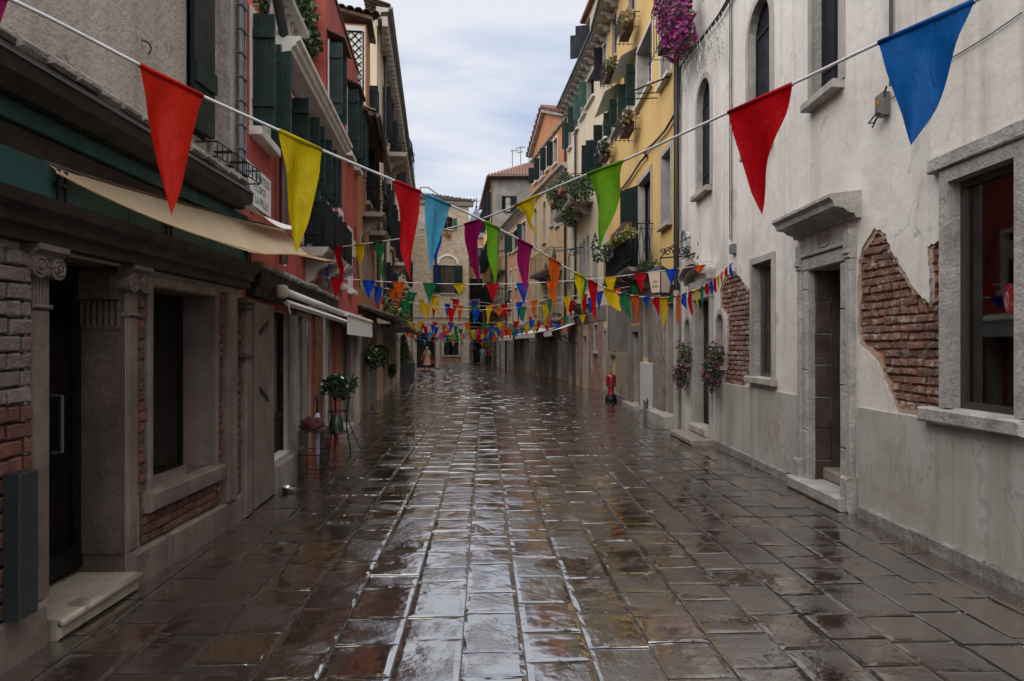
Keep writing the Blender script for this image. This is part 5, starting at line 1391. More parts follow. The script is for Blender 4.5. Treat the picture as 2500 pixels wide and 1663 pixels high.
# street name tablet
sa, sb = s(597), s(657)
tab = empty('street_name_tablet', f.P((sa + sb) / 2, 3.02, .01), 'white painted tablet with black street name lettering on the red wall', 'sign')
MB().chamf(f, sa, sb, 3.02, 3.43, .002, .02, .004).build('panel', surf('white_tablet', (0.62, 0.62, 0.62), (0.54, 0.54, 0.55), 4, .8, .1, 40, fine=.05), tab)
cx = (sa + sb) / 2
text_on(f, 'SOTOPORTEGO', cx + .01, 3.345, .0225, (sb - sa) * .84, .085, M_ink, tab, 'lettering'); text_on(f, 'E CORTE', cx + .01, 3.225, .0225, (sb - sa) * .48, .08, M_ink, tab, 'lettering'); text_on(f, 'DE LA PELLE', cx - .02, 3.105, .0225, (sb - sa) * .74, .08, M_ink, tab, 'lettering')
# shop front at street level: ledge, dark fascia, piers
n = 12; lg = MB(); la, lb_ = s(594), s(800)
for i in range(n):
    a, b = la + (lb_ - la) * i / n, la + (lb_ - la) * (i + 1) / n
    lg.chamf(f, a, b, 2.36 + random.uniform(-.004, .004), 2.42 + random.uniform(-.006, .014), -.02, .2 + random.uniform(-.015, .015), .018, wob=.008)
lg.build('stone_ledge', M_stone_rough, root)
MB().sweep(f, s(600), s(805), [(-.01, 2.1), (.08, 2.1), (.1, 2.18), (.14, 2.2), (.15, 2.355), (-.01, 2.355)]).build('shop_fascia', M_wood_d, root)
def rb_(name, u0, u1, z0, z1, dd, mat, wob=.006):
    a, b = sorted((s(u0, dd * .5), s(u1, dd * .5))); return MB().chamf(f, a + .002, b - .002, z0, z1, -.01, dd, .014, wob=wob).build(name, mat, root)
rb_('pilaster', 589, 604, .0, 2.05, .10, M_pil); rb_('pier', 612, 660, .0, 2.05, .09, M_pil, .01)
for z, k in ((1.5, .02), (1.95, .03), (2.0, .04)): rb_('pilaster_moulding', 587, 606, z, z + .045, .11 + k, M_stone_shade, .003)
rb_('door_post', 605, 611, .0, 2.0, .05, M_darkred)
rb_('shop_step', 664, 735, -.02, .3, .12, M_stone_dark); rb_('pier', 715, 721, .1, 2.0, .06, M_stone_dark); rb_('pier', 738.5, 743.5, .1, 2.0, .03, M_shabby)
rb_('door_leaf', 768, 785, .1, 2.05, .05, M_wood_or, .01); rb_('pier', 786, 790, 0, 2.1, .06, M_stone); rb_('red_pier', 808, 815, 0, 2.1, .03, M_red); rb_('pier', 815, 823, .1, 2.0, .06, M_wood_or, .012); rb_('red_pier', 823, 830, 0, 2.2, .05, M_red)
rb_('pier', 852, 859, 0, 2.0, .08, M_stone_dark, .01); rb_('door_step', 833, 852, 0, .16, .18, M_stone); rb_('pier', 866, 872, 0, 2.05, .12, M_stone)
m = MB()
for z, dz in ((1.72, .1), (1.15, -.12)): m.obox(f.P(s(612), z, .05), Vector((f.t.x, f.t.y, 0)) * .3 + Vector((0, 0, dz)), Vector((f.n.x, f.n.y, 0)) * .05, Vector((0, 0, .05)))
m.build('iron_bracket', M_iron, root)
wm = MB(); a, b = gw
for x0, x1, z0, z1 in ((a, a + .05, .3, 2.02), (b - .05, b, .3, 2.02), (a + .05, b - .05, 1.96, 2.02), (a + .05, b - .05, .72, .78)): wm.fbox(f, x0, x1, z0, z1, -.17, -.11)
wn_ = wm.build('window', M_wood_d, root); wn_['label'] = 'red house shop window over dark panels'
MB().fbox(f, a + .04, b - .04, .76, 1.97, -.15, -.144).build('pane', M_glass, wn_)
MB().chamf(f, a + .05, b - .05, .301, .72, -.2, -.13, .03).build('lower_panel', M_wood_d, wn_)
MB().fbox(f, a - .2, b + .2, .3, 2.2, -1.0, -.99).build('room_behind', M_dim, wn_)
# electricity box and cables
m = MB(); m.chamf(f, s(845), s(852), 3.35, 3.7, .0, .14, .01); m.build('meter_box', plain('beige_box', (0.42, 0.38, 0.32), .6), root)
m = MB()
for k in range(3): m.tube(sag(f, (s(860), 4.0 + .04 * k), (s(872), 2.9), .06, .2), .012, 5)
m.tube(sag(f, (s(705), 2.3), (s(800), 2.32), .06, .1), .014, 5); m.build('cable', M_cable_d, root)
red_house = B

# folding arm awning, rolled, with hanging valance
wa = empty('white_awning', f.P(s(760), 2.1, .3), 'white folding arm awning above the red house shop', 'awning')
t0, t1 = s(690, .2), s(838, .3)
MB().tube([f.P(t0, 2.2, .2), f.P((t0 + t1) / 2, 2.16, .26), f.P(t1 + .5, 2.12, .30)], .042, 12).build('roller', M_awning, wa, True)
MB().tube([f.P(t0 + .1, 2.08, .22), f.P(t1, 2.0, .34)], .035, 4).build('folding_arm', M_whitepaint, wa)
MB().tube([f.P(t0 + 1.2, 2.10, .22), f.P(t1, 2.02, .30)], .03, 4).build('folding_arm', M_whitepaint, wa)
MB().lathe(f.P(t0 - .03, 2.12, .2), [(.04, 0), (.065, .03), (.065, .12), (.04, .14)], 12).build('gear_housing', M_whitepaint, wa, True)
MB().tube([f.P(t0, 2.1, .25), f.P(t0, 1.98, .27), f.P(t0 + .02, 1.95, .27), f.P(t0 + .03, 1.99, .27)], .01, 6).build('crank_loop', M_whitepaint, wa)
va, vb_ = s(838, .3), s(901, .3)
va, vb_ = min(va, vb_), max(va, vb_); vb_ = min(vb_, va + 4.2)
gv = []; nn = 30
for i in range(nn + 1):
    for j in range(5):
        gv.append(f.P(va + (vb_ - va) * i / nn, 2.10 - .075 * j, .36 + .012 * math.sin(i * 1.3) * j / 4))
MB().raw(gv, [(i * 5 + j, (i + 1) * 5 + j, (i + 1) * 5 + j + 1, i * 5 + j + 1) for i in range(nn) for j in range(4)]).build('valance', M_awning, wa, True, fix=False)
MB().chamf(f, va - .02, vb_ + .02, 2.09, 2.16, .28, .38, .02).build('front_profile', M_whitepaint, wa)
gv = [f.P(va + (vb_ - va) * i / 8, 2.16 + .12 * (1 - j), .34 - .33 * (1 - j)) for i in range(9) for j in (0, 1)]
MB().raw(gv, [(i * 2, i * 2 + 2, i * 2 + 3, i * 2 + 1) for i in range(8)]).build('canopy', M_awning, wa, True, fix=False)

# ================================================================== L3 the orange house with the roof loggia
B = Bld('orange_house', 'weathered orange house with iron balconies and a roof loggia', FL3); f = FL3; root = B.root; s = f.u
for u0, u1, z0, z1 in ((893, 899, 5.2, 6.6), (903, 908, 5.2, 6.6)):
    Wn(u0, u1, z0, z1, stone=M_stone, sur=.08, arch=.9, shut=(('a', 95),), sw=.22, shmat=M_shutter_d, label='tall arched window on the orange house')
for u0, u1, z0, z1 in ((880, 886, 2.9, 4.2), (893, 898, 2.9, 4.2), (906, 911, 2.9, 4.2)):
    Wn(u0, u1, z0, z1, stone=M_stone_dark, sur=.08, arch=.9, sill=False)
Wn(899, 902, 7.5, 8.3, stone=M_stone, sur=.06, shut=(('a', 92), ('b', 92)), sw=.22, shmat=M_shutter_d); Wn(908, 913, 6.9, 7.9, stone=M_stone, sur=.06, shut=(('a', 92), ('b', 92)), sw=.22, shmat=M_shutter_d)
for u0, u1, mt in ((876, 882, M_wood_d), (888, 893, M_wood), (899, 905, M_wood_d), (910, 914, M_shabby)):
    a, b = sorted((s(u0), s(u1))); door(B, a, b, .1, 2.0, depth=.16, mat=mt, sur=.08, stone=M_stone_rough, handle=False)
B.finish([(0.002, -.05), (f.L - .002, -.05), (f.L - .002, 7.6), (s(900), 7.6), (s(900), 6.75), (0.002, 6.75)], M_orange, M_stone_dark, depth=6, roofz=6.6)
for k, (u0, u1) in enumerate(((873.5, 876), (883, 887), (894, 898), (906, 909))): MB().chamf(f, s(u0), s(u1), 0, 2.05, -.01, .06, .012, wob=.008).build('pier', (M_stone_rough, M_wood_or, M_stone_rough, M_shabby)[k], root)
m = MB(); m.chamf(f, .01, f.L - .01, 2.08, 2.3, -.01, .1, .02, wob=.01); m.build('ground_floor_ledge', M_stone_rough, root)
# tiled canopy along the shop fronts
can = MB(); a0, a1 = s(868), s(930)
can.sweep(f, .0, f.L, [(0, 2.52), (0, 2.46), (.75, 2.22), (.76, 2.27)]); co_ = can.build('shop_canopy', M_wood_d, root); co_['label'] = 'sloping dark canopy over the shop fronts'
tl_ = MB(); a = .1
while a < f.L * .55:
    for q in range(3):
        d0 = .78 - q * .25; arc = [(math.cos(math.pi * i / 5) * .07, math.sin(math.pi * i / 5) * .05) for i in range(6)]
        va_ = [f.P(a + x, 2.275 + q * .08 + y, d0) for x, y in arc] + [f.P(a + x * .85, 2.275 + (q + 1.1) * .08 + y * .85, d0 - .28) for x, y in arc]
        tl_.raw(va_, [(i, i + 1, i + 7, i + 6) for i in range(5)])
    a += .16
tl_.build('roof_tiles', M_tile_d, co_)['kind'] = 'stuff'
# eaves with big half round gutter, sloping tiles
e = MB().sweep(f, -.1, s(908), [(0, 6.70), (.35, 6.62), (.36, 6.68), (0, 6.82)]).build('eave', M_wood, root)
MB().tube([f.P(-.05, 6.62, .42), f.P(s(912), 6.55, .42)], .085, 10).build('gutter', M_pipe_d, e, True)
tl_ = MB(); a = 0
while a < s(908):
    for q in range(4):
        d0 = .40 - q * .3; arc = [(math.cos(math.pi * i / 5) * .085, math.sin(math.pi * i / 5) * .06) for i in range(6)]
        va_ = [f.P(a + x, 6.74 + q * .1 + y, d0) for x, y in arc] + [f.P(a + x * .85, 6.74 + (q + 1.1) * .1 + y * .85, d0 - .33) for x, y in arc]
        tl_.raw(va_, [(i, i + 1, i + 7, i + 6) for i in range(5)])
    a += .19
tl_.build('roof_tiles', M_tile_d, e)['kind'] = 'stuff'
pipe(B, s(914), 2.5, 6.5, .055, .12, M_pipe)
balcony(B, s(884), s(892), 4.75, .5, .8, 12, .1, M_stone_dark, 1, bulge=.12, label='bulging iron balcony basket on the orange house')
balcony(B, s(900), s(910), 4.6, .45, .8, 12, .1, M_stone_dark, 1, bulge=.1, label='small iron balcony basket at the end of the orange house')
# roof loggia: plastered box with white lattice panel facing down the street, tiled cap
ga = s(893); gz0, gz1 = 7.35, 9.55
fl_ = F((f.P(ga, 0, -.92).x, f.P(ga, 0, -.92).y), (f.P(ga, 0, .02).x, f.P(ga, 0, .02).y), 'L')
body = MB(); p = [f.P(ga, 0, .02), f.P(ga + 1.0, 0, .02), f.P(ga + 1.0, 0, -.92), f.P(ga, 0, -.92)]
body.raw([Vector((q.x, q.y, 6.3)) for q in p] + [Vector((q.x, q.y, gz1)) for q in p], [(0, 1, 5, 4), (1, 2, 6, 5), (2, 3, 7, 6), (3, 0, 4, 7), (4, 5, 6, 7)])
lo = body.build('loggia', M_orange2, root); lo['label'] = 'orange roof loggia with a white lattice front'
W_ = fl_.L
MB().fbox(fl_, .04, W_ - .03, gz0, gz1 - .05, .003, .03).build('white_panel', M_whitepaint, lo)
lt = MB(); n = 9; hh = gz1 - .2 - gz0; w0, w1 = .1, W_ - .1
k = -hh
step = .19
while k < w1 - w0 + hh:
    for sg in (1, -1):
        pts = []
        for i in range(61):
            z = gz0 + hh * i / 60; x = w0 + k + (z - gz0) * .95 if sg == 1 else w1 - k - (z - gz0) * .95
            if w0 <= x <= w1: pts.append(fl_.P(x, z, .05))
        if len(pts) > 1: lt.tube([pts[0], pts[-1]], .013, 4)
    k += step
lt.build('lattice', M_iron, lo)
fr_ = MB()
for x in (w0 - .02, w1 + .02): fr_.tube([fl_.P(x, gz0, .05), fl_.P(x, gz0 + hh, .05)], .018, 4)
fr_.tube([fl_.P(w0, gz0 + hh, .05), fl_.P(w1, gz0 + hh, .05)], .018, 4); fr_.build('lattice_frame', M_iron, lo)
sc_ = MB()      # wrought iron scrolls in front of the lattice
for (x, z, r0, sg) in ((.45, 8.1, .16, 1), (.65, 7.9, .14, -1), (.5, 7.75, .12, -1), (.72, 8.22, .1, 1), (.2, 8.5, .13, -1), (.12, 8.8, .12, 1), (.15, 8.25, .1, 1)):
    sc_.tube([fl_.P(x + sg * r0 * (1 - t_ / 22) * math.cos(t_ * .5), z + r0 * (1 - t_ / 22) * math.sin(t_ * .5), .09) for t_ in range(20)], .012, 4)
sc_.build('iron_scroll', M_iron, lo)
cap = MB(); cap.raw([f.P(ga - .25, gz1 + .02, .16), f.P(ga + 1.15, gz1 + .02, .16), f.P(ga + 1.15, gz1 + .3, -1.1), f.P(ga - .25, gz1 + .3, -1.1), f.P(ga - .25, gz1 + .1, .16), f.P(ga + 1.15, gz1 + .1, .16), f.P(ga + 1.15, gz1 + .38, -1.1), f.P(ga - .25, gz1 + .38, -1.1)], [(3, 2, 1, 0), (4, 5, 6, 7), (0, 1, 5, 4), (1, 2, 6, 5), (2, 3, 7, 6), (3, 0, 4, 7)])
cp = cap.build('loggia_roof', M_wood, lo)
tm = None
for row in range(2):
    for q in range(7):
        m = MB(); y_ = -.95 + q * .2; zz = gz1 + .13 + .2 * (1 - (y_ + 1.1) / 1.4) + row * .045
        arc = [(math.cos(math.pi * i / 6) * .1, math.sin(math.pi * i / 6) * .075) for i in range(7)]
        a0 = ga - .33 + row * .12
        vv = [f.P(a0, zz + y, y_ + x) for x, y in arc] + [f.P(a0 + .5, zz + .02 + y, y_ + x * .85) for x, y in arc] + [f.P(a0, zz + y * .8, y_ + x * .82) for x, y in arc]
        m.raw(vv, [(i, i + 1, i + 8, i + 7) for i in range(6)] + [(i, i + 1, i + 15, i + 14) for i in range(6)]); o = m.build('roof_tile', M_tile_d, lo, fix=False)
MB().tube([f.P(ga - .3, gz1 + .02, .36), f.P(ga + 1.15, gz1 + .02, .30)], .05, 8).build('loggia_gutter', M_pipe, lo, True)
orange_house = B

# ================================================================== L4 the tall cream house
B = Bld('tall_cream_house', 'tall cream house with dentil eaves and a bulging iron balcony', FL4); f = FL4; root = B.root; s = f.u
for k, y_ in enumerate((2.2, 5.6, 9.0, 12.4, 15.8, 19.2, 22.6)):
    for z0, z1 in ((8.6, 10.2), (5.4, 7.0), (3.0, 4.4)):
        if y_ < 2.5 and z0 < 8: pass
        window(B, y_, y_ + .9, z0, z1, stone=M_stone, sur=.09, depth=.15, shut=(('a', 92), ('b', 92)), sw=.25, shmat=M_shutter_d if k % 2 else M_navy)
    if k < 6: door(B, y_ + .3, y_ + 1.3, .08, 2.1, depth=.2, mat=(M_wood_d, M_navy, M_dim)[k % 3], sur=.12, stone=M_stone, handle=False); door(B, y_ + 2.0, y_ + 2.9, .6, 2.0, depth=.12, mat=M_dim, sur=.1, stone=M_stone, handle=False)
B.finish([(0.002, -.05), (f.L, -.05), (f.L, 11.45), (0.002, 11.45)], M_cream, M_stone, depth=6.5)
e = MB().sweep(f, -.25, f.L, [(0, 11.4), (.12, 11.4), (.14, 11.5), (.36, 11.52), (.38, 11.62), (0, 11.66)]).build('eave', M_stone, root)
a = -.1
den = MB().fbox(F((0, 0), (f.t.x, f.t.y), 'L'), -.09, .09, -.26, .03, .0, .33); md = bpy.data.meshes.new('dentil'); md.from_pydata(den.v, [], den.f); md.materials.append(M_stone); md.update()
while a < f.L - 2:
    o = bpy.data.objects.new('dentil', md); COL.objects.link(o); o.parent = e; o.location = f.P(a, 11.37 + .0, 0) - ORG[e.name]; a += .40
MB().tube([f.P(-.25, 11.62, .42), f.P(f.L, 11.62, .42)], .07, 8).build('gutter', M_greymetal, root, True)
tl_ = MB(); a = -.2
while a < f.L - 4:
    arc = [(math.cos(math.pi * i / 5) * .1, math.sin(math.pi * i / 5) * .07) for i in range(6)]
    tl_.raw([f.P(a + x, 11.7 + y, .42) for x, y in arc] + [f.P(a + x, 11.95 + y, -.4) for x, y in arc], [(i, i + 1, i + 7, i + 6) for i in range(5)]); a += .22
tl_.build('roof_tiles', M_tile_d, root)['kind'] = 'stuff'
balcony(B, 3.2, 5.4, 8.35, .75, .95, 18, .14, M_stone, 2, bulge=.22, label='bulging iron balcony high on the cream house')
balcony(B, 8.6, 10.6, 5.2, .6, .9, 14, .14, M_stone, 2, label='cream house balcony draped with plants')
balcony(B, 8.4, 10.8, 3.2, .6, .9, 14, .14, M_stone, 2, label='lower balcony on carved brackets')
pipe(B, 6.4, 2.5, 11.3, .06, .1, M_pipe); pipe(B, 2.0, 2.5, 11.3, .05, .1, M_pipe_d)
MB().fbox(f, .1, 9, 2.2, 2.3, 0, .9).build('shop_canopy', M_wood, root)
MB().tube([f.P(.1, 2.16, .85), f.P(9, 2.16, .85)], .05, 6).build('canopy_bar', M_wood_d, root)
tall_cream_house = B
# ================================================================== the brick house closing the street
B = Bld('brick_house', 'tan brick house closing the end of the street, arched window with curtains', FBR); f = FBR; root = B.root; s = f.u
a, b = s(1078), s(1108); window(B, a, b, f.px(1090, 716)[1], f.px(1090, 648)[1], stone=M_stone, sur=.1, depth=.25, frame=M_wood, curtain=M_curtain, shut=(('a', 165), ('b', 165)), shmat=M_shutter_d, sw=.62, label='tall curtained window between black shutters')
arc = [((a + b) / 2 + .78 * math.cos(math.pi * i / 14), f.px(1090, 644)[1] + .70 * math.sin(math.pi * i / 14)) for i in range(15)]
ar2 = [((a + b) / 2 + .62 * math.cos(math.pi * i / 14), f.px(1090, 644)[1] + .54 * math.sin(math.pi * i / 14)) for i in range(15)]
MB().prism(f, arc + ar2[::-1], .003, .07).build('arch_moulding', M_whitepaint, root)
for x in (-.78, .61): MB().fbox(f, (a + b) / 2 + x, (a + b) / 2 + x + .17, f.px(1090, 716)[1], f.px(1090, 648)[1] - .002, .003, .07).build('arch_jamb', M_whitepaint, root)
a, b = s(1082), s(1106); window(B, a, b, f.px(1090, 560)[1], f.px(1090, 530)[1] + .02, arch=.5, stone=M_stone, sur=.12, depth=.25, frame=M_wood, shut=(('a', 100), ('b', 120)), shmat=M_shutter_l, sw=.4, label='attic window with faded green shutters')
a, b = s(1017), s(1063); door(B, a, b, .1, f.px(1040, 812)[1], depth=.7, mat=M_dark, sur=.28, surd=.06, stone=M_stone, handle=False, panels=False, label='wide dark shop doorway with pale stone jambs')
a, b = s(1083), s(1120); window(B, a, b, f.px(1100, 868)[1], f.px(1100, 818)[1], stone=M_stone, sur=.12, depth=.2, frame=M_wood, curtain=M_curtain, mull=False, label='shop window in a pale stone frame', back=M_dim)
a, b = s(985), s(998); window(B, a, b, f.px(990, 868)[1], f.px(990, 818)[1], stone=M_stone, sur=.12, depth=.2, frame=M_wood, mull=False, label='partly hidden shop window behind the planter')
L = f.L
B.finish([(0, -.05), (L, -.05), (L, 11.85), (0, 11.85)], M_brickwork, M_stone, depth=8, roofz=11.7)
for u0, u1 in ((1004, 1008), (1071, 1076)): pass
fb = MB(); 
for x0, x1 in ((0, s(983)), (s(1001), s(1009)), (s(1071), s(1081)), (s(1122), L)): MB().fbox(f, x0, x1, .45, 2.6, .002, .014).build('lower_brickwork', M_brickwork_low, root)
MB().fbox(f, s(1081), s(1122), .45, .85, .002, .014).build('lower_brickwork', M_brickwork_low, root)
for x0, x1 in ((0, s(1008)), (s(1072), L + .05)): MB().chamf(f, x0, x1, -.03, .45, 0, .1, .02, wob=.006).build('base_stone', M_stone_dark, root)
MB().chamf(f, L - .5, L + .03, .451, 2.35, 0, .07, .02, wob=.006).build('corner_stone', M_stone, root)
for v0, v1, dd in ((771, 776, .08), (788, 791, .05)): MB().fbox(f, 0, L + .03, f.px(1080, v1)[1], f.px(1080, v0)[1], .003, dd).build('string_course', M_stone, root)
for (u, v, w, h) in ((1030, 545, .5, .9), (1006, 595, .25, .2), (1075, 593, .2, .2), (1136, 744, .35, .35)):
    x, z = f.px(u, v); MB().fbox(f, x - w / 2, x + w / 2, z - h / 2, z + h / 2, .003, .03).build('wall_tablet', M_stone, root)
MB().sweep(f, 0, L + .3, [(0, 11.6), (.2, 11.65), (.35, 11.85), (.35, 11.92), (0, 11.95)]).build('cornice', M_stone, root)
rf = MB(); apx = 1.2
rf.face([f.P(0, 11.95, .45), f.P(L + .35, 11.95, .45), f.P(apx, 13.6, -4.6), f.P(0, 13.6, -4.6)]); rf.face([f.P(L + .35, 11.95, .45), f.P(L + .35, 11.95, -9), f.P(apx, 13.6, -4.6)])
i = 0
while i * .24 < L + .3:
    a = L + .3 - i * .24; tt = min(1, (L + .4 - a) / (L + .35 - apx)); i += 1
    nseg = max(1, int(tt * 12)); prev = None
    for q in range(nseg):
        t0_, t1_ = q / 12, min(tt, (q + 1.15) / 12)
        rf.tube([f.P(a, 11.99 + 1.65 * t0_ + .03, .47 - 5.05 * t0_), f.P(a, 11.98 + 1.65 * t1_ - .01, .47 - 5.05 * t1_)], [.115, .09], 6)
rf.build('roof_tiles', M_tile_d, root, fix=False)['kind'] = 'stuff'
ch = MB().tube([f.P(s(1025), 12.0, .3), f.P(s(1025), 12.75, .3), f.P(s(1044), 12.78, .3), f.P(s(1069), 12.3, .3)], .05, 6).build('flue_pipe', M_greymetal, root)
side = MB(); p = f.P(L, 0); side.face([p, (-4.7, 66, 0), (-4.7, 66, 11.7), (p.x, p.y, 11.8)]); side.build('side_wall', M_brickwork, root, fix=False)
# flower cloth on the attic sill
bk = MB(); x, z = f.px(1092, 573, .15); cloud_leaves(bk, [(f.P(x, z, .15), .35, .12, .18)], 160, .1, 0, (0, 1)); o = bk.build('window_flowers', [leaf_mat('petal_red', (.35, .03, .02), (.5, .06, .03)), G_yel], None, loc=f.P(x, z, .1), fix=False); tag(o, 'red and yellow flowers on the attic sill of the brick house', 'flowers')

# ================================================================== grey house above the bend, peach house in the alley
B = Bld('grey_house', 'grey rendered house with a hipped tile roof rising behind', FR6); f = FR6; root = B.root
for q in (1.0, 3.4, 6.0, 9.0):
    for z0, z1 in ((12.2, 14.0), (8.4, 10.2), (5.0, 6.8)): window(B, q, q + .9, z0, z1, stone=M_stone_dark, sur=.08, shut=(('a', 95), ('b', 95)), shmat=M_shutter_d)
    door(B, q, q + 1.0, .05, 2.2, depth=.2, mat=M_wood_d, sur=.12, stone=M_stone_dark, handle=False)
B.finish([(.0, -.05), (f.L, -.05), (f.L, 15.0), (.0, 15.0)], M_yellow2, M_stone, depth=0)
fg_ = F((-1.46, 53.72), (4.5, 53.72), 'L'); Bq = B; B2 = type('x', (), {})(); B2.F = fg_; B2.root = root; B2.holes = []
a, b = fg_.u(1233), fg_.u(1260); window(B2, a, b, fg_.px(1240, 516)[1], fg_.px(1240, 480)[1], stone=M_wood, sur=.06, frame=M_wood_or, shut=(('a', 120), ('b', 20)), shmat=M_shutter_d, label='attic window with one open shutter')
wall(fg_, [(0, -.05), (fg_.L, -.05), (fg_.L, 15), (0, 15)], B2.holes, M_grey_wall, root, 'front_wall')
ctr = Vector((1.6, 59, 17.6)); c = [Vector((-1.9, 53.2, 14.95)), Vector((5, 53.2, 14.95)), Vector((5, 66.5, 14.95)), Vector((-3.2, 66.5, 14.95))]
rf = MB()
for i in range(4): rf.face([c[i], c[(i + 1) % 4], ctr])
p0, p1 = c[0], c[1]; nt = 30
for i in range(nt):
    t0 = (i + .5) / nt; q = p0.lerp(p1, t0); top = min(t0, 1 - t0) * 2 if True else 1
    tt = min(1, (t0 / (.55) if t0 < .55 else (1 - t0) / .45)); e_ = q.lerp(Vector((q.x, ctr.y, ctr.z)), tt * .98)
    rf.tube([q + Vector((0, 0, .05)), e_ + Vector((0, 0, .05))], .085, 6)
rf.build('roof_tiles', M_tile, root, fix=False)['kind'] = 'stuff'
MB().tube([c[0] + Vector((0, -.05, -.05)), c[1] + Vector((0, -.05, -.05))], .09, 6).build('gutter', M_pipe, root); MB().tube([c[0] + Vector((0, 0, -.05)), c[3]], .09, 6).build('gutter', M_pipe, root)
sk = c[0].lerp(ctr, .5); MB().obox(Vector((2.3, 55.6, 16.45)), Vector((1.1, 0, 0)), Vector((0, 1.1, .5)), Vector((0, -.05, .12))).build('skylight', M_whitepaint, root)
pipe(B, .1, 3, 14.8, .07, .12, M_pipe)

B = Bld('peach_house', 'peach rendered house seen down the narrow alley', FPE); f = FPE
for q in (.8, 2.3, 3.5):
    for z0, z1 in ((3.2, 5.0), (6.2, 8.2), (9.4, 11.2)): window(B, q, q + .7, z0, z1, stone=M_whitepaint, sur=.1, shut=(('a', 165), ('b', 165)), shmat=M_shutter_d if q < 3 else M_whitepaint)
    door(B, q - .05, q + .8, .05, 2.3, depth=.2, mat=M_wood_d, sur=.12, stone=M_stone, handle=False)
B.finish([(0, -.05), (f.L, -.05), (f.L, 12.2), (0, 12.2)], M_peach, M_stone, depth=5, roof=M_tile)
MB().sweep(f, 0, f.L, [(0, 12.0), (.3, 12.15), (.3, 12.25), (0, 12.3)]).build('cornice', M_stone, B.root)

# church spire far behind
D_ = 170.0; X_ = (1163 - CU) / FPX * D_; ztip = EYE + (CV - 505) * D_ / FPX; zb = EYE + (CV - 600) * D_ / FPX
sp = empty('church_spire', (X_, D_, 0), 'pale grey pointed church spire with a cross, above the alley', 'spire')
m = MB(); w = 4.6
m.raw([(X_ - w, D_ - w, zb), (X_ + w, D_ - w, zb), (X_ + w, D_ + w, zb), (X_ - w, D_ + w, zb), (X_, D_, ztip)], [(0, 1, 4), (1, 2, 4), (2, 3, 4), (3, 0, 4)]); m.build('spire_roof', surf('lead_roof', (0.075, 0.095, 0.125), (0.05, 0.065, 0.09), .4, .6, .1, 3, fine=.1), sp)
MB().box(X_ - w * .9, X_ + w * .9, D_ - w * .9, D_ + w * .9, 0, zb).build('tower', M_stone, sp)
m = MB(); m.tube([(X_, D_, ztip - .2), (X_, D_, ztip + 2.2)], .12, 5); m.tube([(X_ - .8, D_, ztip + 1.4), (X_ + .8, D_, ztip + 1.4)], .1, 5); m.lathe((X_, D_, ztip), [(.1, -.3), (.35, 0), (.1, .3)], 8); m.build('cross', M_iron, sp)
# roof aerials
def aerial(u, vt, vb_, Dp, lab, arms):
    x = (u - CU) / FPX * Dp; z0 = EYE + (CV - vb_) * Dp / FPX; z1 = EYE + (CV - vt) * Dp / FPX
    m = MB(); m.tube([(x, Dp, z0), (x, Dp, z1)], .04, 5)
    for zf, wl_, wr in arms:
        z = z0 + (z1 - z0) * zf; m.tube([(x - wl_, Dp, z - .1), (x + wr, Dp, z + .05)], .028, 4)
        for i in range(4): q = x - wl_ + (wl_ + wr) * i / 3; m.tube([(q, Dp - .25, z), (q, Dp + .25, z)], .018, 4)
    tag(m.build('roof_aerial', M_greymetal, None, loc=(x, Dp, z0)), lab, 'aerial', 'television aerials on the roofs')
aerial(1010, 372, 470, 49, 'roof aerial with side arms above the brick house', ((.95, .5, .05), (.78, .5, .05), (.4, .5, .1)))
aerial(1251, 365, 445, 58, 'bare aerial mast at the ridge of the grey house', ((.97, .1, .5),))
aerial(1271, 357, 452, 57, 'tallest aerial mast over the hipped roof', ((.97, .35, .35), (.85, .3, .2)))
aerial(1292, 373, 460, 56, 'aerial mast beside the terracotta gable', ((.95, .2, .15),))

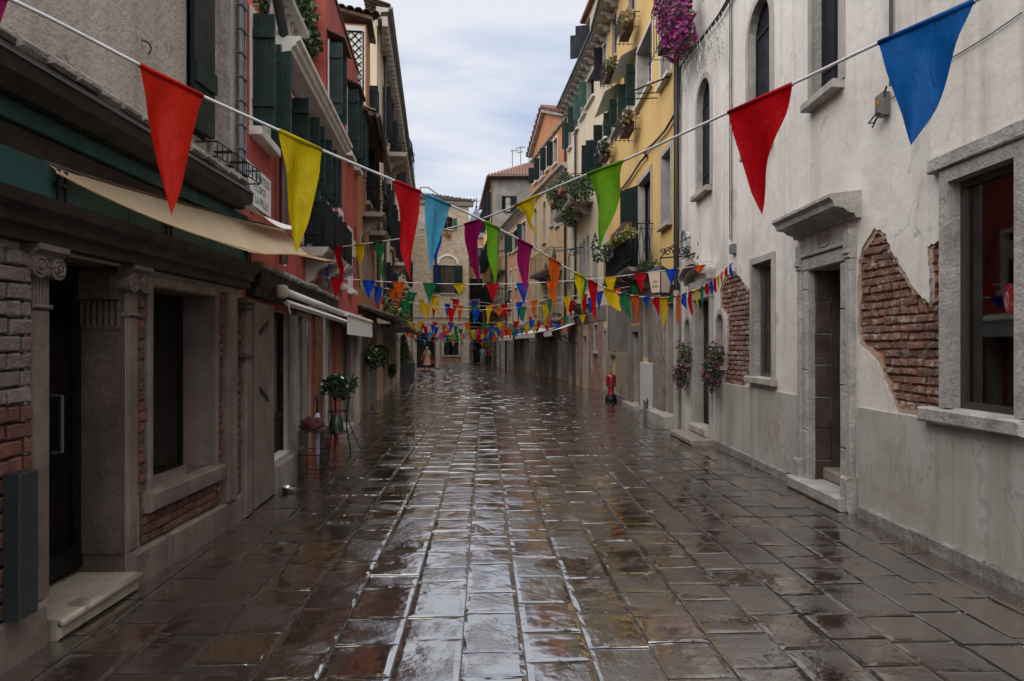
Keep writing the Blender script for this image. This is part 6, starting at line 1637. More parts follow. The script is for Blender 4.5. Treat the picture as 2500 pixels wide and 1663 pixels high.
# ================================================================== bunting
FC = {'red': (0.42, 0.002, 0.008), 'yellow': (0.58, 0.38, 0.004), 'blue': (0.004, 0.055, 0.42), 'green': (0.012, 0.15, 0.055), 'orange': (0.55, 0.085, 0.006), 'magenta': (0.25, 0.003, 0.085),
      'lightblue': (0.06, 0.30, 0.48), 'lime': (0.13, 0.33, 0.012), 'scarlet': (0.50, 0.014, 0.004), 'royal': (0.004, 0.095, 0.34), 'pink': (0.55, 0.05, 0.25), 'acid': (0.55, 0.42, 0.002)}
M_cord = plain('white_tape', (0.62, 0.62, 0.64), .6)
def bunting(name, label, path, flags, group='strings of pennants across the street', cord=.0075, seed=1):
    """path: plan/height points; flags: (t0, t1, colour, length, tip shift, twist) in fractions of the cord"""
    rd = random.Random(seed)
    P_ = [Vector(p) for p in path]
    cum = [0]
    for a, b in zip(P_, P_[1:]): cum.append(cum[-1] + (b - a).length)
    T = cum[-1]
    def at(t):
        d = max(0, min(T, t * T))
        for i in range(len(P_) - 1):
            if d <= cum[i + 1] + 1e-9: return P_[i].lerp(P_[i + 1], (d - cum[i]) / max(1e-9, cum[i + 1] - cum[i]))
        return P_[-1]
    root = empty(name, at(.5), label, 'bunting', group)
    MB().tube(P_, cord, 6).build('cord', M_cord, root, True)
    for fl in flags:
        t0, t1, colr, ln = fl[:4]; tip = fl[4] if len(fl) > 4 else rd.uniform(-.12, .12); tw = fl[5] if len(fl) > 5 else rd.uniform(-.12, .12)
        a, b = at(t0), at(t1); ax = (b - a); w = ax.length; ax.normalize()
        nr = Vector((ax.y, -ax.x, 0)).normalized()
        nu, nv = 8, 14; ph = rd.uniform(0, 6); cur = rd.uniform(-.05, .05) + tw * .5; fold = rd.uniform(.02, .05); crz = rd.uniform(-.25, .25); crd = rd.choice((-1, 1)) * rd.uniform(.05, .13)
        vv = []
        for j in range(nv + 1):
            q = j / nv; half = (1 - q) ** .96 * .5
            for i in range(nu + 1):
                x = (i / nu - .5) * 2 * half
                base = (a + b) / 2 + ax * (x * w + tip * ln * q)
                wave = fold * w * 2.2 * math.sin(x * 9 + ph + q * 2.5) * min(1, q * 4) * (1 - q * .4)
                wave += crd * w * max(0, 1 - abs(x - crz * (1 - q)) * 7) * min(1, q * 3)
                out = nr * (wave + cur * ln * q * q + tw * x * w * 1.6 * q)
                sagz = (i / nu - .5) * (b.z - a.z) * (1 - q)
                vv.append(Vector((base.x, base.y, (a.z + b.z) / 2 + sagz - q * ln * (1 - .02 * abs(tw)))) + out)
        fs = [(j * (nu + 1) + i, j * (nu + 1) + i + 1, (j + 1) * (nu + 1) + i + 1, (j + 1) * (nu + 1) + i) for j in range(nv) for i in range(nu)]
        m = MB().raw(vv, fs)
        m.tube([a, b], cord * 1.5, 6)
        m.build('pennant', flag_mat('pennant_' + colr, FC[colr]), root, True, fix=False)
    return root
def catmull(pts, n=6):
    P_ = [Vector(p) for p in pts]; out = []
    for i in range(len(P_) - 1):
        p0, p1, p2, p3 = P_[max(i - 1, 0)], P_[i], P_[i + 1], P_[min(i + 2, len(P_) - 1)]
        for k in range(n):
            t = k / n; out.append(.5 * ((2 * p1) + (p2 - p0) * t + (2 * p0 - 5 * p1 + 4 * p2 - p3) * t * t + (3 * p1 - p0 - 3 * p2 + p3) * t ** 3))
    return out + [P_[-1]]
def frac(path, u):
    """fraction along the cord where it crosses the sight line of column u"""
    P_ = path; cum = [0]
    for a, b in zip(P_, P_[1:]): cum.append(cum[-1] + (b - a).length)
    for i in range(len(P_) - 1):
        if P_[i].y < .2 or P_[i + 1].y < .2: continue
        ua, ub = CU + FPX * P_[i].x / P_[i].y, CU + FPX * P_[i + 1].x / P_[i + 1].y
        if (ua - u) * (ub - u) <= 0 and ua != ub: return (cum[i] + (cum[i + 1] - cum[i]) * (u - ua) / (ub - ua)) / cum[-1]
    return None
def on_line(A, Bp, uv):
    """points of a cord that hangs in the vertical plane through plan points A, B"""
    A, Bp = Vector(A), Vector(Bp); t = Bp - A; out = []
    for u, v in uv:
        k = (u - CU) / FPX; a = (k * A.y - A.x) / (t.x - k * t.y); y = A.y + t.y * a
        out.append(Vector((k * y, y, EYE - (v - CV) * y / FPX)))
    return out
# string A: from high on the near left to the right wall
pa = on_line((-2.5, 1.5), (3.3, 10.2), [(-300, -130), (40, 5), (340, 158), (495, 235), (680, 318), (785, 366), (960, 440), (1097, 500), (1182, 540), (1300, 603), (1368, 645), (1440, 685), (1500, 712), (1560, 724), (1620, 727), (1680, 715), (1740, 685), (1790, 640)])
pa = catmull([Vector((-2.45, pa[0].y - .1, pa[0].z + .02))] + pa, 5)
fa = [(340, 495, 'scarlet', .60, -.04, .1), (680, 785, 'acid', .60, -.05, .15), (962, 1026, 'red', .57, -.07, .05), (1040, 1099, 'lightblue', .50, -.28, .2), (1182, 1218, 'lime', .44, .05, .1), (1264, 1300, 'magenta', .42, -.18, .3), (1340, 1368, 'orange', .42, -.17, .2), (1405, 1427, 'acid', .37, -.05, .1), (1436, 1458, 'red', .38, -.05, .2),
      (1476, 1502, 'yellow', .22, .1, .8), (1515, 1537, 'green', .30, .1, .4), (1544, 1558, 'orange', .32, 0, .2), (1572, 1586, 'blue', .13, 0, .3), (1596, 1610, 'red', .22, .05, .5), (1611, 1628, 'yellow', .36, -.1, .2), (1632, 1648, 'green', .1, 0, .3), (1650, 1660, 'orange', .37, -.08, .2), (1664, 1676, 'blue', .2, -.05, .3), (1680, 1689, 'red', .32, 0, .2), (1696, 1705, 'yellow', .3, -.05, .2), (1709, 1716, 'green', .25, 0, .3), (1720, 1729, 'red', .15, 0, .3), (1731, 1739, 'blue', .2, 0, .3), (1741, 1748, 'red', .2, 0, .2), (1750, 1756, 'yellow', .2, 0, .2), (1759, 1765, 'orange', .22, 0, .2), (1769, 1776, 'red', .15, 0, .2), (1780, 1786, 'blue', .25, .3, .2)]
ex = [(-60, 20, 'magenta', .2, 0, 0)]
bunting('bunting_string', 'nearest string of large pennants, starting with the scarlet one at the shop', pa, [tuple(sorted((frac(pa, x[0]), frac(pa, x[1])))) + x[2:] for x in fa + ex if frac(pa, x[0]) and frac(pa, x[1])], seed=2)
# string B: from the near right over to the red house
pb = on_line((3.3, .05), (-2.9, 10.4), [(3300, -480), (2700, -145), (2380, 2), (2145, 105), (1935, 205), (1778, 275), (1523, 392), (1435, 425), (1316, 475), (1257, 503), (1181, 533), (1134, 548), (1078, 562), (1040, 573), (1000, 580), (963, 585), (930, 590), (880, 597), (820, 604), (780, 609), (724, 611)])
pb = catmull(pb, 5)
fb_ = [(2145, 2380, 'royal', .50, .04, -.05), (1778, 1935, 'red', .58, .04, .0), (1435, 1523, 'lime', .58, .02, .1), (1257, 1316, 'acid', .27, -.1, .7), (1134, 1181, 'magenta', .57, .1, .1), (1047, 1078, 'blue', .55, -.05, .1), (980, 1005, 'scarlet', .5, .0, .15), (913, 935, 'green', .52, -.1, .1), (867, 888, 'yellow', .60, -.05, .1), (815, 838, 'red', .55, -.25, .2), (790, 806, 'blue', .58, .1, .1), (753, 770, 'scarlet', .38, 0, .5), (727, 741, 'green', .15, 0, .3)]
bunting('bunting_string', 'string of large pennants with the royal blue one before the white house', pb, [tuple(sorted((frac(pb, x[0]), frac(pb, x[1])))) + x[2:] for x in fb_ if frac(pb, x[0]) and frac(pb, x[1])], seed=3)
# strings of small pennants across the street
CY = ['yellow', 'red', 'blue', 'orange', 'green']; CY2 = ['yellow', 'red', 'blue', 'orange', 'green', 'lightblue', 'pink', 'lime']
def small(label, A, Bp, uv, sp, w, ln, seed, cyc=CY, start=0.02):
    p = catmull(on_line(A, Bp, uv), 5); T = sum((b - a).length for a, b in zip(p, p[1:])); fl = []; rd = random.Random(seed); d = start * T; i = seed
    while d + w < T:
        fl.append((d / T, (d + w) / T, cyc[i % len(cyc)], ln * rd.uniform(.85, 1.1) * (1 if rd.random() > .05 else .5), rd.uniform(-.1, .1), rd.choice((.05, .1, .3, -.1)))); d += sp * rd.uniform(.93, 1.07); i += 1
    bunting('bunting_string', label, p, fl, cord=.0055, seed=seed)
small('string of small pennants from the white house door hood to the red house', (-2.95, 9.9), (3.3, 10.6), [(700, 662), (760, 674), (860, 682), (963, 689), (1143, 694), (1300, 691), (1470, 679), (1615, 661), (1700, 650), (1765, 640)], .47, .195, .29, 5)
pc = catmull(on_line((-3.4, 15.0), (2.2, 33.0), [(866, 690), (950, 706), (1010, 715), (1110, 731), (1214, 744), (1260, 762), (1320, 783), (1352, 792)]), 5)
fc_ = [(911, 933, 'blue', .44), (950, 970, 'orange', .4), (996, 1018, 'green', .36), (1049, 1071, 'yellow', .46), (1099, 1120, 'red', .3), (1150, 1168, 'blue', .42), (1196, 1212, 'orange', .3), (1217, 1230, 'yellow', .34), (1239, 1250, 'red', .3), (1269, 1278, 'blue', .25), (1290, 1299, 'red', .28), (1311, 1319, 'green', .3), (1328, 1336, 'yellow', .3)]
bunting('bunting_string', 'long slanting string of pennants running far up to the gabled house', pc, [tuple(sorted((frac(pc, x[0]), frac(pc, x[1])))) + x[2:] for x in fc_ if frac(pc, x[0]) and frac(pc, x[1])], seed=13)
small('string of small pennants ending over the yellow house door', (-3.9, 20.0), (3.3, 16.1), [(925, 706), (968, 720), (1047, 736), (1134, 747), (1200, 746), (1290, 736), (1390, 724), (1500, 706), (1588, 690)], .45, .2, .5, 7)
small('slack string of pennants between the tiled canopy and the yellow house', (-3.6, 17.2), (3.25, 17.6), [(902, 716), (1000, 738), (1143, 756), (1300, 748), (1470, 722), (1556, 704)], .6, .23, .42, 18)
small('level string of small pennants over the middle of the street', (-5.0, 26.5), (3.1, 25.0), [(937, 779), (985, 784), (1068, 787), (1154, 788), (1240, 786), (1330, 780), (1420, 769), (1456, 764)], .62, .245, .36, 8)
small('string of small pennants in front of the cream house ground floor', (-5.3, 31), (2.6, 30.5), [(965, 787), (1000, 793), (1143, 805), (1250, 803), (1392, 790)], .55, .23, .36, 9)
small('slack string of small pennants behind the level string', (-4.9, 28.5), (3.0, 28), [(958, 778), (1040, 792), (1143, 798), (1250, 795), (1380, 778), (1425, 768)], .5, .22, .34, 14)
small('string of small pennants over the planter', (-5.5, 33.5), (2.2, 33), [(975, 797), (1060, 806), (1143, 810), (1240, 808), (1358, 794)], .5, .23, .34, 15, CY2)
small('string of mixed small pennants just behind the planter', (-6.0, 38), (1.3, 38), [(986, 808), (1080, 814), (1170, 818), (1306, 806)], .52, .24, .36, 16, CY2)
small('string of mixed small pennants before the dark shop doorway', (-6.4, 42.5), (.4, 42.5), [(998, 818), (1080, 824), (1170, 827), (1264, 818)], .52, .22, .34, 17, CY2)
small('small pennants strung above the person in the beige coat', (-5.8, 36), (1.6, 36), [(982, 806), (1060, 811), (1143, 815), (1240, 812), (1324, 803)], .62, .26, .4, 3, CY2)
small('string of little many coloured pennants before the brick house', (-6.3, 40), (.9, 40), [(988, 812), (1080, 818), (1170, 821), (1286, 811)], .6, .25, .36, 11, CY2)
small('farthest string of tiny pennants under the shop window of the brick house', (-6.6, 45), (-.1, 45), [(1006, 826), (1060, 832), (1143, 835), (1200, 834), (1246, 830)], .62, .22, .34, 12, CY2)

# ================================================================== plants
def basin(Fc, sx, z, d, w, h, dep, mat, parent): MB().chamf(Fc, sx - w / 2, sx + w / 2, z, z + h, d, d + dep, .01).build('trough', mat, parent)
def plant(name, label, cat, loc, clumps, n, size, mats, mi, bl=None, group=None, seed=1, trough=None, droop=.2):
    e = empty(name, loc, label, cat, group)
    m = MB(); cloud_leaves(m, clumps, n, size, 0, mi, seed=seed, droop=droop); 
    m.build('foliage', mats, e, fix=False)
    if bl:
        m = MB(); blooms(m, clumps, bl[0], bl[1], 0, seed + 1); m.build('blossoms', bl[2], e, fix=False)
    if trough: trough(e)
    return e
def C(Fc, u, v, d, rs_, rd_, rz):
    s_, z_ = Fc.px(u, v, d); p = Fc.P(s_, z_, d); return (p, max(rd_, abs(Fc.t.x) * rs_), max(abs(Fc.t.y) * rs_, .05), rz)
# hanging petunias high on the corner of the white house
cl_ = [C(FR1, 1650 + a, b, .35, .25, .2, .28) for a, b in ((10, -10), (-15, 30), (15, 40), (-5, 75), (18, 90), (0, 115), (-20, 60), (-28, 10))]
def pet_pot(e): MB().fbox(FR1, FR1.L - 1.1, FR1.L + .1, 7.35, 7.55, .22, .42).build('trough', M_wood_d, e); railing(FR1, FR1.L - 2.5, FR1.L + .3, 7.3, 8.3, .02, .5, 12).build('railing', M_iron, e)
plant('petunia_basket', 'huge cascade of magenta petunias hanging high beside the white house', 'flowers', cl_[0][0], cl_, 1500, .07, [G_leaf, G_leaf2], (0, 1), (900, .045, G_mag), seed=21, trough=pet_pot)
il = empty('icicle_lights', FR1.P(FR1.u(1720), 6.9, .1), 'white icicle light strands hanging beside the magenta petunias', 'string lights')
rl = random.Random(9)
for k in range(12):
    u = 1668 + k * 9 + rl.uniform(-3, 3); v0 = 150 - (u - 1668) * 1.25; s0_, z0_ = FR1.px(u, v0, .12); ln_ = rl.uniform(.25, .7); m = MB()
    pts = [FR1.P(s0_ + .02 * math.sin(i * 1.7), z0_ - ln_ * i / 8, .12 + .015 * math.cos(i)) for i in range(9)]
    m.tube(pts, .006, 4)
    for i in range(1, 9):
        for sg in (-1, 1): m.tube([pts[i], pts[i] + Vector((0, sg * .05, -.05))], .006, 4)
    m.build('light_strand', G_white, il)
for k, (u, v, lab) in enumerate(((1668, 890, 'magenta petunias in the niche on the far side of the curved doorway'), (1742, 895, 'magenta petunias in the niche beside the bare brick'))):
    cl_ = [C(FR1, u + a, v + b, .16, .14, .12, .16) for a, b in ((2, -38), (9, -24), (-4, -12), (-8, 10), (-2, 24), (-12, 22), (-4, 40), (-9, 34))]
    plant('petunia_pot', lab, 'flowers', cl_[0][0], cl_, 620, .06, [G_leaf, G_leaf2, G_dark], (0, 1, 2), (85, .034, G_mag), 'petunias in the wall niches', 30 + k, lambda e, u=u: MB().lathe(FR1.P(FR1.u(u + 14), 1.3, -.02), [(.08, 0), (.12, .2), (.13, .22)], 12).build('pot', M_terra, e, True))
# flower boxes on the yellow house balcony
f = FR2
cl_ = [C(f, u, v, .75, .3, .16, .2) for u, v in ((1455, 600), (1465, 610), (1475, 620), (1460, 622), (1482, 612))]
plant('flower_box', 'white flowers hanging at the far end of the iron balcony', 'flowers', cl_[0][0], cl_, 700, .09, [G_leaf, G_dark], (0, 1), (160, .05, G_white), seed=41)
cl_ = [C(f, u, v, .7, .22, .14, .12) for u, v in ((1492, 596), (1503, 590), (1515, 580), (1527, 572), (1538, 566))]
plant('flower_box', 'yellow green trailing plants in a brown box on the iron balcony', 'flowers', cl_[0][0], cl_, 800, .08, [G_yel, G_leaf2], (0, 0, 1), None, seed=42, trough=lambda e: basin(f, (f.u(1498, .7) + f.u(1536, .7)) / 2, 4.22, .6, abs(f.u(1498, .7) - f.u(1536, .7)) * .8, .18, .2, M_wood, e))
cl_ = [C(f, u, v, .3, .25, .15, .18) for u, v in ((1570, 655), (1580, 650), (1590, 648))]
plant('potted_herb', 'small green plant on the balcony floor by the stone door frame', 'plant', cl_[0][0], cl_, 300, .08, [G_leaf, G_dark], (0, 1), None, seed=43)
for k, (u, v, mats, bl, lab) in enumerate(((1527, 48, [G_dry], None, 'dry straw coloured grass in an iron window basket'), (1487, 160, [G_dry, G_leaf], None, 'trailing half dry plant in an iron window basket'), (1528, 290, [G_leaf, G_dry], (40, .05, G_pink), 'window basket with a wooden box under the flaking shutters'), (1474, 358, [G_leaf, G_dark], (130, .06, G_white), 'white flowers in the window basket above the cream arches'))):
    cl_ = [C(f, u + a, v + b, .35, .28, .14, .2) for a, b in ((-4, 0), (4, -5), (0, 8), (-8, 14))]
    def bk_(e, u=u, v=v):
        s_, z_ = f.px(u, v + 12, .3); m = railing(f, s_ - .5, s_ + .5, z_ - .35, z_ + .1, .02, .5, 9); m.build('basket', M_iron, e); MB().fbox(f, s_ - .4, s_ + .4, z_ - .28, z_ - .05, .15, .4).build('trough', M_wood, e)
    plant('window_basket', lab, 'flowers', cl_[0][0], cl_, 420, .11, mats, tuple(range(len(mats))), bl, 'window baskets on the yellow house', 50 + k, bk_, droop=.5)
# hanging garden on the cream house balcony
f = FR3
cl_ = [C(f, u, v, .8, .35, .25, .35) for u, v in ((1345, 470), (1352, 492), (1365, 460), (1380, 440), (1376, 500), (1384, 530), (1395, 455), (1405, 470), (1362, 480), (1420, 450), (1430, 465))]
plant('balcony_plants', 'lush green plants spilling over the stone balcony of the cream house', 'plants', cl_[0][0], cl_, 2600, .12, [G_leaf, G_leaf2, G_dark], (0, 1, 2, 2), (40, .05, G_yel), seed=61, trough=lambda e: [basin(f, f.u(u), 7.75, .75, .9, .22, .2, M_terra, e) for u in (1402, 1424)])
f = FL4
cl_ = [C(f, u, v, .5, .4, .16, .4) for u, v in ((950, 735), (955, 765), (962, 748), (985, 720), (990, 752), (985, 775), (992, 790), (997, 735))]
plant('balcony_plants', 'bushy green plants hanging from the tall cream house', 'plants', cl_[0][0], cl_, 900, .13, [G_leaf, G_leaf2, G_dry], (0, 0, 1, 2), None, seed=62)
# creeper on the terrace of the red house
f = FL2; cp = f.P(f.u(795), 6.5, -.3)
cl_ = [(Vector((cp.x - .05 + a, cp.y - .22 - b, z)), .30, .2, .36) for a, b, z in ((-.2, 0, 7.4), (-.4, .1, 7.2), (-.1, 0, 7.1), (-.3, .1, 6.9), (.0, .05, 6.75), (-.15, .1, 6.6), (.05, 0, 6.4), (-.35, .1, 6.6))]
plant('creeper', 'dark green creeper climbing the terrace wall of the red house', 'creeper', cl_[0][0], cl_, 5200, .095, [G_leaf, G_dark, G_leaf2], (0, 1, 1, 2), None, seed=63)
# hanging pots along the left shop fronts
f = FL3
for k, (u, v, lab) in enumerate(((908, 870, 'leafy hanging pot under the dark canopy, the lower one'), (930, 866, 'dark leafy hanging pot under the canopy, farther along'))):
    cl_ = [C(f, u + a, v + b, .25, .22, .13, .17) for a, b in ((-6, -8), (5, -5), (0, 5), (3, 13))]
    plant('hanging_pot', lab, 'plant', cl_[0][0], cl_, 900, .1, [G_leaf, G_dark, G_leaf2], (0, 1, 1, 2), None, 'hanging pots on the shop fronts', 70 + k, lambda e, c=cl_[0][0]: MB().lathe(c + Vector((0, 0, -.2)), [(.07, 0), (.1, .14), (.11, .15)], 10).build('pot', M_wood_d, e, True))
cl_ = [C(f, 957, 905, .2, .2, .15, .25)]
plant('potted_shrub', 'small green shrub at the foot of the cream wall', 'plant', (cl_[0][0].x, cl_[0][0].y, 0), cl_, 200, .12, [G_leaf], (0,), None, seed=77)
# cone shaped shrub in a dark square planter
yp = 33.6; xp = (985 - CU) / FPX * yp
pl = empty('planter', (xp, yp, 0), 'dark grey square planter with a cone shaped evergreen', 'planter')
m = MB(); m.hexa([(xp - .46, yp - .46, .03), (xp + .46, yp - .46, .03), (xp + .46, yp + .46, .03), (xp - .46, yp + .46, .03), (xp - .52, yp - .52, .82), (xp + .52, yp - .52, .82), (xp + .52, yp + .52, .82), (xp - .52, yp + .52, .82)]); m.build('box', plain('slate_planter', (0.03, 0.033, 0.038), .5), pl)
m = MB()
for a, b in ((-.42, -.42), (.42, -.42), (.42, .42), (-.42, .42)): m.box(xp + a - .04, xp + a + .04, yp + b - .04, yp + b + .04, 0, .03)
m.build('foot', M_iron, pl)
cn = [(Vector((xp, yp, .95 + .16 * i)), .52 * (1 - i / 8.2), .52 * (1 - i / 8.2), .14) for i in range(8)]
m = MB(); cloud_leaves(m, cn, 3200, .09, 0, (0, 1, 1, 2), seed=80); m.build('foliage', [G_leaf, G_dark, leaf_mat('leaf_bronze', (.06, .05, .015), (.10, .08, .025))], pl, fix=False)
# potted plant on an iron stand by the red house
f = FL2; yq = 11.0; xq = (822 - CU) / FPX * yq
sx_, _z = f.px(822, 1000, .28); base = f.P(sx_, 0, .3)
ps = empty('plant_stand', base, 'white flowering plant on a black iron stand outside the red house', 'plant stand')
m = MB()
for a in range(3):
    t_ = a * 2.09; o_ = Vector((math.cos(t_) * .16, math.sin(t_) * .16, 0)); m.tube([base + o_ * 1.2, base + o_ * .8 + Vector((0, 0, .4)), base + o_ + Vector((0, 0, .9))], .012, 5)
for z in (.3, .62, .9): m.tube([base + Vector((math.cos(t_) * .15, math.sin(t_) * .15, z)) for t_ in [6.283 * i / 16 for i in range(17)]], .009, 5)
m.tube([base + Vector((.16, -.05, .5)), base + Vector((.3, -.1, .2)), base + Vector((.4, -.15, .02)), base + Vector((.55, -.15, .02))], .01, 5); m.build('frame', M_iron, ps)
cl_ = [(base + Vector((a, b, 1.0 + c)), .16, .16, .12) for a, b, c in ((-.16, 0, 0), (.16, 0, .03), (0, -.12, .08), (0, .12, .02), (.05, -.05, -.08))]
m = MB(); cloud_leaves(m, cl_, 900, .07, 0, (0, 1, 1), seed=81); m.build('foliage', [G_leaf, G_dark], ps, fix=False)
m = MB(); blooms(m, cl_, 14, .03, 0, 82); m.build('blossoms', G_white, ps, fix=False)
MB().lathe(base + Vector((0, 0, .88)), [(.09, 0), (.13, .12), (.14, .13)], 12).build('pot', M_terra, ps, True)
bt = base + Vector((-.02, -.02, .28)); tag(MB().lathe(bt, [(.085, 0), (.11, .08), (.10, .2), (.06, .28), (.05, .3)], 14).build('green_jug', plain('green_glaze', (0.02, 0.04, 0.03), .3), None, True, loc=bt), 'dark green jug on the lower shelf of the plant stand', 'jug')

# ================================================================== small things on the street
# fire hydrant
hx, hy = (1492 - CU) / FPX * 19.9, 19.9
h = empty('fire_hydrant', (hx, hy, 0), 'red pillar hydrant on a black base by the pebbledash wall', 'hydrant')
M_hyd = plain('red_enamel', (0.28, 0.006, 0.014), .3, 0, .1, 0, 6, .4)
MB().lathe((hx, hy, 0), [(.175, 0), (.175, .1), (.155, .12), (.155, .18), (.11, .2)], 20).build('base', M_iron, h, True)
MB().lathe((hx, hy, .2), [(.12, 0), (.095, .035), (.085, .07), (.085, .2), (.1, .22)], 20).build('stem', M_hyd, h, True)
MB().lathe((hx, hy, .42), [(.08, 0), (.135, .025), (.145, .06), (.145, .3), (.135, .345), (.09, .37), (.035, .385)], 24).build('hood', M_hyd, h, True)
MB().obox((hx - .035, hy - .035, .80), (.07, 0, 0), (0, .07, 0), (0, 0, .035)).build('cap', M_hyd, h)
# steel bowl
bx_, by_ = (705 - CU) / FPX * 7.49, 7.49
tag(MB().lathe((bx_, by_, 0), [(.06, .004), (.066, .0), (.08, .062), (.088, .066), (.081, .069), (.075, .062), (.06, .01), (.01, .009)], 24).build('steel_bowl', plain('brushed_steel', (0.42, 0.42, 0.42), .3, 1.0), None, True, loc=(bx_, by_, 0)), 'small steel dog bowl on the paving by the stone pier', 'bowl')
# umbrella stand
f = FL2; sx_ = f.u(760, .28); ub = f.P(sx_, 0, .3)
us = empty('umbrella_stand', ub, 'wire umbrella stand in front of the red house shop', 'umbrella stand')
tn, nn_ = Vector((f.t.x, f.t.y, 0)), Vector((f.n.x, f.n.y, 0)); m = MB()
for z in (.03, .3, .58): m.tube([ub + tn * a + nn_ * b + Vector((0, 0, z)) for a, b in ((-.28, -.12), (.28, -.12), (.28, .14), (-.28, .14), (-.28, -.12))], .007, 4)
for i in range(11): 
    for b in (-.12, .14): m.tube([ub + tn * (-.28 + .056 * i) + nn_ * b, ub + tn * (-.28 + .056 * i) + nn_ * b + Vector((0, 0, .58))], .004, 4)
m.build('wire_frame', M_iron, us)
cu_ = empty('umbrella', ub + tn * .1, 'furled lilac umbrella with a dark crook handle in the wire stand', 'umbrella')
p = ub + tn * .12 + nn_ * .03
MB().lathe(p + Vector((0, 0, .05)), [(.01, 0), (.035, .25), (.045, .5), (.05, .62), (.03, .7), (.012, .72)], 10).build('canopy', plain('lilac_cloth', (0.30, 0.29, 0.40), .6), cu_, True)
MB().tube([p + Vector((0, 0, .75))] + [p + Vector((0, 0, .9)) + tn * (-.045 + .045 * math.cos(t_)) + Vector((0, 0, .05 * math.sin(t_) + .03)) for t_ in [i * .4 for i in range(9)]], .013, 6).build('handle', M_iron, cu_, True)
rc = empty('red_cloth', ub + Vector((0, 0, .58)), 'dark red cloth heaped over the wire umbrella stand', 'cloth')
gv = []; nx, ny = 22, 12
for j in range(ny + 1):
    for i in range(nx):
        th, ph = 6.283 * i / nx, math.pi * j / ny
        q = Vector((math.cos(th) * math.sin(ph), math.sin(th) * math.sin(ph), math.cos(ph)))
        k_ = 1 + .42 * noise.noise(q * 2.1 + Vector((3, 1, 0))) + .22 * noise.noise(q * 5)
        gv.append(ub + tn * (-.06 + q.x * .21 * k_) + nn_ * (q.y * .13 * k_) + Vector((0, 0, .64 + q.z * (.10 if q.z > 0 else .06) * k_ - .05 * abs(q.x) ** 3)))
MB().raw(gv, [(j * nx + i, j * nx + (i + 1) % nx, (j + 1) * nx + (i + 1) % nx, (j + 1) * nx + i) for j in range(ny) for i in range(nx)]).build('folds', plain('burgundy_cloth', (0.05, 0.0025, 0.006), .95, 0, .2, .4), rc, True)
# hanging lantern sign with scrolled bracket
f = FR1; s_, zb_ = f.px(1611, 716, .55)
f2 = FR2
def wp(u, v, Dp): return Vector(((u - CU) / FPX * Dp, Dp, EYE - (v - CV) * Dp / FPX))
Dl = 12.6; c = wp(1612, 690, Dl)
ln_ = empty('lantern_sign', c, 'cream glass lantern sign with black lettering on a scrolled iron bracket', 'lantern')
hw, hb, hh_ = .16, .115, .2
tp = [c + Vector((a * hw, b * hw, hh_)) for a, b in ((-1, -1), (1, -1), (1, 1), (-1, 1))]; bt_ = [c + Vector((a * hb, b * hb, -hh_)) for a, b in ((-1, -1), (1, -1), (1, 1), (-1, 1))]
ang = R(35); rot = Matrix.Rotation(ang, 3, 'Z'); tp = [c + rot @ (p - c) for p in tp]; bt_ = [c + rot @ (p - c) for p in bt_]
t = NT('cream_lamp_glass'); M_lampglass = t.done(t.bsdf(t.mix(t.remap(t.noise(6), .3, .7, 0, .3), (0.66, 0.52, 0.40), (0.55, 0.42, 0.32)), .4))
MB().raw(bt_ + tp, [(0, 1, 5, 4), (1, 2, 6, 5), (2, 3, 7, 6), (3, 0, 4, 7)]).build('glass', M_lampglass, ln_)
m = MB()
for i in range(4): m.tube([bt_[i], tp[i]], .011, 4); m.tube([bt_[i], bt_[(i + 1) % 4]], .011, 4); m.tube([tp[i], tp[(i + 1) % 4]], .011, 4)
ap = c + Vector((0, 0, hh_ + .13)); m.raw(tp + [ap], [(0, 1, 4), (1, 2, 4), (2, 3, 4), (3, 0, 4)]); m.raw(bt_, [(0, 1, 2, 3)]); m.tube([ap, ap + Vector((0, 0, .12))], .01, 5); m.build('frame', M_iron, ln_)
fs_ = F((bt_[3].x, bt_[3].y), (bt_[0].x, bt_[0].y), 'L')
for k, (tx, zz, wd) in enumerate((('Antica', .12, .2), ('San', .02, .1), ('Simon', -.07, .15))):
    text_on(fs_, tx, fs_.L / 2, c.z + zz, .022 + .012 * (zz * 2.2 + .4), wd, .05, M_ink, ln_)
br = MB(); top = ap + Vector((0, 0, .12)); wallp = Vector((3.3, Dl, top.z))
br.tube([top, wallp + Vector((0, 0, .05))], .013, 5); br.tube([top, top + Vector((.2, 0, .22)), wallp + Vector((0, 0, .4))], .012, 5)
for (q, r0, sg) in ((.25, .09, 1), (.5, .11, -1), (.72, .09, 1), (.1, .06, -1)):
    cc_ = top.lerp(wallp, q) + Vector((0, 0, .12)); br.tube([cc_ + Vector((sg * r0 * (1 - k_ / 20) * math.cos(k_ * .55), 0, r0 * (1 - k_ / 20) * math.sin(k_ * .55))) for k_ in range(17)], .009, 4)
br.build('bracket', M_iron, ln_)
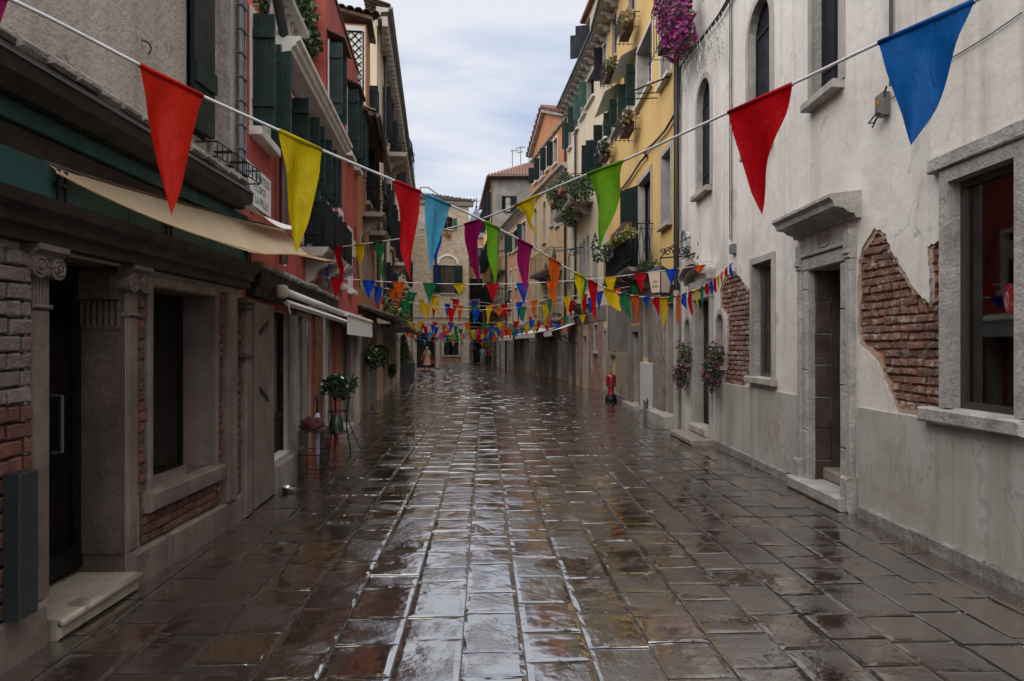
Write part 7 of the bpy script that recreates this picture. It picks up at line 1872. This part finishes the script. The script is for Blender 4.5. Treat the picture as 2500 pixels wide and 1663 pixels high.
# scrolled bracket on the white house
f = FR1; s_, z_ = f.px(1690, 620, .0)
wb = empty('iron_bracket', f.P(f.u(1700), 3.2, 0), 'empty scrolled wrought iron bracket above the curved doorway', 'bracket')
m = MB(); p0 = wp(1664, 632, 12.9); p1 = wp(1716, 612, 12.0); m.tube([p0, p1], .012, 5); m.tube([p1 + Vector((0, 0, .25)), p1 - Vector((0, 0, .22))], .014, 5)
for q, r0, sg, dz in ((.3, .1, 1, .1), (.62, .12, -1, -.08), (.9, .08, 1, .14), (.95, .1, -1, -.14)):
    cc_ = p0.lerp(p1, q) + Vector((0, 0, dz)); m.tube([cc_ + Vector((sg * r0 * (1 - k_ / 20) * math.cos(k_ * .55) * .7, -sg * r0 * .6 * (1 - k_ / 20) * math.cos(k_ * .55), r0 * (1 - k_ / 20) * math.sin(k_ * .55))) for k_ in range(17)], .01, 4)
m.build('scrollwork', M_iron, wb)
# teal street lamp on a long arm
f = FR3; Dl = 27.0
sl = empty('street_lamp', wp(1350, 640, Dl), 'teal iron street lamp on a long wall arm in front of the cream arches', 'street lamp'); M_tealiron = plain('teal_iron', (0.02, 0.075, 0.08), .5, .2)
p0, p1 = wp(1352, 614, Dl), wp(1448, 603, Dl); p1.x = 2.85
m = MB(); m.tube([p0, p1], .03, 6)
for q, r0, sg in ((.62, .16, 1), (.8, .12, -1)): cc_ = p0.lerp(p1, q) - Vector((0, 0, .18)); m.tube([cc_ + Vector((sg * r0 * (1 - k_ / 20) * math.cos(k_ * .55), 0, r0 * (1 - k_ / 20) * math.sin(k_ * .55))) for k_ in range(17)], .02, 4)
m.build('arm', M_tealiron, sl)
MB().lathe(p0 - Vector((0, 0, .95)), [(.05, 0), (.14, .1), (.2, .35), (.1, .45), (.07, .6), (.1, .7), (.05, .95), (.03, 1.1)], 12).build('lamp_head', M_tealiron, sl, True)
MB().lathe(p0 - Vector((0, 0, 1.15)), [(.03, 0), (.1, .05), (.13, .2)], 12).build('glass_globe', plain('milk_glass', (0.6, 0.6, 0.58), .3), sl, True)
# farther bracket lamp on the ochre house
Dl = 46; c = wp(1240, 722, Dl); sl = empty('street_lamp', c, 'small bracket lamp on the long ochre house at the bend', 'street lamp')
m = MB(); p1 = wp(1290, 722, Dl - 1); m.tube([c + Vector((0, 0, .5)), Vector((1.2, Dl - 2, c.z + .5))], .04, 5); m.build('arm', M_iron, sl)
MB().lathe(c - Vector((0, 0, .45)), [(.12, 0), (.2, .12), (.22, .2), (.12, .3), (.16, .6), (.06, .95)], 10).build('lamp_head', M_tealiron, sl, True)
# white shop awnings far on the right
f = FR4
for k, (Fx, u0, u1, zt, pj, lab) in enumerate(((FR3, 1388, 1412, 2.62, 1.1, 'pale awning over the brick front of the cream house'), (FR4, 1312, 1372, 2.6, 1.3, 'long white awning over the far right shops'), (FR5, 1256, 1294, 2.55, 1.0, 'white awning at the bend of the street'))):
    a, b = sorted((Fx.u(u0), Fx.u(u1))); e_ = empty('shop_awning', Fx.P((a + b) / 2, zt, 0), lab, 'awning', 'awnings over the far shops')
    gv = [Fx.P(a + (b - a) * i / 12, zt - .35 * j / 3 - .04 * math.sin(math.pi * j / 3), .03 + pj * j / 3) for i in range(13) for j in range(4)]
    gv2 = MB().raw(gv, [(i * 4 + j, (i + 1) * 4 + j, (i + 1) * 4 + j + 1, i * 4 + j + 1) for i in range(12) for j in range(3)]); gv2.build('canopy', M_awning, e_, True, fix=False)
    MB().fbox(Fx, a, b, zt - .57, zt - .36, pj + .02, pj + .035).build('valance', M_awning, e_)
    m = MB(); m.tube([Fx.P(a + .1, zt - .9, .02), Fx.P(a + .1, zt - .36, pj)], .02, 5); m.tube([Fx.P(b - .1, zt - .9, .02), Fx.P(b - .1, zt - .36, pj)], .02, 5); m.build('arm', M_iron, e_)
# litter: petals and scraps on the wet paving
for k, (u, v, col_, lab) in enumerate(((2150, 1310, (0.16, .004, .1), 'fallen magenta petal on the paving near the white plinth'), (1455, 1123, (.6, .6, .58), 'white scrap of paper on the wet paving'), (1628, 1101, (.65, .65, .65), 'tiny white scrap near the curved doorway step'), (280, 1550, (.06, .12, .03), 'small green leaf on the paving by the shop step'), (1576, 1409, (.5, .42, .3), 'pale torn scrap on a dark paving slab'))):
    Dp = EYE * FPX / (v - CV); x = (u - CU) / FPX * Dp; m = MB(); r_ = .022
    m.raw([(x - r_, Dp - .008, .012), (x, Dp - .014, .02), (x + r_, Dp, .013), (x + .004, Dp + .014, .016), (x - .3 * r_, Dp + .01, .011)], [(0, 1, 4), (1, 2, 3), (1, 3, 4)])
    tag(m.build('litter_scrap', plain('scrap_%d' % k, col_, .6), None, loc=(x, Dp, .0), fix=False), lab, 'litter')

# ================================================================== people
M_skin = plain('skin', (0.42, 0.24, 0.17), .6); M_hair = plain('dark_hair', (0.03, 0.02, 0.015), .5); M_blond = plain('grey_blond_hair', (0.26, 0.20, 0.13), .6); M_shoe = plain('black_shoe', (0.015, 0.015, 0.015), .5)
def person(label, x, y, face, height, top, legs, hair, coat=None, step=.18, bags=(), longhair=False, armbend=.25, sleeve=None, scarf=None):
    e = empty('person', (x, y, 0), label, 'person')
    h = height; k = h / 1.7
    J = {'pelvis': (0, 0, .95), 'waist': (0, .01, 1.08), 'chest': (0, .0, 1.28), 'neck': (0, .01, 1.44), 'head0': (0, -.01, 1.52), 'head1': (0, -.02, 1.62),
         'shl': (-.17, .01, 1.38), 'ell': (-.24, .03, 1.12), 'wrl': (-.21, -.12 - armbend * .3, 1.0 + armbend * .3), 'hal': (-.18, -.2 - armbend * .3, 1.0 + armbend * .35),
         'shr': (.17, .01, 1.38), 'elr': (.25, .04, 1.12), 'wrr': (.24, -.06, .9), 'har': (.24, -.09, .80),
         'hil': (-.09, 0, .92), 'knl': (-.10, -step * .9, .5), 'anl': (-.10, -step * .8, .1), 'tol': (-.11, -step * .8 - .16, .03),
         'hir': (.09, 0, .92), 'knr': (.10, step * .2, .5), 'anr': (.10, step * 1.2, .12), 'tor': (.11, step * 1.2 - .15, .03)}
    RA = {'pelvis': .145, 'waist': .125, 'chest': .15, 'neck': .055, 'head0': .075, 'head1': .095, 'shl': .065, 'ell': .045, 'wrl': .032, 'hal': .035, 'shr': .065, 'elr': .045, 'wrr': .032, 'har': .035,
          'hil': .09, 'knl': .06, 'anl': .042, 'tol': .04, 'hir': .09, 'knr': .06, 'anr': .042, 'tor': .04}
    ED = [('pelvis', 'waist'), ('waist', 'chest'), ('chest', 'neck'), ('neck', 'head0'), ('head0', 'head1'), ('chest', 'shl'), ('shl', 'ell'), ('ell', 'wrl'), ('wrl', 'hal'), ('chest', 'shr'), ('shr', 'elr'), ('elr', 'wrr'), ('wrr', 'har'),
          ('pelvis', 'hil'), ('hil', 'knl'), ('knl', 'anl'), ('anl', 'tol'), ('pelvis', 'hir'), ('hir', 'knr'), ('knr', 'anr'), ('anr', 'tor')]
    names = list(J); idx = {n: i for i, n in enumerate(names)}
    me = bpy.data.meshes.new('body'); me.from_pydata([Vector(J[n]) * k for n in names], [(idx[a], idx[b]) for a, b in ED], [])
    o = bpy.data.objects.new('body', me); COL.objects.link(o); o.modifiers.new('s', 'SKIN'); o.modifiers.new('d', 'SUBSURF').levels = 1
    for i, n in enumerate(names): me.skin_vertices[0].data[i].radius = (RA[n] * k * (1.0 if n not in ('chest', 'waist', 'pelvis') else 1.0), RA[n] * k * (.8 if n in ('chest', 'waist', 'pelvis') else 1))
    me.skin_vertices[0].data[idx['pelvis']].use_root = True
    dg = bpy.context.evaluated_depsgraph_get(); me2 = bpy.data.meshes.new_from_object(o.evaluated_get(dg)); bpy.data.objects.remove(o)
    for m_ in (top, legs, M_skin, M_shoe, hair, sleeve or top): me2.materials.append(m_)
    for p in me2.polygons:
        c = p.center / k
        if c.z > 1.47: p.material_index = 4 if (c.z > 1.63 or c.y > .015) else 2
        elif c.z > 1.43: p.material_index = 2
        elif abs(c.x) > .165 and c.z < 1.06: p.material_index = 2 if (c.z < .85 or (c.x < 0 and c.y < -.17)) else 5
        elif c.z > .93: p.material_index = 0 if abs(c.x) < .17 else 5
        elif c.z > .1: p.material_index = 1
        else: p.material_index = 3
        p.use_smooth = True
    rz = Matrix.Rotation(face, 4, 'Z'); me2.transform(rz); me2.name = 'body'
    o = bpy.data.objects.new('body', me2); COL.objects.link(o); o.parent = e; reg(o, (x, y, 0))
    loc = Vector((x, y, 0)); tr = lambda p: loc + (rz.to_3x3() @ (Vector(p) * k))
    # face: nose and eyes, ears, hair cap
    m = MB(); m.raw([tr((-.016, -.105, 1.555)), tr((.016, -.105, 1.555)), tr((0, -.135, 1.56)), tr((0, -.105, 1.6))], [(0, 1, 2), (1, 3, 2), (3, 0, 2)]); m.build('nose', M_skin, e)
    m = MB()
    for sx in (-.035, .035): m.lathe(tr((sx, -.098, 1.6)), [(.003, -.008), (.011, 0), (.003, .008)], 6)
    m.build('eyes', M_shoe, e)
    m = MB()
    ring = []; 
    for i in range(7):
        ph = i / 6 * math.pi * .62
        for q in range(12):
            t_ = 6.283 * q / 12; r_ = .108 * math.sin(ph) * (1.0 if math.sin(t_) > -.3 else .9) ; ring.append(tr((r_ * math.cos(t_), r_ * math.sin(t_) + .005, 1.60 + .108 * math.cos(ph) * (1.0 if math.sin(t_) > -.4 or i < 3 else .9))))
    m.raw(ring, [(i * 12 + q, i * 12 + (q + 1) % 12, (i + 1) * 12 + (q + 1) % 12, (i + 1) * 12 + q) for i in range(6) for q in range(12) if not (i >= 3 and 6 < q < 11)])
    if longhair: m.lathe(tr((0, .055, 1.33)), [(.05, 0), (.085, .06), (.085, .22), (.04, .3)], 10)
    m.build('hair', hair, e, True, fix=False)
    if coat:
        m = MB(); rr = []
        for i, (z, rx, ry, yo) in enumerate(((.48, .27, .23, .02), (.7, .235, .19, .01), (.95, .19, .155, .0), (1.08, .165, .14, .01), (1.25, .185, .145, .0), (1.38, .16, .115, .01), (1.44, .075, .07, .01))):
            for q in range(20): t_ = 6.283 * q / 20; rr.append(tr((rx * math.cos(t_) * (1 + .03 * math.sin(q * 2.4) * (i < 3)), ry * math.sin(t_) + yo, z)))
        m.raw(rr, [(i * 20 + q, i * 20 + (q + 1) % 20, (i + 1) * 20 + (q + 1) % 20, (i + 1) * 20 + q) for i in range(6) for q in range(20)]); m.build('coat', coat, e, True, fix=False)
    if scarf: MB().tube([tr((-.12, .17, 1.44)), tr((.1, .16, 1.2)), tr((.24, .05, .95))], .018, 6).build('bag_strap', scarf, e, True)
    for (bx2, by2, bz, w, hgt, mt) in bags:
        m = MB(); m.hexa([tr((bx2 + a * w, by2 + b * .06, bz + c * hgt)) for c, sc_2 in ((0, 1), (1, .8)) for a, b in ((-.5 * sc_2, -1), (.5 * sc_2, -1), (.5 * sc_2, 1), (-.5 * sc_2, 1))]); m.tube([tr((bx2 - w * .35, by2, bz + hgt)), tr((bx2, by2, bz + hgt + .16)), tr((bx2 + w * .35, by2, bz + hgt))], .012, 5); m.build('bag', mt, e)
    return e
M_beige = plain('beige_coat_cloth', (0.42, 0.31, 0.19), .8, 0, .12, .2); M_redcl = plain('red_cloth_fabric', (0.33, 0.01, 0.025), .7); M_black = plain('black_cloth', (0.018, 0.018, 0.022), .8); M_navycl = plain('navy_cloth', (0.02, 0.022, 0.04), .8)
M_jean = plain('pale_jeans', (0.30, 0.34, 0.44), .8); M_greycl = plain('grey_shirt', (0.30, 0.31, 0.34), .8)
g_ = lambda u, v: ((u - CU) / FPX * EYE * FPX / (v - CV), EYE * FPX / (v - CV))
x, y = g_(1043, 909); person('person in a long beige coat and red trousers with red bags, seen from behind', x, y, R(180 - 15), 1.62, M_beige, M_redcl, M_blond, coat=M_beige, step=.12, longhair=True, bags=((-.3, -.02, .55, .34, .26, M_redcl), (.3, .05, .78, .26, .24, M_redcl)), scarf=M_redcl, armbend=.1)
x, y = g_(1160, 890); person('person in dark clothes walking in the alley, left of the group', x, y, R(10), 1.68, M_black, M_black, M_hair, step=.12, armbend=.6, longhair=True)
x, y = g_(1178, 896); person('person in a grey shirt and pale jeans walking towards us', x, y, R(-5), 1.68, M_greycl, M_jean, M_hair, step=.2, armbend=.8, bags=((-.26, 0, .75, .2, .3, M_navycl),))
x, y = g_(1194, 895); person('person in a black jacket and red top with a grey handbag', x, y, R(-10), 1.66, M_redcl, M_black, M_hair, step=.14, armbend=.5, sleeve=M_black, bags=((.28, -.02, .95, .22, .2, M_greycl),))
x, y = g_(1186, 893); person('person in dark clothes with a red bag, behind the walking pair', x, y, R(0), 1.55, M_black, M_black, M_hair, step=.1, bags=((-.25, -.08, 1.0, .24, .3, M_redcl),))
